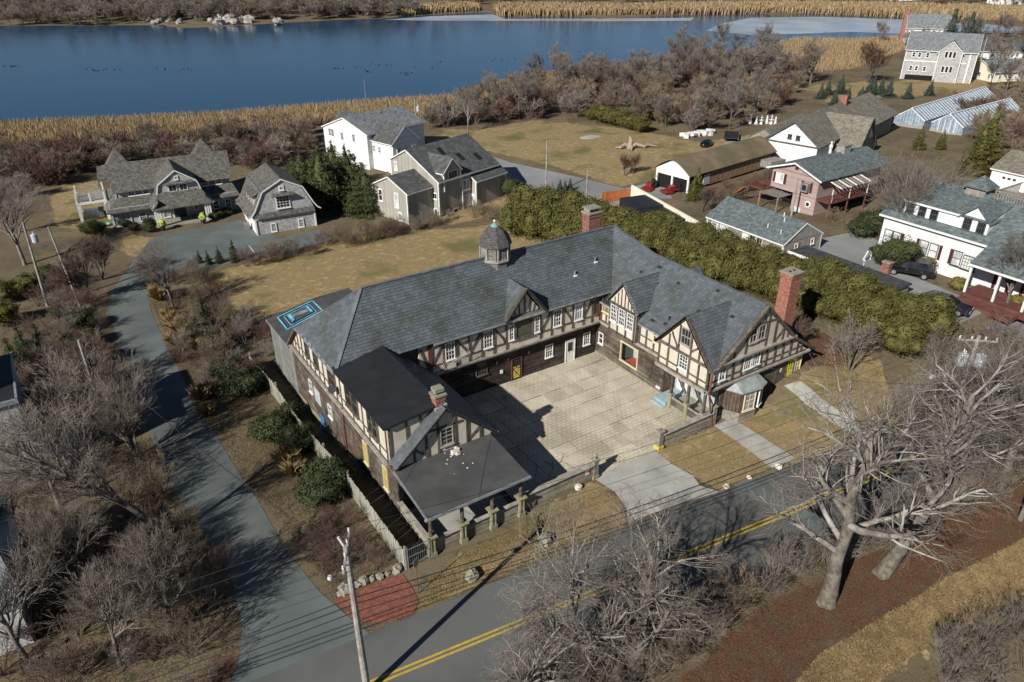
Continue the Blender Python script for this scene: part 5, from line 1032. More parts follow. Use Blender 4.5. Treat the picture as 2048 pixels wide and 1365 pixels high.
MB().box(6.5,8.0,-13.2,-10.5,7.55,7.9).build('blue_cover', M['blue_tarp'], t); c = MB(); c.box(7.2,9.0,-12.2,-9.8,6,9.6); o = c.build('chimney', M['brick_old'], t); MB().box(7.1,9.1,-12.3,-9.7,9.6,9.8).build('chimney_cap', M['stone_cap'], o)
MB().box(3.0,3.06,-7.4,-5.4,6.68,6.75).build('roof_flashing', M['white_paint'], t)
# ---- garage with the brown roof, far right
A = G(1975,372); t = thing('brown_roof_garage', 'white garage with a brown roof at the right edge of the picture', 'garage', (A.x, A.y, A.z))
gable(t, 0, 9, -14, 0, -.3, 2.6, 2.6, 4.4, 'y', 'white_siding', 'brown_asphalt')
f = face(t, 'w', 0)
for a in (2.5, 6.0):
    f.panel('garage_door', [(a-1.3,-.2),(a+1.3,-.2),(a+1.3,2.0),(a-1.3,2.0)], M['white_paint'], .05, .05)
    for k in range(3): f.panel('door_light', [(a-.9+k*.7,1.45),(a-.5+k*.7,1.45),(a-.5+k*.7,1.75),(a-.9+k*.7,1.75)], M['glass'], .02, .07)
MB().prism([(-4.5,-8.0,1.5),(-.2,-8.0,2.0),(-.2,-13,2.0),(-4.5,-13,1.5)], (0,0,.1)).build('lean_to_roof', M['grey_asphalt'], t); MB().box(-4.3,-.2,-12.8,-8.2,-.3,1.5).build('lean_to', M['weather_wood'], t)
# ---- greenhouses
mk('greenhouse_glass', (.30,.36,.42,1), (.20,.26,.32,1), 1.5, rough=.2, spec=.6, pat='board', pw=.6, pdark=2.2)
for k, (pa, pb, hgt_, lab) in enumerate((((1815,255),(1960,212),2.6,'long glass greenhouse with a white ridge, the one farther from the road'), ((1890,268),(2010,235),2.2,'long glass greenhouse with a white glazed porch, the nearer one'))):
    A = G(*pa); B = G(*pb); d_ = B-A; L_ = math.hypot(d_.x, d_.y); rz_ = math.atan2(d_.y, d_.x); t = thing('greenhouse', lab, 'greenhouse', (A.x, A.y, A.z), rz_, 'glass greenhouses behind the barn'); W2 = 3.0
    MB().box(0,L_,-W2,W2,0,.5).build('base_wall', M['stone_wall'], t); MB().box(0.05,L_-.05,-W2+.05,W2-.05,.5,1.6).build('side_glass', M['greenhouse_glass'], t)
    for s_ in (-1,1):
        MB().prism([(0,0,3.6),(L_,0,3.6),(L_,s_*W2,1.6),(0,s_*W2,1.6)], (0,0,.06)).build('glass_roof', M['greenhouse_glass'], t)
        for j in range(int(L_/1.2)+1): MB().beam((j*1.2,0,3.7), (j*1.2,s_*W2,1.7), .07, .05, (0,s_*.55,.83)).build('glazing_bar', M['white_paint'], t)
    MB().beam((0,0,3.75), (L_,0,3.75), .3, .1, Z).build('ridge', M['white_paint'], t)
    for x in (0, L_): MB().prism([(x,-W2,1.6),(x,W2,1.6),(x,0,3.6)], (.05,0,0)).build('end_glass', M['greenhouse_glass'], t); MB().beam((x-.05,-W2,1.6), (x-.05,0,3.65), .12, .08, (-1,0,0)).build('end_bar', M['white_paint'], t); MB().beam((x-.05,W2,1.6), (x-.05,0,3.65), .12, .08, (-1,0,0)).build('end_bar', M['white_paint'], t)
    if k == 1:
        for y in (-1.5,-.5,.5,1.5): MB().box(-.12,-.04,y-.06,y+.06,.3,2.6).build('end_mullion', M['white_paint'], t)
# ---- far houses round the pond
A = G(1800,158); t = thing('far_grey_house', 'tall grey shingled house with white trim near the far end of the pond', 'house', (A.x, A.y, A.z-.3), math.radians(-62))
gable(t, 0, 17, 0, 12, -1, 8.2, 8.2, 12.0, 'x', 'grey_shingle', 'grey_asphalt', ov=.5)
gable(t, 8.0, 13.5, -1.0, 5, -1, 8.0, 8.0, 10.6, 'y', 'grey_shingle', 'grey_asphalt', ov=.4)
f = face(t, 's', -1.0)
for z in (3.6, 7.3):
    for x in (9.8, 10.75, 11.7): f.window(x, z, .8, 1.7, 1, 1, rail=False, trim=.1)
f = face(t, 's', 0.0)
for x in (2.0, 3.4, 5.4): f.window(x, 6.8, .9, 1.4, 1, 2, trim=.14); f.window(x, 3.3, .9, 1.4, 1, 2, trim=.14)
f.panel('dark_porch', [(1,-.6),(13,-.6),(13,1.6),(1,1.6)], M['dark_void'], .05, .05); f.bar(0, 5.2, 15, 5.2, .3, .1, 'white_paint', 'belt_board'); f.bar(15.5, 0, 15.5, 8, .35, .1, 'white_paint', 'corner_board')
f = face(t, 'e', 17.0)
for y in (2.5, 6, 9.5): f.window(y, 6.8, .9, 1.4, 1, 2, trim=.14); f.window(y, 3.3, .9, 1.4, 1, 2, trim=.14)
def simple_house(name, label, px, ang, L, W, e, r, wall, roof, chim=None, cat='house', ax='x'):
    A = G(*px); t = thing(name, label, cat, (A.x, A.y, A.z-.3), math.radians(ang)); gable(t, 0, L, 0, W, -1, e, e, r, ax, wall, roof, ov=.5)
    for w_, dd in (('s', 0.0), ('w', 0.0)):
        ff = face(t, w_, dd); n = max(2, int((L if w_ == 's' else W)/3.2))
        for k in range(n):
            for z in ([1.6] if e < 4 else [1.6, 4.4]): ff.window((k+.5)*(L/n) if w_ == 's' else -(k+.5)*(W/n), z, .95, 1.3, 2, 2, trim=.12)
    if chim: c = MB(); c.box(chim[0],chim[0]+1.4,chim[1]-.7,chim[1]+.7,0,r+1.6); c.build('chimney', M['brick'], t)
    return t
simple_house('far_white_house', 'white house with a brick end chimney on the far pond shore', (1808,88), -50, 14, 10, 6, 10, 'white_siding', 'grey_asphalt', (-1.2,5))
simple_house('far_low_house', 'low pale house with a dark hipped roof behind dark spruces', (1945,118), -40, 15, 10, 2.8, 5.5, 'white_siding', 'dark_asphalt')
simple_house('far_shed_house', 'pale board house with a grey roof half hidden by brush at the right edge', (1985,165), -20, 22, 10, 3, 5.2, 'cream_wall', 'grey_asphalt')
simple_house('far_bank_house', 'white house on the far bank at the top left corner', (10,14), 20, 34, 12, 4, 7, 'white_siding', 'grey_asphalt')
simple_house('far_bank_house', 'pale yellow house above the rocks on the far bank', (480,16), 10, 14, 9, 4, 7, 'pale_yellow', 'grey_asphalt')
simple_house('far_shore_house', 'long white house beyond the marsh at the top right', (1790,6), -20, 34, 12, 4, 7.5, 'white_siding', 'dark_asphalt')
simple_house('far_shore_house', 'small white house in the top right corner', (2005,12), -20, 22, 12, 4.5, 8, 'white_siding', 'grey_asphalt')
# ---- buildings cut by the left edge of the picture
t = thing('left_edge_building', 'dark flat-roofed building cut by the left edge of the picture', 'building', (0,0,0)); A = GZ(34,797,5.2)
MB().box(A.x-16,A.x-.15,A.y,A.y+7.5,hgt(A.x,A.y)-.5,5.0).build('wall', M['grey_shingle'], t); MB().box(A.x-16.2,A.x-.1,A.y-.1,A.y+7.7,5.0,5.15).build('flat_roof', M['membrane'], t); MB().box(A.x-.12,A.x+.02,A.y-.15,A.y+7.75,4.9,5.25).build('roof_edge', M['gutter'], t); MB().box(A.x-16.2,A.x+.02,A.y-.2,A.y-.05,4.9,5.25).build('roof_edge', M['gutter'], t); MB().box(A.x-9,A.x-3,A.y+1.5,A.y+6,5.15,8.4).build('upper_storey', M['grey_shingle'], t)
t = thing('left_corner_building', 'grey roofed building in the lower left behind bare branches', 'building', (0,0,0)); A = GZ(30,1090,3.6)
MB().box(A.x-12,A.x-.3,A.y-4,A.y+5,-.5,3.2).build('wall', M['white_siding'], t); slope(t, [(A.x-12,A.y-4.4,3.3),(A.x+.1,A.y-4.4,3.3),(A.x-1,A.y+.5,5.2),(A.x-12,A.y+.5,5.2)], 'grey_asphalt'); slope(t, [(A.x-12,A.y+5.4,3.3),(A.x+.1,A.y+5.4,3.3),(A.x-1,A.y+.5,5.2),(A.x-12,A.y+.5,5.2)], 'grey_asphalt')
# ================================================================ walls, fences, poles, vehicles and small things
# ---- court wall with gate posts
def court_wall(label, x0, x1):
    t = thing('court_wall', label, 'wall', (0,0,0)); W_ = Wall((0,-13.95,0), (1,0,0), (0,-1,0), t)
    W_.panel('core', [(x0,0),(x1,0),(x1,1.22),(x0,1.22)], M['weathered'], .22); W_.claps(x0, x1, .05, 1.22, h=.16, mat='weathered'); MB().box(x0, x1, -14.12, -13.62, 1.22, 1.3).build('coping', M['jetty_paint'], t)
    return t
court_wall('weathered board wall closing the court between porch and gate', -17.1, -11.25); court_wall('weathered board wall between the gate gap and the porch gable', -4.8, .3)
def gate_post(x, label, ball):
    t = thing('gate_post', label, 'post', (x,-13.85,0))
    MB().box(-.2,.2,-.2,.2,-.1,1.55).build('shaft', M['weathered'], t); MB().box(-.27,.27,-.27,.27,1.5,1.62).build('cap', M['stone_cap'], t); MB().box(-.25,.25,-.25,.25,-.1,.3).build('foot', M['mossy_stone'], t)
    if ball: MB().lathe([(.12,1.62),(.06,1.72),(.12,1.8),(.15,1.92),(.1,2.03),(.04,2.1)], 10).build('finial', M['stone_cap'], t)
    else: MB().tube([(0,0,1.6),(.05,0,1.75),(.0,0,1.86)], .025, 6).build('iron_hook', M['rust_iron'], t)
    return t
gate_post(-11.05, 'gate post with a ball finial and a red notice beside it', True); gate_post(-5.0, 'gate post without a ball, its foot painted yellow', False)
MB().box(-.262,.262,-.262,.262,-.05,.32).build('yellow_foot', M['yellow_paint'], bpy.data.objects['gate_post.001'])
t = MB(); t.obox((-11.8,-14.03,.9), (1,0,0), Z, (0,-1,0), .3, .4, .02); o = t.build('notice', M['white_paint']); tag(o, 'small red and white notice on the court wall by the gate', 'notice'); MB().obox((-11.8,-14.045,.97), (1,0,0), Z, (0,-1,0), .24, .16, .01).build('red_panel', M['red_sign'], o)
t = thing('court_post', 'weathered corner post where the court wall meets the porch gable', 'post', (.5,-13.85,0)); MB().box(-.18,.18,-.18,.18,-.1,1.7).build('shaft', M['weathered'], t); MB().box(-.24,.24,-.24,.24,1.65,1.75).build('cap', M['stone_cap'], t)
# ---- tall board fence along the drive
t = thing('board_fence', 'tall grey board fence along the left side of the house', 'fence', (0,0,0))
FP = [(-26.1,17.6),(-25.7,11.2),(-25.85,-1.0),(-25.85,-5.8),(-25.8,-14.4)]
mk('fence_board', (.26,.25,.20,1), (.33,.32,.265,1), 3., rough=.92, obj=.22, c3=(.20,.20,.12,1), n3=.9, bump=.3)
bm_ = MB(); bm_.box(-.012,.012,-.085,.085,0,1.62); bm_.add([(-.012,-.085,1.62),(.012,-.085,1.62),(.012,.085,1.62),(-.012,.085,1.62),(-.012,0,1.68),(.012,0,1.68)], [(0,1,5,4),(1,2,5),(2,3,4,5),(3,0,4)]); bme = bm_.mesh('plank', M['fence_board'])
for (a, b) in zip(FP[:-1], FP[1:]):
    L_ = math.hypot(b[0]-a[0], b[1]-a[1]); n = int(L_/.175)
    for k in range(n):
        f_ = (k+.5)/n; x = a[0]+(b[0]-a[0])*f_; y = a[1]+(b[1]-a[1])*f_
        o = link('plank', bme, t, loc=(x+random.uniform(-.012,.012), y, hgt(x,y)-.03+random.uniform(-.04,.03)), sc=(1,1,random.uniform(.96,1.03))); o.rotation_euler = (random.uniform(-.012,.012), 0, math.atan2(b[1]-a[1], b[0]-a[0])-math.pi/2)
    rl = MB()
    for dz in (.35, 1.35): rl.tube([(a[0]+.06+(b[0]-a[0])*i/4, a[1]+(b[1]-a[1])*i/4, hgt(a[0]+(b[0]-a[0])*i/4, a[1]+(b[1]-a[1])*i/4)+dz) for i in range(5)], .04, 4)
    rl.build('rail', M['fence_board'], t)
for (x, y) in FP: MB().box(x+.04,x+.16,y-.07,y+.07,hgt(x,y)-.2,hgt(x,y)+1.8).build('fence_post', M['fence_board'], t)
t = thing('wire_gate', 'thin grey wire gate between board fence and porch pier', 'gate', (-25.7,-14.45,0))
for x in (0,.12,1.5): MB().lathe([(.035,0),(.035,1.7)], 8, (x,0,0)).build('gate_tube', M['gutter'], t)
for z in (.3,.9,1.5): MB().tube([(.12,0,z),(1.5,0,z+.02)], .018, 5).build('gate_rail', M['gutter'], t)
for k in range(9): MB().tube([(.25+k*.14,0,.3),(.25+k*.14,0,1.5)], .006, 4).build('gate_wire', M['gutter'], t)
# ---- signs at the corner
t = thing('street_sign', 'thin street sign post by the corner of the porch', 'sign', (-25.95,-16.45,0)); MB().tube([(0,0,0),(0,0,2.6)], .03, 6).build('sign_post', M['rust_iron'], t); MB().obox((0,0,2.4), (.93,.37,0), Z, (.37,-.93,0), .35, .55, .02).build('sign_plate', M['gutter'], t)
q = G(868,1108); t = MB(); t.obox((0,0,.02), (.9,.4,0), (-.4,.9,0), Z, .85, .28, .03); o = t.build('arrow_board', M['white_paint']); o.location = q+Z*.05; tag(o, 'small white board with a black arrow lying by the porch pier', 'board'); MB().poly((-.3,-.05,.045),(-.05,.02,.045),(.0,.12,.045),(-.1,.1,.045),(-.3,.02,.045)).build('arrow_mark', M['dark_void'], o)
# ---- utility poles and wires
mk('pole_wood', (.25,.235,.21,1), (.35,.33,.30,1), 3., rough=.9, bump=.3, c3=(.18,.165,.14,1), n3=1.2)
mk('insulator', (.55,.55,.58,1), rough=.35, spec=.5); mk('transformer', (.48,.52,.54,1), (.42,.46,.48,1), 2., rough=.5); mk('cable', (.015,.015,.016,1), rough=.6)
def pole(label, x, y, h, r=.16, arm=None, cans=0, lamp=False, lean=(0,0), armz=.35):
    z = hgt(x, y); t = thing('utility_pole', label, 'pole', (x, y, z), group='utility poles'); k = 8
    MB().tube([(lean[0]*i/k, lean[1]*i/k, h*i/k-.2*(i == 0)) for i in range(k+1)], [r*(1-.35*i/k) for i in range(k+1)], 10).build('pole_shaft', M['pole_wood'], t)
    tp = Vector((lean[0], lean[1], h))
    if arm is not None:
        d = Vector((math.cos(arm), math.sin(arm), 0)); MB().beam(tp-d*1.25-Z*armz, tp+d*1.25-Z*armz, .13, .1, d.cross(Z)).build('crossarm', M['pole_wood'], t)
        for s_ in (-1.15, -.4, .45, 1.15): MB().lathe([(.03,0),(.05,.06),(.07,.1),(.05,.18),(.06,.24),(.02,.28)], 8, tuple(tp+d*s_-Z*(armz-.06))).build('insulator', M['insulator'], t)
        for s_ in (-1, 1): MB().beam(tp+d*s_*.8-Z*(armz+.05), tp-Z*(armz+.8), .05, .03, d.cross(Z)).build('arm_brace', M['pole_wood'], t)
    for c in range(cans):
        a = (arm or 0)+math.pi*c; d = Vector((math.cos(a), math.sin(a), 0)); p = tp+d*.55-Z*2.3; MB().lathe([(.1,-.05),(.3,0),(.32,.05),(.32,.85),(.3,.9),(.12,.95)], 14, tuple(p)).build('transformer', M['transformer'], t)
        for j in (-.12,.12): MB().lathe([(.05,0),(.07,.05),(.04,.12),(.06,.2),(.02,.26)], 8, tuple(p+Vector((-d.y*j, d.x*j, .95)))).build('bushing', M['insulator'], t)
    if lamp:
        d = Vector((-.93,.35,0)); p0 = tp-Z*3.6; MB().tube([p0, p0+d*.8+Z*.55, p0+d*1.7+Z*.8, p0+d*2.4+Z*.82], .035, 6).build('lamp_arm', M['transformer'], t); MB().blob(p0+d*2.75+Z*.8, (.38,.17,.1), 3, rough=.05).build('lamp_head', M['white_paint'], t)
    return t, Vector((x, y, z))+tp
P1, T1 = pole('tall bare-topped utility pole at the bottom edge beside the road', -30.94, -20.74, 9.8, .19, math.radians(62)); MB().tube([(0,0,9.6),(-.2,.25,10.2)], .07, 6).build('pole_top_pin', M['insulator'], P1); MB().tube([(0,0,8.4),(-.9,-.2,8.5)], .04, 6).build('side_bracket', M['pole_wood'], P1); MB().lathe([(.1,0),(.12,.08),(.08,.2)], 8, (-.95,-.2,8.5)).build('side_insulator', M['insulator'], P1)
P2, T2 = pole('utility pole with two grey transformers and a street lamp among bare trees', 11.75, -25.44, 9.6, .19, math.radians(-42), 2, True)
P3, T3 = pole('slender utility pole rising from the brush left of the drive', -38.58, 12.08, 9.4, .15)
P4, T4 = pole('utility pole with a pale transformer at the left edge', -40.76, 43.64, 9.4, .16, None, 1, lean=(.3,.2)); P4b, T4b = pole('second thinner pole leaning beside the transformer pole at left', -37.8, 41.6, 9.0, .14, lean=(-.6,.6))
P5, T5 = pole('utility pole with one transformer behind the white house', 22.96, 81.0, 9.2, .15, None, 1); P6, T6 = pole('plain utility pole at the side street beside the grey house', 25.07, 42.68, 8.6, .15); P7, T7 = pole('shorter plain pole at the side street by the dwarf conifers', 27.1, 35.6, 5.4, .13); P8, T8 = pole('short pole standing in front of the pink house', 42.4, 12.4, 5.0, .15)
q = G(1955,145); P9, T9 = pole('pale distant pole beside the far grey house', q.x, q.y, 9.5, .2); q = G(736,245); P10, T10 = pole('thin white mast behind the white house', q.x, q.y, 9.0, .06)
def wire(name, label, A, B, sag, r=.014, n=14, group='overhead wires'):
    A = Vector(A); B = Vector(B); mb = MB(); mb.tube([A.lerp(B, i/n)-Z*(sag*4*(i/n)*(1-i/n)) for i in range(n+1)], r, 4); o = mb.build(name, M['cable'], uv=False); tag(o, label, 'wire', group)
W0 = Vector((-78,-12,8.5)); d1 = Vector((math.cos(math.radians(62)), math.sin(math.radians(62)),0)); d2 = Vector((math.cos(math.radians(-42)), math.sin(math.radians(-42)),0))
for k, (s1, s2) in enumerate(((-1.15,1.15),(.45,-.4),(1.15,-1.15))):
    a = T1+d1*s1; b = T2+d2*s2; lab = ('lowest', 'middle', 'highest')[k]; wire('power_line', f'thin power line between the two road poles, the {lab} of three on the crossarms', a, b, .9); wire('power_line', f'thin power line running left from the bottom pole, {lab} of three', a, W0+Vector((0,s1,0)), .8); wire('power_line', f'thin power line running right from the transformer pole, {lab} of three', b, Vector((60,-34+s2,9.5)), .7)
for k, z in enumerate((-3.2,-3.6,-4.1)): lab = ('upper', 'middle', 'lower')[k]; wire('telephone_cable', f'{lab} thick telephone cable slung along the road', T1+Z*z, T2+Z*(z+.2), 1.0, .035-.006*k); wire('telephone_cable', f'{lab} thick telephone cable running left off the bottom pole', T1+Z*z, W0+Z*z, .8, .03)
for k in range(2): wire('service_wire', f'service wire from the bottom pole up the drive, {("inner","outer")[k]} one', T1+Vector((.1*k,.3*k,-.6-.5*k)), T3+Vector((.3*k,.1,-.3-.4*k)), .9, .014)
wire('service_wire', 'service wire from the slender pole to the left transformer pole', T3-Z*.3, T4-Z*.5, .8); wire('service_wire', 'service wire from the bottom pole to the porch corner', T1-Z*1.2, (-20.2,-9.9,6.9), .4); wire('service_wire', 'service wire from the road lines to the court roof', T2-Z*3.8, (-.2,-8.6,5.4), 1.2, .016); wire('service_wire', 'wire from the side street pole to the shorter pole', T6-Z*.3, T7-Z*.2, .4); wire('service_wire', 'wire from the side street pole to the pole behind the white house', T6-Z*.3, T5-Z*.5, 1.0)
wire('service_wire', 'wire from the short pole to the pink house', T8-Z*.1, (44.4,11.5,5.6), .2)
# ---- stones
def stone(px, r, label, seed, mat='pale_stone', group='loose stones', p=None):
    q = p or G(*px); o = MB().blob((0,0,0), (r,r*.8,r*.65), seed, 8, 6, .22).build('stone', M[mat]); o.location = q+Z*r*.35; o.rotation_euler = (0,0,seed); return tag(o, label, 'stone', group)
stone((1556,936), .34, 'large white stone by the end of the first garden path', 1); stone((1499,957), .2, 'small white stone between apron and garden path', 2); stone((1453,975), .26, 'white stone at the corner of the drive apron', 3); stone((1157,976), .34, 'white stone at the foot of the court wall', 4); stone((612,1062), .35, 'pale boulder in the bed beside the drive', 5, 'stone_cap'); stone((1090,1085), .55, 'squat brown boulder on the verge by the road', 6, 'stone_cap'); stone((945,1155), .5, 'brown boulder on the verge nearest the pole', 7, 'stone_cap')
for k, p in enumerate(((690,1182),(715,1172),(728,1165),(745,1160),(760,1155),(775,1150),(795,1142),(680,1190))): stone(p, (.5,.3,.36,.25,.28,.22,.38,.2)[k], f'{("big round","small grey","mid-sized","flat little","narrow","tiny","squared","last little")[k]} stone edging the red mulch patch', 20+k, 'stone_cap', 'stones edging the mulch')
# ---- vehicles
mk('car_black', (.006,.006,.008,1), rough=.25, spec=.7); mk('car_blue', (.012,.014,.028,1), rough=.22, spec=.7); mk('tyre', (.012,.012,.012,1), rough=.9); mk('rim', (.35,.36,.37,1), rough=.35, metal=.6); mk('tail_red', (.35,.01,.01,1), rough=.3); mk('lamp_glass', (.6,.62,.65,1), rough=.15, spec=.6); mk('mower_red', (.20,.018,.016,1), rough=.35, spec=.5); mk('plate', (.7,.7,.68,1), rough=.5)
def car(label, x, y, ang, paint, suv, group='parked cars'):
    z = hgt(x, y)+.02; t = thing('parked_car', label, 'car', (x, y, z), ang, group); L_ = 4.75; Wd = .93; hb = .95 if suv else .82; hr_ = 1.68 if suv else 1.42
    prof = [(-2.36,.35),(-2.38,.75),(-2.25,hb),(-1.5,hb+.04),(1.15,hb+.02),(2.1,hb-.14),(2.33,.68),(2.36,.35)] if not suv else [(-2.36,.4),(-2.38,.85),(-2.3,hb+.03),(-1.5,hb+.06),(1.2,hb+.05),(2.1,hb-.06),(2.33,.75),(2.36,.4)]
    def loft(pr, ws, ins):
        mb = MB(); k = len(pr); rings = []
        for s_ in (-1, -.86, .86, 1):
            f_ = 1 if abs(s_) < .9 else ins; zc = sum(p[1] for p in pr)/k; rings.append([(p[0]*(1 if f_ == 1 else .985), s_*ws, zc+(p[1]-zc)*f_) for p in pr])
        vs = [v for r in rings for v in r]; fs = [(i*k+j, i*k+(j+1) % k, (i+1)*k+(j+1) % k, (i+1)*k+j) for i in range(3) for j in range(k)]+[tuple(range(k))[::-1], tuple(3*k+j for j in range(k))]
        return mb.add(vs, fs)
    o = loft(prof, Wd, .86).build('body', M[paint], t)
    cab = [(-2.2,hb),(-1.95,hr_-.12),(-1.4,hr_),(.2,hr_),(.5,hr_-.08),(1.25,hb)] if suv else [(-1.95,hb),(-1.2,hr_-.05),(-.6,hr_),(.25,hr_-.03),(1.2,hb)]
    mb = MB(); k = len(cab); vs = [(x_, s_*(Wd-.06 if z_ < hb+.05 else Wd-.24), z_) for s_ in (-1,1) for x_, z_ in cab]; mb.add(vs, [tuple(range(k)), tuple(range(2*k-1,k-1,-1))]+[(j,(j+1) % k+0 if False else j+k,(j+1) % k+k,(j+1) % k) for j in range(k)]); mb.build('glasshouse', M['glass'], t)
    top = [p for p in cab if p[1] > hr_-.15]; mb = MB(); mb.prism([(p[0], -(Wd-.25), p[1]+.012) for p in top], (0, 2*(Wd-.25), 0)) if len(top) > 2 else None; mb.build('roof_panel', M[paint], t)
    for s_ in (-1,1):
        for xa, za, xb, zb in ((cab[0][0],hb,top[0][0],top[0][1]), (-.45,hb,-.42,hr_-.02), (cab[-1][0],hb,top[-1][0],top[-1][1])): MB().beam((xa,s_*(Wd-.06),za), (xb,s_*(Wd-.24),zb), .09, .04, (0,s_,.2)).build('pillar', M[paint], t)
        for xw in (-1.42,1.45):
            wl = MB().lathe([(.2,-.11),(.34,-.11),(.36,-.06),(.36,.06),(.34,.11),(.2,.11)], 18).build('wheel', M['tyre'], t); wl.matrix_local = Matrix.Translation((xw,s_*(Wd-.1),.35)) @ Matrix.Rotation(math.pi/2, 4, 'X')
            MB().lathe([(.03,-.12),(.22,-.118),(.22,.118),(.03,.12)], 10).build('rim', M['rim'], wl)
        MB().box(-2.4,-2.3,s_*.62-.16,s_*.62+.16,hb-.22,hb-.05).build('tail_light', M['tail_red'], t); MB().box(2.22,2.36,s_*.62-.18,s_*.62+.18,hb-.28,hb-.14).build('headlight', M['lamp_glass'], t); MB().obox((.95,s_*(Wd+.09),hb+.08), (1,0,0), (0,1,0), Z, .14, .2, .12).build('mirror', M[paint], t)
        for xd in (-1.2,.25): MB().box(xd,xd+.14,s_*(Wd+.005)-.012,s_*(Wd+.005)+.012,hb-.12,hb-.08).build('door_handle', M['rim'], t)
    MB().box(-2.41,-2.38,-.25,.25,.62,.74).build('number_plate', M['plate'], t)
    return t
car('black estate car parked beside the rounded clipped shrubs', 36.3, -7.4, math.radians(118), 'car_black', True); car('dark blue car half hidden behind the hedge', 31.2, -14.0, math.radians(-74), 'car_blue', False)
def mower(label, px, ang):
    q = G(*px); t = thing('ride_on_mower', label, 'mower', (q.x, q.y, q.z+.02), ang, 'mowers in front of the long shed')
    MB().box(-1.1,.9,-.5,.5,.35,.65).build('chassis', M['mower_red'], t); MB().prism([(.1,-.45,.65),(1.0,-.42,.6),(.95,-.4,1.0),(.1,-.45,1.1)], (0,.85,0)).build('engine_hood', M['mower_red'], t); MB().box(.6,2.0,-.85,.85,.15,.4).build('cutting_deck', M['mower_red'], t); MB().box(-.75,-.2,-.28,.28,.7,.82).build('seat', M['tyre'], t); MB().box(-.85,-.72,-.28,.28,.8,1.35).build('seat_back', M['tyre'], t); MB().tube([(-.9,-.45,.6),(-.95,-.45,1.9),(-.95,.45,1.9),(-.9,.45,.6)], .04, 6).build('roll_bar', M['tyre'], t)
    for xw, r in ((-.8,.42),(.7,.28)):
        for s_ in (-1,1): wl = MB().lathe([(.1,-.12),(r-.03,-.12),(r,-.06),(r,.06),(r-.03,.12),(.1,.12)], 14).build('wheel', M['tyre'], t); wl.matrix_local = Matrix.Translation((xw,s_*.55,r)) @ Matrix.Rotation(math.pi/2, 4, 'X')
mower('red mower with its roll bar up, left of the two by the shed', (1302,378), math.radians(200)); mower('red mower nearer the shed door, right of the two', (1348,385), math.radians(170))
q = G(1412,292); t = thing('covered_trailer', 'low vehicle under a black cover beyond the long shed', 'trailer', (q.x,q.y,q.z), .5); MB().blob((0,0,.45), (2.3,1.0,.6), 3, 10, 8, .1).build('cover', M['car_black'], t, smooth=True)
q = G(1462,278); t = thing('flat_trailer', 'flat dark trailer with a yellow edge on the gravel drive', 'trailer', (q.x,q.y,q.z), .7); MB().box(-2.8,2.8,-1.3,1.3,.6,.8).build('bed', M['membrane'], t); MB().box(-2.85,2.85,-1.36,-1.3,.55,.72).build('edge_rail', M['bright_yellow'], t)
for x in (-.6,.6):
    for s_ in (-1,1): wl = MB().lathe([(.1,-.1),(.38,-.1),(.38,.1),(.1,.1)], 12).build('wheel', M['tyre'], t); wl.matrix_local = Matrix.Translation((x,s_*1.15,.38)) @ Matrix.Rotation(math.pi/2, 4, 'X')
# ---- garden ornaments, stone pile, log sculpture
mk('marble', (.72,.72,.70,1), (.62,.62,.6,1), 3., rough=.6)
for k, (px, kind, lab) in enumerate((((1485,247),'urn','squat white urn at the left end of the statue row'),((1500,248),'fig','tall white standing statue next to the urn'),((1512,249),'fig','white statue second from the urn'),((1522,249),'foun','white tiered fountain in the middle of the row'),((1533,248),'fig','white statue right of the fountain'),((1542,249),'foun','smaller white fountain near the right end'),((1550,250),'fig','white statue at the right end of the row'))):
    q = G(*px); s_ = random.uniform(.62,.8); t = thing('garden_statue', lab, 'statue', (q.x,q.y,q.z), k*.7, 'white garden ornaments', s_)
    MB().box(-.4,.4,-.4,.4,0,.6).build('plinth', M['marble'], t)
    if kind == 'urn': MB().lathe([(.2,.6),(.25,.75),(.6,1.1),(.7,1.6),(.62,1.65)], 12).build('urn', M['stone_cap'], t)
    elif kind == 'foun': MB().lathe([(.25,.6),(.18,1.0),(.75,1.2),(.75,1.28),(.15,1.3),(.12,1.9),(.4,2.05),(.4,2.1),(.08,2.12),(.08,2.5),(.02,2.7)], 12).build('basins', M['marble'], t)
    else: MB().lathe([(.38,.6),(.34,1.0),(.26,1.5),(.32,1.95),(.34,2.1),(.14,2.25),(.12,2.32),(.17,2.45),(.15,2.6),(.05,2.7)], 10).build('figure', M['marble'], t)
for k in range(26):
    f_ = k/26; q = G(1365+62*f_+random.uniform(-3,3), 276-8*f_+random.uniform(-2,2)); o = MB().obox((0,0,0), (1,0,0), (0,1,0), Z, random.uniform(.9,1.6), random.uniform(.6,.9), random.uniform(.4,.8)).build('stone_block', M['marble']); o.location = q+Z*random.uniform(.2,.6); o.rotation_euler = (random.uniform(-.1,.1), random.uniform(-.1,.1), random.uniform(0,3)); tag(o, 'pale block in the heap of cut stone at the edge of the field', 'stone block', 'heap of cut stone blocks')
q = G(1262,297); t = thing('driftwood_sculpture', 'sprawling pale dead tree stump lying on the dry field', 'stump', (q.x,q.y,q.z)); t.scale = (.8,.8,.72); mk('driftwood', (.27,.215,.165,1), (.36,.30,.24,1), 3., rough=.9, bump=.4)
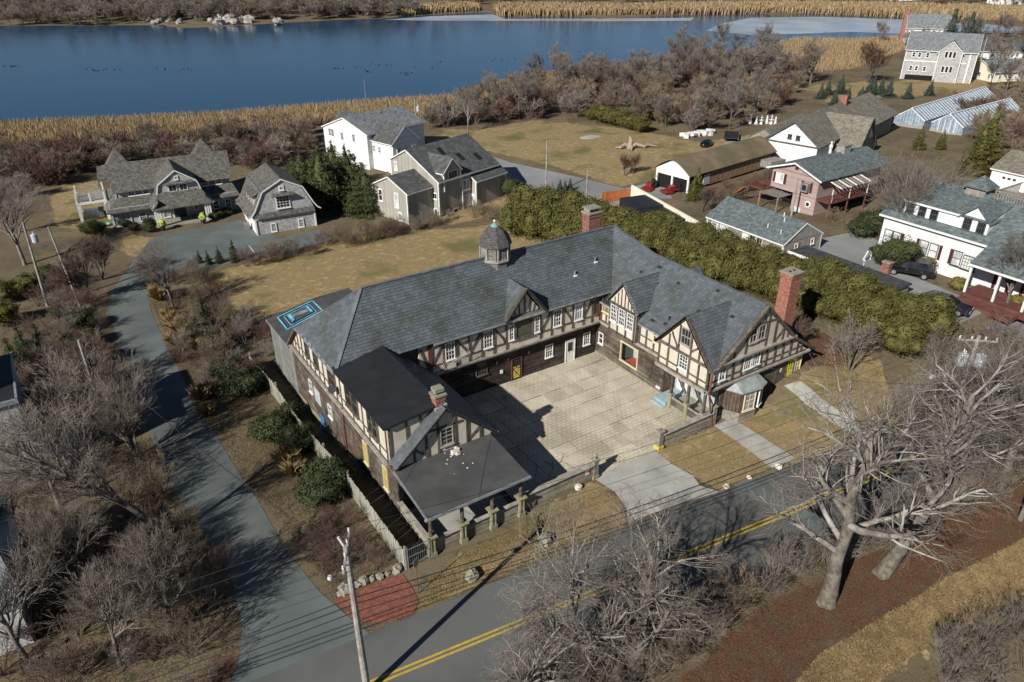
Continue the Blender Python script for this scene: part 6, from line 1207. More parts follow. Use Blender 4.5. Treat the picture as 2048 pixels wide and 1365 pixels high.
for k, (p, r) in enumerate((([(-.3,0,0),(-.25,.1,1.1),(.1,.3,1.9),(-.1,.5,2.9)],[.8,.55,.5,.2]), ([(0,0,.3),(-1.2,.8,.9),(-2.6,.7,.4),(-3.6,1.2,.5)],[.6,.5,.45,.2]), ([(0,0,.4),(1.3,-.4,.9),(2.6,-1.6,.4),(4.0,-1.5,.6),(5.4,-2.6,.2)],[.6,.5,.4,.3,.12]), ([(.3,0,.3),(-.8,-1.2,.5),(-1.6,-2.0,.3)],[.4,.3,.12]), ([(.5,-.3,.5),(1.8,.4,.9),(2.9,.9,.5)],[.35,.25,.1]))): MB().tube(p, r, 8).build('root_limb', M['driftwood'], t)
q = G(1180,275); o = MB().blob((0,0,0), (2.4,1.5,.16), 9, 14, 6, .08).build('stone_disc', M['concrete_grey']); o.location = q; tag(o, 'flat grey oval slab lying on the dry field', 'slab')
q = G(210,452); o = MB().lathe([(.55,0),(.7,.25),(.66,.27),(.5,.08)], 14).build('green_basin', M['copper_green']); o.location = q; tag(o, 'round green basin on the grass beside the shingled house', 'basin')
mk('lime_leaf', (.32,.40,.07,1), rough=.7)
for k, px in enumerate(((327,462),(408,448))):
    q = G(*px)+Z*.15; t = thing('planter', ('dark planter with lime foliage at the left porch column','dark planter with lime foliage at the right porch column')[k], 'planter', q, group='porch planters'); MB().lathe([(.28,0),(.38,.6),(.36,.62)], 10).build('pot', M['membrane'], t); MB().blob((0,0,.95), (.5,.5,.5), k, 10, 8, .35).build('foliage', M['lime_leaf'], t)
for k, px in enumerate(((492,432),(498,440))):
    q = G(*px); t = thing('wheeled_bin', ('dark wheeled bin by the garage doors','second dark bin beside the garage corner')[k], 'bin', q, -.08); MB().prism([(-.28,-.28,.08),(.28,-.28,.08),(.33,.33,1.0),(-.33,.33,1.0)][:2]+[(.34,-.34,1.0),(-.34,-.34,1.0)], (0,.64,0)).build('bin_body', M['gutter'], t); MB().box(-.38,.38,-.38,.36,1.0,1.08).build('bin_lid', M['membrane'], t)
# ---- figure on the pink roof
q = Vector((44.43+8.2,10.71+4.8,1.2+6.0)); t = thing('roof_figure', 'small white figure standing on the ridge of the pink house', 'statue', q); MB().lathe([(.2,0),(.18,.6),(.26,.9),(.24,1.1),(.08,1.25),(.14,1.4),(.12,1.55),(.02,1.62)], 8).build('figure', M['marble'], t); MB().beam((.1,0,.5), (.75,.1,1.5), .1, .08, (0,1,0)).build('figure_arm', M['stone_cap'], t)
# ---- white letter post and pipe by the lane
q = G(1722,552); t = thing('lamp_standard', 'short pale lamp standard beside the lane behind the hedge', 'lamp', q); MB().box(-.3,.3,-.3,.3,0,.12).build('base', M['concrete_grey'], t); MB().lathe([(.1,.1),(.08,1.5),(.2,1.7),(.05,1.85)], 8).build('shaft', M['pale_board'], t)
q = G(1771,548); t = thing('brick_pier', 'little salmon brick pier beside the black car', 'pier', q); MB().box(-.4,.4,-.4,.4,0,1.3).build('shaft', M['brick_old'], t); MB().box(-.48,.48,-.48,.48,1.3,1.42).build('cap', M['stone_cap'], t)
q = G(1740,520); t = thing('letter_box', 'dark letter box with a white arm beside the lane', 'letter box', q); MB().tube([(0,0,0),(0,0,1.2)], .05, 6).build('post', M['white_paint'], t); MB().box(-.5,.2,-.15,.15,1.2,1.5).build('box', M['membrane'], t); MB().beam((-.4,.2,1.0), (-2.0,-.4,.6), .15, .12, Z).build('arm', M['white_paint'], t)
mk('low_roof', (.05,.055,.062,1), (.07,.075,.08,1), 1., rough=.85, pat='shingle', pw=.35, ph=.16, pdark=.6, mort=.012)
a = G(1590,520); b = G(1800,600); d_ = (b-a); d_.z = 0; L_ = d_.length; d_.normalize(); n_ = Vector((d_.y,-d_.x,0))
t = thing('low_carport', 'long low dark-roofed carport running behind the hedge', 'carport', (0,0,0)); c = (a+b)/2; MB().obox(c+Z*1.3, d_, n_, Z, L_, 3.0, .18).build('roof', M['low_roof'], t); MB().obox(c+n_*1.55+Z*1.3, d_, n_, Z, L_, .12, .3).build('fascia', M['white_paint'], t)
for f_ in (-.48,-.2,.1,.48): MB().obox(c+d_*L_*f_+Z*.6, d_, n_, Z, .15, 2.6, 1.3).build('carport_frame', M['weather_wood'], t)
# ---- ducks on the pond
mk('duck', (.02,.018,.016,1), rough=.7); dm = MB(); dm.blob((0,0,.12), (.45,.22,.2), 1, 8, 6, .05); dm.blob((.42,0,.42), (.15,.12,.13), 2, 6, 5, .05); dm.tube([(.3,0,.2),(.42,0,.4)], .07, 5); dme = dm.mesh('body', M['duck'])
for k in range(70):
    c = random.choice(((760,130,60,6),(850,132,40,8),(680,137,20,3),(740,143,14,5),(1000,120,40,4),(1120,112,60,6),(820,148,16,4),(200,140,40,3),(350,138,40,3),(20,133,30,2))); q = GZ(c[0]+random.gauss(0,c[2]*.5), c[1]+random.gauss(0,c[3]*.5), WATER_Z); o = link('duck', dme, loc=(q.x,q.y,WATER_Z), rz=random.uniform(0,6), sc=.55); tag(o, 'tiny dark duck in a scattered raft on the pond', 'duck', 'ducks on the pond')
# ================================================================ vegetation
RT = random.Random(99)
mk('bark_pale', (.15,.132,.11,1), (.27,.25,.225,1), 2.2, rough=.95, bump=1.0, bscale=7, obj=.15, c3=(.33,.315,.285,1), n3=.7, lo3=.5, hi3=.65)
mk('bark_grey', (.13,.115,.10,1), (.20,.18,.16,1), 1.5, rough=.9, bump=.4, bscale=10, obj=.2)
mk('bark_old', (.095,.08,.062,1), (.17,.15,.125,1), 3.5, rough=.97, bump=1.0, bscale=9, c3=(.22,.205,.18,1), n3=1.1, lo3=.5, hi3=.68)
mk('bark_brown', (.085,.066,.05,1), (.13,.105,.085,1), 1.5, rough=.9, obj=.3)
mk('twig_red', (.15,.09,.07,1), (.11,.07,.06,1), .8, rough=.9, obj=.25)
mk('twig_tan', (.22,.17,.115,1), (.16,.125,.09,1), .8, rough=.9, obj=.3)
mk('twig_grey', (.235,.20,.17,1), (.165,.14,.118,1), .8, rough=.9, obj=.25)
def fol(name, c1, c2, isl=.35, obj=.12): return mk(name, c1, c2, 1.2, rough=.75, isl=isl, spec=.25, c3=tuple(x*.6 for x in c1[:3])+(1,), n3=.5, lo3=.5, hi3=.72)
fol('leaf_olive', (.105,.096,.024,1), (.074,.077,.021,1)); fol('leaf_dark', (.035,.048,.02,1), (.05,.06,.022,1)); fol('leaf_pine', (.05,.062,.022,1), (.07,.075,.026,1)); fol('leaf_spruce', (.04,.055,.042,1), (.055,.07,.055,1)); fol('leaf_gold', (.16,.13,.025,1), (.12,.11,.03,1)); fol('leaf_brown', (.12,.07,.035,1), (.09,.055,.03,1)); fol('grass_tan', (.30,.215,.105,1), (.22,.155,.075,1), .3); fol('reed', (.36,.265,.145,1), (.27,.195,.105,1), .3)
class TB:                                      # fast tube collector
    def __init__(s): s.v = []; s.f = []
    def tube(s, pts, rad, n):
        b0 = len(s.v); k = len(pts)
        for i in range(k):
            p = pts[i]; a = pts[i-1] if i else p; c = pts[i+1] if i < k-1 else p
            dx, dy, dz = c[0]-a[0], c[1]-a[1], c[2]-a[2]; l = math.sqrt(dx*dx+dy*dy+dz*dz) or 1; dx /= l; dy /= l; dz /= l
            if abs(dz) < .9: ux, uy, uz = -dy, dx, 0.
            else: ux, uy, uz = 0., -dz, dy
            m_ = math.sqrt(ux*ux+uy*uy+uz*uz) or 1; ux /= m_; uy /= m_; uz /= m_
            vx, vy, vz = dy*uz-dz*uy, dz*ux-dx*uz, dx*uy-dy*ux; r = rad[i]
            for j in range(n):
                t = 6.2832*j/n; c_, s_ = math.cos(t)*r, math.sin(t)*r; s.v.append((p[0]+ux*c_+vx*s_, p[1]+uy*c_+vy*s_, p[2]+uz*c_+vz*s_))
        for i in range(k-1):
            for j in range(n): s.f.append((b0+i*n+j, b0+i*n+(j+1) % n, b0+(i+1)*n+(j+1) % n, b0+(i+1)*n+j))
    def mesh(s, name, mat):
        me = bpy.data.meshes.new(name); me.from_pydata(s.v, [], s.f); me.materials.append(mat); me.polygons.foreach_set('use_smooth', [True]*len(s.f)); me.update(); return me
def grow(tb_list, rnd, p, d, L, r, lev, maxlev, kids, gn, up, spread, tw, lr=(.45,.72), path=None):
    """one branch with its children; level picks the collector and the number of sides"""
    k = (7, 6, 5, 4, 3, 3)[lev]; n = (8, 6, 4, 3, 3, 3)[lev]; pts = [p]; rad = [r]; q = p; dd = d
    for i in range(k-1):
        g_ = gn*(.45 if lev == 0 else 1+.1*lev); dd = Vector((dd.x+rnd.gauss(0,g_), dd.y+rnd.gauss(0,g_), dd.z+rnd.gauss(0,g_*.8)+up)).normalized(); q = q+dd*(L/(k-1)); pts.append(q); rad.append(max(r*(1-(.55 if lev < 2 else .75)*(i+1)/(k-1)), tw))
    if path:
        P0 = [Vector(v) for v in path]; m_ = len(P0)-1; pts = []
        for i in range(m_*4+1):
            x = min(i/4, m_-1e-6); j = int(x); f_ = x-j; a, b = P0[j], P0[j+1]; z_ = P0[max(j-1,0)]; c = P0[min(j+2,m_)]; q2, q3 = f_*f_, f_*f_*f_; pts.append((b*2*.5-z_*0)*0+.5*((a*2)+(b-z_)*f_+(z_*2-a*5+b*4-c)*q2+(a*3-z_-b*3+c)*q3))
        k = len(pts); rad = [r*((1-.62*i/(k-1))+.55*math.exp(-i/1.6))*rnd.uniform(.93,1.07) for i in range(k)]; n = 12
    (tb_list[3] if path and len(tb_list) > 3 else tb_list[0] if lev <= tb_list[2] else tb_list[1]).tube([(v.x, v.y, v.z) for v in pts], rad, n)
    if lev >= maxlev: return
    c = kids[lev]
    for j in range(c):
        f_ = (.32 if lev else .35)+(.68 if lev else .65)*(j+rnd.random())/c; x = min(f_*(k-1), k-1.001); i = int(x); fr = x-i; pp = pts[i].lerp(pts[i+1], fr); rr = rad[i]+(rad[i+1]-rad[i])*fr
        ax = (pts[i+1]-pts[i]).normalized(); ref = Vector((rnd.gauss(0,1), rnd.gauss(0,1), rnd.gauss(0,.6))); pe = (ref-ax*ref.dot(ax)).normalized(); an = spread*rnd.uniform(.7,1.25); nd = ax*math.cos(an)+pe*math.sin(an)
        grow(tb_list, rnd, pp, nd.normalized(), L*rnd.uniform(*lr)*(1-.25*f_), max(rr*rnd.uniform(.5,.75), tw), lev+1, maxlev, kids, gn, up, spread, tw, lr)
def bare_tree(seed, h=9., r=.2, kids=(8,6,5,4), gn=.13, up=.03, spread=.75, tw=.011, lean=(0,0), stems=1, bark='bark_grey', twig='twig_grey', maxlev=4, trunkf=.62, cut=1, lr=(.45,.72), path=None):
    rnd = random.Random(seed); A = TB(); B = TB(); T0 = TB()
    for s_ in range(stems):
        a = rnd.uniform(0, 6.28); o = .0 if stems == 1 else .35; d = Vector((lean[0]+o*math.cos(a), lean[1]+o*math.sin(a), 1)).normalized()
        grow((A, B, cut, T0), rnd, Vector((0,0,-.15)), d, h*trunkf*(1 if s_ == 0 else rnd.uniform(.7,1)), r, 0, maxlev, kids, gn, up, spread, tw, lr, path)
    if path:
        jr = random.Random(seed+1); T0.v = [(x+jr.gauss(0,.022), y+jr.gauss(0,.022), z) for x, y, z in T0.v]
        return [('trunk', T0.mesh('trunk', M['bark_old'])), ('limbs', A.mesh('limbs', M[bark])), ('crown', B.mesh('crown', M[twig]))]
    return [('trunk', A.mesh('trunk', M[bark])), ('crown', B.mesh('crown', M[twig]))]
def bare_shrub(seed, h=2.2, stems=9, kids=(5,4,4), tw=.008, spread=.6, gn=.14, twig='twig_tan', out=.75):
    rnd = random.Random(seed); A = TB(); B = TB()
    for s_ in range(stems):
        a = rnd.uniform(0, 6.28); o = rnd.uniform(.15, out); grow((A, B, 1), rnd, Vector((.25*o*math.cos(a), .25*o*math.sin(a), -.1)), Vector((o*math.cos(a), o*math.sin(a), 1)).normalized(), h*rnd.uniform(.6,.95), .025, 0, 3, kids, gn, .02, spread, tw)
    return [('stems', A.mesh('stems', M[twig])), ('twigs', B.mesh('twigs', M[twig]))]
def leaf_mesh(name, C, N, size, mat, seed, flat=.35, core=None, asp=.6):
    """many small leaf faces at the points C, turned roughly along N"""
    rs = np.random.RandomState(seed); n = len(C); A = N+rs.normal(0, flat, (n,3)); A /= np.linalg.norm(A, axis=1)[:,None]+1e-9
    R = rs.normal(0, 1, (n,3)); U = np.cross(A, R); U /= np.linalg.norm(U, axis=1)[:,None]+1e-9; W_ = np.cross(A, U); s_ = size*rs.uniform(.6,1.4,(n,1))
    V_ = np.stack([C-U*s_*asp*.5, C+W_*s_*.35+U*0, C+U*s_*asp*.5+W_*s_, C-W_*s_*.6+U*s_*.1], 1).reshape(-1,3); F = np.arange(n*4).reshape(-1,4)
    vs = V_.tolist(); fs = F.tolist()
    if core: k = len(vs); vs += [tuple(p) for p in core.v]; fs += [[i+k for i in f] for f in core.f]
    me = bpy.data.meshes.new(name); me.from_pydata(vs, [], fs); me.materials.append(M[mat]); me.update(); return me
def clump_points(seed, n, clumps, jitter=.18):
    """points on and near the surface of many overlapping ellipsoids (centre, radii)"""
    rs = np.random.RandomState(seed); w_ = np.array([c[1][0]*c[1][1]+c[1][0]*c[1][2]+c[1][1]*c[1][2] for c in clumps]); k = rs.choice(len(clumps), n, p=w_/w_.sum())
    D = rs.normal(0,1,(n,3)); D /= np.linalg.norm(D, axis=1)[:,None]; c = np.array([c[0] for c in clumps])[k]; r = np.array([c[1] for c in clumps])[k]; f_ = 1+rs.normal(0,jitter,(n,1)); f_ = np.clip(f_, .55, 1.35)
    Nn = D/r; Nn /= np.linalg.norm(Nn, axis=1)[:,None]; return c+D*r*f_, Nn
def bush(seed, rx, ry, rz, n, size, mat, lumps=14, core=.8, lo=.0, name='foliage'):
    rnd = random.Random(seed); cl_ = [((0,0,rz*.9), (rx*.8,ry*.8,rz*.85))]
    for i in range(lumps):
        a = rnd.uniform(0,6.28); e = rnd.uniform(-.35,1.3); x = rx*.72*math.cos(a)*math.cos(e); y = ry*.72*math.sin(a)*math.cos(e); z = rz*.9+rz*.75*math.sin(e); q = rnd.uniform(.28,.5); cl_.append(((x,y,max(z,lo+.2)), (rx*q,ry*q,rz*q*.8)))
    C, N = clump_points(seed, n, cl_); kp = C[:,2] > -.05; cm = MB()
    for c, r in cl_[:1]+cl_[1::2]: cm.blob(c, tuple(x*core for x in r), seed, 8, 6, .12)
    return leaf_mesh(name, C[kp], N[kp], size, mat, seed, core=cm)
def conifer(seed, h, r, n, size, mat, layers=12, droop=.25, taper=1.0, z0=.4):
    rnd = random.Random(seed); cl_ = []
    for i in range(layers):
        f_ = i/(layers-1); z = z0+(h-z0)*f_*.97; R = r*(1-f_**taper)+.12; m_ = max(3, int(8*(1-f_))+3)
        for j in range(m_): a = 6.283*(j+rnd.random())/m_; q = R*rnd.uniform(.5,.95); cl_.append(((q*.75*math.cos(a), q*.75*math.sin(a), z-droop*q+rnd.uniform(-.15,.15)), (max(q*.42,.12), max(q*.42,.12), max(.1,h/layers*.55))))
    C, N = clump_points(seed, n, cl_, .25); N[:,2] += .3; cm = MB(); cm.lathe([(r*.45,z0+.1),(r*.3,h*.5),(.04,h*.95)], 8); L_ = leaf_mesh('foliage', C, N, size, mat, seed, core=cm)
    t = MB(); t.tube([(0,0,-.2),(0,0,h*.4)], [.05+h*.02,.03+h*.01], 7); return [('trunk', t.mesh('trunk', M['bark_brown'])), ('crown', L_)]
def tuft(seed, h, n, mat, spread=.6, w_=.025, base=.2):
    rs = np.random.RandomState(seed); a = rs.uniform(0,6.283,n); o = rs.uniform(0,base,n); sp = rs.uniform(.05,spread,n); hh = h*rs.uniform(.55,1.1,n); ux = np.cos(a); uy = np.sin(a); b = np.stack([o*ux,o*uy,np.full(n,-.05)],1); t_ = b+np.stack([sp*ux*h,sp*uy*h,hh],1); m_ = b*.5+t_*.5+np.stack([-ux*.06*h,-uy*.06*h,hh*.12],1); s_ = np.stack([-uy,ux,np.zeros(n)],1)*w_
    V_ = np.stack([b-s_,b+s_,m_+s_,t_,m_-s_],1).reshape(-1,3); me = bpy.data.meshes.new('blades'); me.from_pydata(V_.tolist(), [], np.arange(n*5).reshape(-1,5).tolist()); me.materials.append(M[mat]); me.update(); return me
# ---------------------------------------------------------------- templates (shared mesh data)
BIG = [bare_tree(100+i, 10.5, .24, (11,7,5,4), .07, .03, .58, .0095, bark='bark_grey', twig='twig_grey', lr=(.58,.85), trunkf=.55) for i in range(3)]
MID = [bare_tree(120+i, 8., .15, (10,6,5,4), .075, .035, .55, .0095, bark='bark_grey', twig='twig_grey', lr=(.55,.8), trunkf=.58) for i in range(4)]
MIDB = [bare_tree(140+i, 7., .11, (7,6,5,4), .09, .05, .5, .011, stems=4, bark='bark_brown', twig='twig_red') for i in range(2)]
SHR = {k: [bare_shrub(200+i+10*j, 2.4, 12, (5,4,4), .0065, .55, .08, twig=k) for i in range(3)] for j, k in enumerate(('twig_tan', 'twig_red', 'twig_grey'))}
FARSHR = {k: [bare_shrub(300+i+10*j, 3.2, 12, (6,5,4), .019, .6, .1, twig=k) for i in range(2)] for j, k in enumerate(('twig_tan', 'twig_red', 'twig_grey'))}
FART = [bare_tree(330+i, 10., .2, (10,7,5,4), .09, .03, .6, .022, bark='bark_brown', twig='twig_grey') for i in range(3)]
HEDGE = [bush(400+i, 1.7, 1.7, 1.75, 5200, .17, 'leaf_olive', 16) for i in range(3)]
DARKB = [bush(420+i, 1.3, 1.3, .95, 3000, .15, 'leaf_dark', 12) for i in range(2)]
OLIVEB = [bush(430+i, 1.2, 1.2, 1.0, 2600, .15, 'leaf_olive', 12) for i in range(2)]
CLIP = [bush(440, 1.5, 1.5, 1.25, 5200, .12, 'leaf_pine', 6, .93)]; GOLD = [bush(450, .8, .8, .6, 1800, .11, 'leaf_gold', 8, .9)]
PINE = [conifer(460+i, 8.2, 4.3, 12000, .30, 'leaf_pine', 9, .12, 2.0, .8) for i in range(3)]; SPRUCE = [conifer(470+i, 3.2, 1.25, 2600, .16, 'leaf_spruce', 9, .25) for i in range(2)]; COLUMN = [conifer(480+i, 3.4, .75, 2600, .13, 'leaf_dark', 10, .05, 2.2, .15) for i in range(2)]; ARBOR = [conifer(490+i, 7.5, 2.0, 6500, .22, 'leaf_olive', 12, .05, 1.8, .3) for i in range(2)]
TAN = [tuft(500+i, 1.2, 420, 'grass_tan', .75) for i in range(2)]
def bare(px, tmpl, label, sc=1., rz=None, group=None, name='bare_tree', cat='tree', p=None, tilt=(0,0)):
    q = p or G(*px); return inst(name, label, cat, tmpl, (q.x, q.y, hgt(q.x, q.y)), RT.uniform(0,6.28) if rz is None else rz, sc, group, tilt)
def one(px, me, label, name, cat, part='foliage', sc=1., group=None, p=None, stem=True):
    q = p or G(*px); return inst(name, label, cat, [(part, me)], (q.x, q.y, hgt(q.x, q.y)), RT.uniform(0,6.28), sc, group)
def inpoly(x, y, P): 
    c = False; n = len(P)
    for i in range(n):
        a, b = P[i], P[(i+1) % n]
        if (a[1] > y) != (b[1] > y) and x < a[0]+(y-a[1])/(b[1]-a[1])*(b[0]-a[0]): c = not c
    return c
KEEPOUT = [[(p.x,p.y) for p in pxpoly(DRIVE)], [(x,y) for x, y in ROAD_N]+[(x,y-7.4) for x, y in ROAD_N[::-1]], [(p.x,p.y) for p in pxpoly(STREET)], [(p.x,p.y) for p in POND], [(-27,18),(-27,-15),(13,-15),(13,12),(-14,19)]]
def scatter(poly_px, n, fn, mind=.0, keep=True, z=None):
    """n random spots in a region of the ground, clear of roads, water and the house"""
    P = [(p.x, p.y) for p in (pxpoly(poly_px) if z is None else [GZ(x, y, z) for x, y in poly_px])]; x0, x1 = min(p[0] for p in P), max(p[0] for p in P); y0, y1 = min(p[1] for p in P), max(p[1] for p in P); got = []; tries = 0
    while len(got) < n and tries < n*60:
        tries += 1; x = RT.uniform(x0, x1); y = RT.uniform(y0, y1)
        if not inpoly(x, y, P): continue
        if keep and any(inpoly(x, y, K) for K in KEEPOUT): continue
        if mind and any((x-a)**2+(y-b)**2 < mind*mind for a, b in got): continue
        got.append((x, y)); fn(len(got)-1, Vector((x, y, 0)))
    return got
def joined(parts):
    me = bpy.data.meshes.new('brush_plant'); V_ = []; F = []; mi = []; mats = []
    for nm, m_ in parts:
        k = len(V_); V_ += [tuple(v.co) for v in m_.vertices]; F += [tuple(i+k for i in p.vertices) for p in m_.polygons]
        if m_.materials[0] not in mats: mats.append(m_.materials[0])
        mi += [mats.index(m_.materials[0])]*len(m_.polygons)
    me.from_pydata(V_, [], F)
    for m_ in mats: me.materials.append(m_)
    me.polygons.foreach_set('material_index', mi); me.update(); return bpy.data.objects.new('brush_plant', me)
JCACHE = {}
def brush(name, label, spots, T, cat='brush'):
    """a mass of growth nobody could count: ONE object, plants set on its points by geometry nodes; spots = (x, y, scale, template)"""
    me = bpy.data.meshes.new(name); me.from_pydata([(x, y, hgt(x, y)) for x, y, s_, k in spots], [], []); o = link(name, me, kind='stuff'); o['label'] = label; o['category'] = cat
    for an, ty, vals in (('rz', 'FLOAT', [RT.uniform(0,6.28) for _ in spots]), ('sc', 'FLOAT', [q[2] for q in spots]), ('kk', 'INT', [q[3] for q in spots])): me.attributes.new(an, ty, 'POINT').data.foreach_set('value', vals)
    g = bpy.data.node_groups.new(name, 'GeometryNodeTree'); g.interface.new_socket('Geometry', in_out='INPUT', socket_type='NodeSocketGeometry'); g.interface.new_socket('Geometry', in_out='OUTPUT', socket_type='NodeSocketGeometry'); N = g.nodes; L = g.links
    gi = N.new('NodeGroupInput'); go = N.new('NodeGroupOutput'); jn = N.new('GeometryNodeJoinGeometry'); L.new(jn.outputs[0], go.inputs[0])
    def att(nm, ty): a = N.new('GeometryNodeInputNamedAttribute'); a.data_type = ty; a.inputs['Name'].default_value = nm; return a.outputs['Attribute']
    rz, sc, kk = att('rz', 'FLOAT'), att('sc', 'FLOAT'), att('kk', 'INT'); cx = N.new('ShaderNodeCombineXYZ'); L.new(rz, cx.inputs[2])
    for i, parts in enumerate(T):
        if id(parts) not in JCACHE: JCACHE[id(parts)] = joined(parts)
        oi = N.new('GeometryNodeObjectInfo'); oi.inputs['Object'].default_value = JCACHE[id(parts)]; oi.inputs['As Instance'].default_value = True
        cm = N.new('FunctionNodeCompare'); cm.data_type = 'INT'; cm.operation = 'EQUAL'; L.new(kk, cm.inputs[2]); cm.inputs[3].default_value = i
        ip = N.new('GeometryNodeInstanceOnPoints'); L.new(gi.outputs[0], ip.inputs['Points']); L.new(cm.outputs[0], ip.inputs['Selection']); L.new(oi.outputs['Geometry'], ip.inputs['Instance']); L.new(cx.outputs[0], ip.inputs['Rotation']); L.new(sc, ip.inputs['Scale']); L.new(ip.outputs[0], jn.inputs[0])
    md = o.modifiers.new('plants', 'NODES'); md.node_group = g; return o
def mass(name, label, poly, n, T, s0, s1, mind=1.5, cat='brush'):
    sp = []; scatter(poly, n, lambda i, p: sp.append((p.x, p.y, RT.uniform(s0, s1), RT.randrange(len(T)))), mind); return brush(name, label, sp, T, cat)
def kindsof(T, *ks): return [t for k in ks for t in T[k]]
def shrubs(poly, n, kinds, label, group, s0=.7, s1=1.3, far=False, mind=.8):
    T = FARSHR if far else SHR
    scatter(poly, n, lambda i, p: bare(None, RT.choice(T[RT.choice(kinds)]), label, RT.uniform(s0, s1), None, group, 'bare_shrub', 'shrub', p), mind)
def trees(poly, n, T, label, group, s0=.7, s1=1.2, mind=2.):
    scatter(poly, n, lambda i, p: bare(None, RT.choice(T), label, RT.uniform(s0, s1), None, group, 'bare_tree', 'tree', p), mind)
# ---------------------------------------------------------------- the clipped hedge right of the house
hl = [(1045,436),(1070,446),(1100,452),(1130,462),(1165,468),(1200,475)]
HP = [(15.5,33.0),(16.6,30.4),(17.4,27.8),(18.0,25.2),(18.4,22.6),(18.7,20.0),(18.9,17.4),(19.0,14.8),(19.2,12.3),(19.5,9.8),(19.8,7.3),(20.2,4.8),(20.6,2.4),(21.0,.0),(21.4,-2.4),(21.8,-4.8),(22.1,-7.2),(22.3,-9.6),(22.4,-12.0),(22.4,-14.4),(22.3,-16.6)]
for k, (x, y) in enumerate(HP):
    for j in range(3):
        me = HEDGE[(k+j) % 3]; xx = x+(-2.3,-.3,1.6)[j]+RT.uniform(-.3,.3); yy = y+RT.uniform(-.4,.4)+(0,.9,.2)[j]; s_ = RT.uniform(.95,1.2)*(1.3 if k < 6 else 1.)*(1,1.1,1.05)[j]
        t = inst('hedge_shrub', f'olive evergreen of the tall hedge, {("front","middle","back")[j]} row', 'hedge', [('foliage', me)], (xx, yy, hgt(xx, yy)), RT.uniform(0,6), (s_, s_, s_*RT.uniform(.98,1.12)), 'tall olive hedge behind the right wing')
# ---------------------------------------------------------------- conifers and clipped shrubs
for k, (px, s_) in enumerate((((700,400),1.0),((650,415),1.05),((610,395),.85),((735,425),.8),((672,378),.9),((590,372),.6),((540,352),.45),((640,360),.7))): bare(px, PINE[k % 3], f'{("dark green pine beside the grey house","broad dark pine right of the gambrel garage","dark pine closest to the garage roof","lower pine in front of the grey gable","pine in the middle of the dark clump","small rounded pine behind the garage","lowest dark evergreen behind the shingled houses","pine at the back of the clump")[k]}', s_, group='dark pines between the houses', name='pine_tree')
for k, px in enumerate(((60,735),(90,720),(40,760))): bare(px, COLUMN[k % 2], ('tall dark columnar conifer at the left, the foremost','dark columnar conifer at the left, the middle one','dark columnar conifer nearest the left edge')[k], (1.25,1.1,1.2)[k], group='columnar conifers left of the drive', name='columnar_conifer')
for k, px in enumerate(((400,527),(418,530),(440,527),(470,524))): bare(px, COLUMN[k % 2], f'{("first","second","third","fourth")[k]} little columnar conifer in the row along the forecourt', (.5,.55,.62,.8)[k], group='small conifers along the forecourt', name='columnar_conifer')
bare((415,668), COLUMN[0], 'yellow-green columnar conifer among the brush beside the drive', 1.15, name='columnar_conifer')
for k, (px, s_) in enumerate((((545,880),1.25),((600,900),1.2),((575,850),1.0),((660,985),1.3),((640,1010),1.1),((490,790),1.35),((460,760),1.2),((505,765),1.1),((435,700),1.0),((395,680),.9),((470,680),.9))): one(px, DARKB[k % 2], f'dark evergreen shrub by the board fence, {("large, nearest the corner of the wall","beside the largest","behind the pair","low and broad, lowest of all","tucked left of the lowest","broad, halfway up the fence","left of the halfway one","right of the halfway one","upper one by the drive","upper one nearest the drive","upper one nearest the lean-to")[k]}', 'evergreen_shrub', 'shrub', sc=s_, group='dark evergreen shrubs along the fence')
for k, px in enumerate(((1185,240),(1205,246),(1225,250),(1245,255),(1262,260),(1280,265))): one(px, OLIVEB[k % 2], f'{("leftmost","second","third","fourth","fifth","rightmost")[k]} olive evergreen in the row at the back of the field', 'evergreen_shrub', 'shrub', sc=(1.5,1.9,1.7,1.8,1.7,1.6)[k], group='evergreen row at the field edge')
one((1018,390), CLIP[0], 'round clipped dark shrub at the end of the grey house', 'clipped_shrub', 'shrub', sc=1.15)
for k, (px, s_) in enumerate((((1785,535),1.5),((1812,530),1.1))): one(px, CLIP[0], ('big round clipped shrub before the white dormer house','smaller clipped shrub beside the big round one')[k], 'clipped_shrub', 'shrub', sc=s_, group='clipped shrubs before the white house')
for k, (px, s_) in enumerate((((1852,545),1.3),((1912,580),1.15),((2030,618),1.2),((1925,548),1.3))): one(px, GOLD[0], ('golden round shrub left of the porch','golden shrub at the lane edge','golden shrub near the right edge','darker golden shrub by the porch corner')[k], 'golden_shrub', 'shrub', sc=s_, group='golden shrubs before the white house')
for k, (px, s_) in enumerate((((1742,468),1.6),((1720,475),1.2))): one(px, DARKB[k], ('dark hedge block between pink and white houses','lower part of the dark hedge by the white house')[k], 'evergreen_shrub', 'shrub', sc=s_, group='dark hedge by the white house')
for k, (px, s_) in enumerate((((1960,345),1.3),((1945,352),1.1),((1835,300),.55),((1880,300),.45))): bare(px, ARBOR[k % 2], ('tall pointed evergreen behind the white house','second tall evergreen left of the pointed one','smaller evergreen in front of the greenhouse','small evergreen tip by the greenhouse')[k], s_, group='tall evergreens behind the white house', name='arborvitae')
for k in range(2): bare(((1392,398),(1385,402))[k], ARBOR[k], ('golden-green evergreen beside the long shed','lower golden-green evergreen by the shed')[k], (.6,.5)[k], group='evergreens by the shed', name='arborvitae')
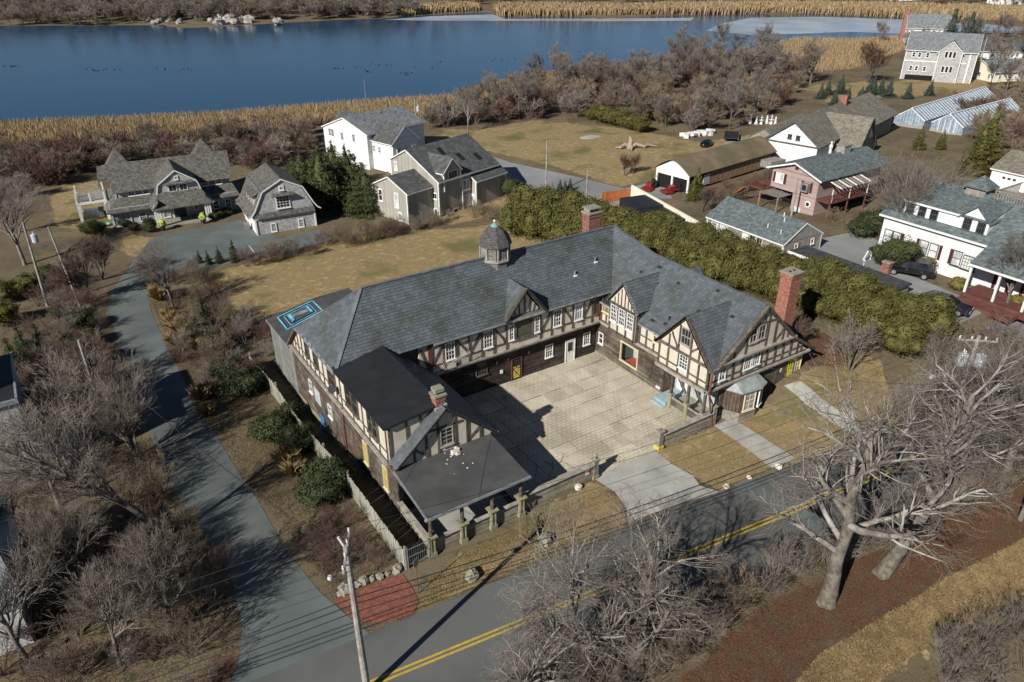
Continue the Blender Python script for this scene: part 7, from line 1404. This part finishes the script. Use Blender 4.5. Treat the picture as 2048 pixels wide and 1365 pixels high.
for k, px in enumerate(((1640,198),(1655,190),(1680,188),(1695,203),(1668,212),(1720,205),(1735,198),(1760,190),(1776,195),(1815,198),(1858,192),(1712,218),(1690,216),(1745,186))): bare(px, SPRUCE[k % 2], f'blue-grey young spruce in the grove behind the barn, number by row: {("front left","back left","back, second","middle","front, second","front, third","middle right","back, third","back right","right, alone","far right","front, lowest","front, beside the lowest","back, half hidden")[k]}', RT.uniform(1.0,1.5), group='young spruces behind the barn', name='spruce')
for k, (px, s_) in enumerate((((1890,110),4.2),((1910,125),3.2),((1925,112),4.0),((1880,135),2.6),((1945,105),3.0))): bare(px, SPRUCE[k % 2], f'dark spruce beside the far grey house, {("tallest","middle","right of the tallest","lowest","rightmost")[k]}', s_, group='spruces by the far house', name='spruce')
for k in range(7): one((1865+k*14,152-k*2), OLIVEB[k % 2], 'olive hedge plant in the row below the far spruces', 'hedge_shrub', 'hedge', sc=2.0, group='far olive hedge')
for k, px in enumerate(((1120,385),(1130,387),(1140,383))): bare(px, SPRUCE[k % 2], f'dwarf cone-shaped conifer by the side street, {("left","middle","right")[k]} of three', .6, group='dwarf conifers by the side street', name='spruce')
for k in range(2): one(((195,470),(178,468))[k], CLIP[0], ('round clipped shrub at the house corner below the deck','second round shrub below the deck')[k], 'clipped_shrub', 'shrub', sc=(.85,.75)[k], group='round shrubs below the deck')
# ornamental grass
for k, px in enumerate(((322,600),(350,655),(365,670),(380,685),(352,690),(395,700),(405,800),(415,830),(340,640),(420,790),(575,930),(590,950))): one(px, TAN[k % 2], 'tan ornamental grass clump in the bed along the drive', 'ornamental_grass', 'grass clump', 'blades', (1.5,1.3,1.4,1.3,1.2,1.2,1.2,1.0,1.1,.9,1.2,1.1)[k], 'tan grass clumps along the drive')
for k, px in enumerate(((250,455),(270,462),(300,465),(300,452),(440,435),(455,430),(430,440))): one(px, DARKB[k % 2], 'low brownish shrub at the foot of the shingled house', 'evergreen_shrub', 'shrub', sc=.62, group='foundation shrubs of the shingled house')
# ---------------------------------------------------------------- single bare trees
FAN = bare_tree(181, 9., .16, (8,6,5,3), .06, .035, .42, .009, stems=5, bark='bark_grey', twig='twig_grey', lr=(.55,.85))
LEAN = bare_tree(182, 10, .24, (14,7,5,4), .075, .02, .55, .009, bark='bark_grey', twig='twig_grey', cut=2, lr=(.5,.82), path=[(0,0,-.2),(-.6,.0,1.5),(-1.5,.1,3.2),(-2.8,.2,4.9),(-4.1,.4,6.6),(-5.2,.6,8.2)])
bare((335,1075), LEAN, 'large spreading bare tree leaning left beside the drive', 1.0, 0.0)
bare((275,915), FAN, 'pale slim many-stemmed bare tree beside the drive', .8, 1.0); bare((205,900), MID[1], 'bare tree with upright limbs behind the slim one', 1.15)
bare((348,622), MID[2], 'young bare tree with a straight trunk beside the drive', 1.0); bare((175,602), MIDB[0], 'many-stemmed bare shrub tree across the drive', 1.05); bare((205,560), MIDB[1], 'second many-stemmed bare tree behind it', .9); bare((50,530), BIG[2], 'tall bare tree at the left edge by the poles', 1.05); bare((20,470), BIG[0], 'bare tree behind the left edge poles', .9)
bare((345,1260), MID[3], 'bare tree low in the left corner thicket', .9); bare((60,1330), MID[1], 'bare tree at the bottom left edge', 1.0); bare((240,1330), MID[0], 'bare tree at the bottom left, right of the edge one', .85)
bare((936,266), MID[2], 'lone round bare tree at the left of the field', 1.15); bare((1795,505), FAN, 'big many-limbed bare tree between the pink and white houses', 1.15, tilt=(0,.1)); bare((1405,425), MIDB[1], 'low spreading bare tree by the cream wall', .6); bare((1780,480), BIG[2], 'bare tree behind the pink house', .95); bare((1250,352), MIDB[0], 'rounded bare bush at the front of the field', .55); bare((1265,348), MIDB[1], 'second bare bush at the front of the field', .5); bare((1620,168), MID[0], 'pale bare tree in the marsh field', 1.5); bare((1735,165), MIDB[1], 'dense dark bare tree left of the far house', 1.7); bare((1590,690), MIDB[0], 'bare bush against the foot of the hedge', .45); bare((1700,740), SHR['twig_grey'][0], 'grey bare shrub on the right lawn', 1.5, name='bare_shrub', cat='shrub'); bare((2010,620), MID[3], 'slim bare tree at the right edge by the porch', 1.0)
# old roadside trees with pale gnarled limbs
OLDP = dict(kids=(17,6,5,4), gn=.13, up=.008, spread=.75, tw=.008, bark='bark_pale', twig='twig_grey', cut=2, lr=(.5,.8))
OLD = [bare_tree(160+i, 10.5, .28, trunkf=.6, **OLDP) for i in range(3)]
OLDA = bare_tree(171, 11, .42, path=[(0,0,-.2),(.1,.0,1.2),(.05,.1,3.0),(.3,.1,5.0),(.2,.3,7.0),(.6,.2,8.6),(.9,.5,10.2)], **OLDP)
OLDB = bare_tree(172, 11, .38, path=[(0,0,-.2),(1.0,-.2,1.5),(2.3,-.2,3.0),(3.5,.0,4.3),(4.2,.3,6.4),(4.6,.2,8.6),(5.3,.5,10.4)], **OLDP)
OLDC = bare_tree(173, 9, .25, path=[(0,0,-.2),(.2,.0,1.2),(.0,.3,2.6),(-.4,.5,4.2),(-.5,.7,6.2),(-.3,.9,7.6)], **OLDP)
OLDD = bare_tree(174, 9, .26, path=[(0,0,-.2),(.3,-.1,1.0),(.9,-.1,2.2),(1.4,.2,3.8),(1.6,.4,5.6),(2.1,.5,7.4)], **OLDP)
bare((1652,1205), OLDA, 'massive gnarled pale-barked tree on the far side of the road', 1.05, 0.0); bare((1761,1147), OLDB, 'leaning pale-barked tree right of the massive one', 1.0, 0.0); bare((1165,1380), OLDC, 'pale gnarled tree at the bottom centre', .95, 0.0); bare((1244,1365), OLDD, 'wide pale tree with forked limbs right of the bottom centre', .95, 0.0); bare((1050,1420), OLD[1], 'pale bare tree at the bottom left of centre', .7, .2)
bare((1920,1010), OLD[2], 'tall pale tree in the right thicket', 1.05, 2.8); bare((2000,980), OLD[0], 'pale tree at the right edge', 1.15, 5.0); bare((2040,1040), MID[3], 'grey bare tree at the right edge', 1.2)
# ---------------------------------------------------------------- thickets
LEFT = [(0,1400),(0,900),(120,820),(290,900),(335,985),(450,1160),(470,1290),(430,1400)]
shrubs(LEFT, 60, ('twig_tan','twig_grey','twig_tan','twig_red'), 'tangled bare shrub in the left thicket', 'left thicket', .6, 1.1, mind=1.2)
for k, (px, T, s_) in enumerate((((120,1010),BIG[1],.85),((60,1120),BIG[2],.7),((150,1180),FAN,.6),((250,1250),FAN,.5),((300,1150),MID[1],.45),((110,900),BIG[0],.75),((180,780),MIDB[0],.9),((90,840),MIDB[1],.9))): bare(px, T, f'fine-branched bare tree of the left thicket, {("near the dark building","by the left edge wall","in the middle","beside the drive bend","close to the drive","upper left","upper, many-stemmed","upper left, many-stemmed")[k]}', s_)
shrubs([(30,820),(60,620),(150,560),(215,640),(260,790),(290,880),(120,860)], 34, ('twig_red','twig_tan','twig_grey'), 'bare shrub in the upper left thicket beside the drive', 'upper left thicket', .6, 1.1, mind=1.1)
for k, px in enumerate(((130,640),(165,660),(20,600),(60,590),(105,570),(150,700),(180,690),(15,650),(190,730))): one(px, (DARKB+OLIVEB)[k % 4], f'dark evergreen bush of the shady upper left garden, {("left of the conifers","beside the drive bend","at the left edge","behind the left edge one","below the poles","above the columnar trio","brownish, by the drive","lower left edge","lowest, by the drive")[k]}', 'evergreen_shrub', 'shrub', sc=RT.uniform(.9,1.4), group='evergreen bushes of the upper left garden')
shrubs([(340,700),(420,640),(520,640),(545,720),(500,760),(440,800),(380,770)], 26, ('twig_tan','twig_grey','twig_red'), 'bare shrub in the bed between drive and lean-to', 'brush beside the lean-to', .6, 1.1); shrubs([(590,1060),(680,1040),(790,1140),(690,1175),(640,1150)], 20, ('twig_red','twig_tan'), 'low reddish bare shrub in the corner bed', 'corner bed shrubs', .35, .6, mind=.5); shrubs([(300,560),(400,535),(460,550),(420,640),(330,640)], 12, ('twig_tan','twig_red'), 'brown bare shrub in the bed along the forecourt', 'forecourt bed shrubs', .5, .9)
shrubs([(430,545),(520,520),(620,492),(740,470),(860,448),(960,420),(970,432),(860,462),(700,495),(560,525)], 34, ('twig_grey','twig_tan','twig_red'), 'bare shrub in the fence row behind the lawn', 'fence row shrubs', .5, .95)
SOUTH = [(700,1420),(780,1340),(1000,1262),(1180,1215),(1400,1130),(1560,1062),(1640,1030),(1600,1150),(1500,1215),(1400,1290),(1250,1420)]
shrubs(SOUTH, 50, ('twig_grey','twig_tan'), 'tangled grey shrub on the bank below the road', 'roadside bank thicket', .6, 1.1, mind=.9); RB = [(1620,1040),(1760,980),(1900,930),(2080,870),(2080,960),(1900,1030),(1700,1120),(1620,1150)]; shrubs(RB, 46, ('twig_grey','twig_tan'), 'grey shrub under the roadside trees on the right', 'right bank thicket', .7, 1.2, mind=.9); shrubs([(1750,1400),(1900,1300),(2080,1230),(2080,1400)], 9, ('twig_grey','twig_tan'), 'bare shrub in the lower right corner', 'lower right shrubs', .5, .9); shrubs([(1880,700),(2060,700),(2060,820),(1900,850),(1800,860)], 24, ('twig_grey','twig_tan'), 'grey bare shrub between the hedge and the road', 'shrubs by the transformer pole', .7, 1.3)
# behind the houses, towards the pond: masses that read as one
mass('pond_side_brush', 'brown bare brush between the shingled houses and the reeds', [(-60,345),(-60,318),(200,305),(430,292),(640,262),(660,275),(600,320),(520,350),(330,322),(180,345),(90,395),(-60,420)], 120, kindsof(FARSHR,'twig_tan','twig_grey','twig_red'), .6, 1.2, 1.5); mass('maroon_brush', 'maroon twigged brush left of the shingled house', [(20,355),(60,318),(230,312),(330,308),(200,330),(100,380)], 36, FARSHR['twig_red'], .8, 1.2, 1.2)
mass('thin_brush', 'thin tan brush growing among the reeds', [(-60,318),(200,300),(430,285),(640,255),(640,240),(430,262),(200,280),(-60,295)], 26, FARSHR['twig_tan'], .5, .9, 2.)
WOOD = [(845,268),(870,228),(960,205),(1090,165),(1260,145),(1420,125),(1530,125),(1620,160),(1600,185),(1520,240),(1470,262),(1390,268),(1300,255),(1230,246),(1100,240),(1000,246),(930,252)]
mass('woodland_brush', 'grey-brown bare brush of the wood behind the field', WOOD, 230, kindsof(FARSHR,'twig_grey','twig_tan','twig_red','twig_tan'), .8, 1.5, 1.8); trees(WOOD, 54, FART, 'bare tree in the wood behind the field', 'trees of the wood behind the field', .6, 1.05, 4.); trees([(1330,130),(1500,100),(1560,130),(1560,175),(1400,200),(1340,180)], 16, FART, 'tall dusky bare tree at the dark end of the wood', 'tall trees of the wood', .9, 1.25, 4.)
mass('garden_brush', 'brown bare brush around the greenhouses', [(1890,205),(1990,200),(2080,240),(2080,330),(1990,310),(1890,225)], 36, kindsof(FARSHR,'twig_tan','twig_red','twig_tan'), .6, 1.2, 1.8); trees([(1900,80),(2080,60),(2080,260),(2000,220),(1950,150)], 24, FART, 'bare tree at the right above the greenhouses', 'bare trees at the upper right', .6, 1.1, 4.); trees([(1700,90),(1830,60),(1990,50),(1990,70),(1850,110)], 10, FART, 'bare tree by the far houses', 'bare trees by the far houses', .5, .8, 5.)
shrubs([(1400,400),(1540,340),(1560,400),(1500,420),(1420,425)], 20, ('twig_tan','twig_red'), 'garden shrub between the long shed and the pink house', 'garden shrubs by the pink house', .5, .8); shrubs([(1640,440),(1760,440),(1760,475),(1660,470)], 12, ('twig_tan',), 'brown garden shrub below the pink house', 'garden shrubs below the pink house', .4, .7); shrubs([(960,430),(1090,400),(1100,420),(980,445)], 10, ('twig_tan',), 'tan shrub at the end of the grey house', 'shrubs by the grey house', .4, .7); shrubs([(880,425),(940,405),(945,412),(890,435)], 7, ('twig_red',), 'clipped reddish shrub below the grey house wall', 'red shrubs by the grey house', .35, .5)
# far bank
trees([(-150,16),(830,10),(830,40),(-150,50)], 90, FART, 'bare tree on the far bank of the pond', 'trees on the far bank', .9, 1.4, 4.); trees([(830,-2),(2150,2),(2150,14),(830,10)], 60, FART, 'bare tree beyond the far reeds', 'trees beyond the far reeds', .8, 1.3, 5.)
mass('far_bank_brush', 'grey bare brush covering the far bank of the pond', [(-150,20),(830,14),(830,42),(-150,51)], 420, kindsof(FARSHR,'twig_grey','twig_tan','twig_grey'), 1.2, 2.2, 2.); mass('far_bank_woods', 'bare woods above the far bank', [(-200,-30),(860,-30),(840,16),(-200,20)], 420, FART, .8, 1.3, 4., 'woods'); mass('far_shore_brush', 'brown brush and bare trees beyond the far reeds', [(830,-40),(2250,-40),(2250,26),(1900,18),(1600,12),(830,16)], 620, kindsof(FARSHR,'twig_red','twig_tan','twig_grey')+FART, 1.0, 1.9, 3.)
mk('far_rock', (.38,.36,.33,1), (.26,.25,.23,1), .6, rough=.95, bump=.5, bscale=3)
for k in range(22):
    q = G(RT.gauss(400,70) if k < 28 else RT.uniform(150,800), RT.uniform(34,46) if k < 30 else RT.uniform(36,42)); o = MB().blob((0,0,0), (RT.uniform(1.2,3.4),RT.uniform(1.2,2.8),RT.uniform(.9,2.4)), k, 8, 6, .25).build('rock', M['far_rock']); o.location = q; o.rotation_euler = (0,0,k); tag(o, 'pale grey rock on the far bank of the pond', 'rock', 'rocks on the far bank')
# ---------------------------------------------------------------- reeds (stuff)
def reeds(name, label, poly_px, n, h, wd, mat, seed, z=None, dens=None):
    P = [(p.x, p.y) for p in ([GZ(x, y, WATER_Z) for x, y in poly_px])]; rs = np.random.RandomState(seed); x0, x1 = min(p[0] for p in P), max(p[0] for p in P); y0, y1 = min(p[1] for p in P), max(p[1] for p in P); X = rs.uniform(x0,x1,n*6); Y = rs.uniform(y0,y1,n*6); k = sdist(X, Y, P) > 0; X = X[k][:n]; Y = Y[k][:n]; m_ = len(X); Zb = np.full(m_, WATER_Z-.3); hh = h*rs.uniform(.65,1.15,m_); a = rs.uniform(0,6.28,m_); le = rs.normal(0,.16,(m_,2))*h; u = np.stack([np.cos(a),np.sin(a),0*a],1)*wd*rs.uniform(.5,1.3,(m_,1)); b = np.stack([X,Y,Zb],1); t_ = b+np.stack([le[:,0],le[:,1],hh],1); mm = b*.45+t_*.55
    V_ = np.stack([b-u*.5,b+u*.5,mm+u,t_+u*.4,t_-u*.4,mm-u],1).reshape(-1,3); me = bpy.data.meshes.new(name); me.from_pydata(V_.tolist(), [], np.arange(m_*6).reshape(-1,6).tolist()); me.materials.append(M[mat]); me.update(); o = link(name, me, kind='stuff'); o['label'] = label; o['category'] = 'reeds'; return o
reeds('reed_bed', 'tan reed bed along the near shore of the pond', [(-120,262),(0,258),(150,252),(300,246),(450,238),(640,222),(780,211),(900,204),(985,178),(1100,156),(1260,140),(1400,124),(1400,136),(1260,155),(1100,178),(1000,205),(930,232),(860,245),(780,242),(640,252),(450,272),(300,283),(150,292),(0,300),(-120,306)], 80000, 2.4, .05, 'reed', 1)
reeds('reed_bed', 'broad golden reed bed at the right end of the pond', [(1470,150),(1535,100),(1590,85),(1700,88),(1830,80),(1830,100),(1760,128),(1700,150),(1560,158)], 36000, 2.6, .08, 'reed', 2)
reeds('reed_bed', 'golden reed strip on the far shore of the pond', [(985,26),(1000,34),(1250,33),(1400,29),(1600,27),(1820,36),(1990,44),(2150,50),(2150,30),(1990,24),(1820,18),(1600,14),(1400,16),(1250,20),(1000,16)], 34000, 4.0, .35, 'reed', 3); reeds('reed_bed', 'golden reed patch on the far shore left of the inlet', [(800,34),(860,29),(960,24),(955,14),(880,16),(830,22)], 5000, 3.6, .35, 'reed', 4)
# ---------------------------------------------------------------- dry grass and leaf litter close to the camera (stuff)
def litter(name, label, polys, n, h, wd, mat, seed, spread=.6, keep=True):
    rs = np.random.RandomState(seed); PP = [[(p.x, p.y) for p in pxpoly(pl)] for pl in polys]; out = []
    for P in PP:
        x0, x1 = min(p[0] for p in P), max(p[0] for p in P); y0, y1 = min(p[1] for p in P), max(p[1] for p in P); X = rs.uniform(x0,x1,n*4); Y = rs.uniform(y0,y1,n*4); k = sdist(X, Y, P) > 0
        if keep:
            for K in KEEPOUT: k &= sdist(X, Y, K) < 0
        out.append(np.stack([X[k][:n], Y[k][:n]],1))
    C = np.concatenate(out); m_ = len(C); Zb = np.array([hgt(x, y) for x, y in C])-.01; a = rs.uniform(0,6.28,m_); u = np.stack([np.cos(a),np.sin(a),0*a],1)*wd*rs.uniform(.5,1.3,(m_,1)); b = np.stack([C[:,0],C[:,1],Zb],1); t_ = b+np.stack([rs.normal(0,spread,m_)*h,rs.normal(0,spread,m_)*h,h*rs.uniform(.3,1.1,m_)],1)
    V_ = np.stack([b-u,b+u,t_+u*.3,t_-u*.3],1).reshape(-1,3); me = bpy.data.meshes.new(name); me.from_pydata(V_.tolist(), [], np.arange(m_*4).reshape(-1,4).tolist()); me.materials.append(M[mat]); me.update(); o = link(name, me, kind='stuff'); o['label'] = label; o['category'] = 'grass'; return o
litter('dry_grass', 'dry tan grass on the sunlit bank in the lower right', ZONES['tan'], 60000, .12, .018, 'grass_tan', 11); litter('dry_grass', 'short dead grass of the lawns', ZONES['lawn'][:3], 15000, .07, .025, 'grass_tan', 12)
litter('leaf_litter', 'rusty fallen leaves and brambles on the bank', ZONES['red'][:1]+[SOUTH], 30000, .07, .022, 'leaf_brown', 13, 1.0); litter('leaf_litter', 'brown leaves and dead stems under the left thicket', [[(0,1400),(0,640),(150,560),(290,880),(335,985),(450,1160),(470,1290),(430,1400)],[(300,600),(430,560),(560,760),(800,1150),(680,1200),(500,980),(360,740)]], 32000, .10, .024, 'leaf_brown', 14, .9)
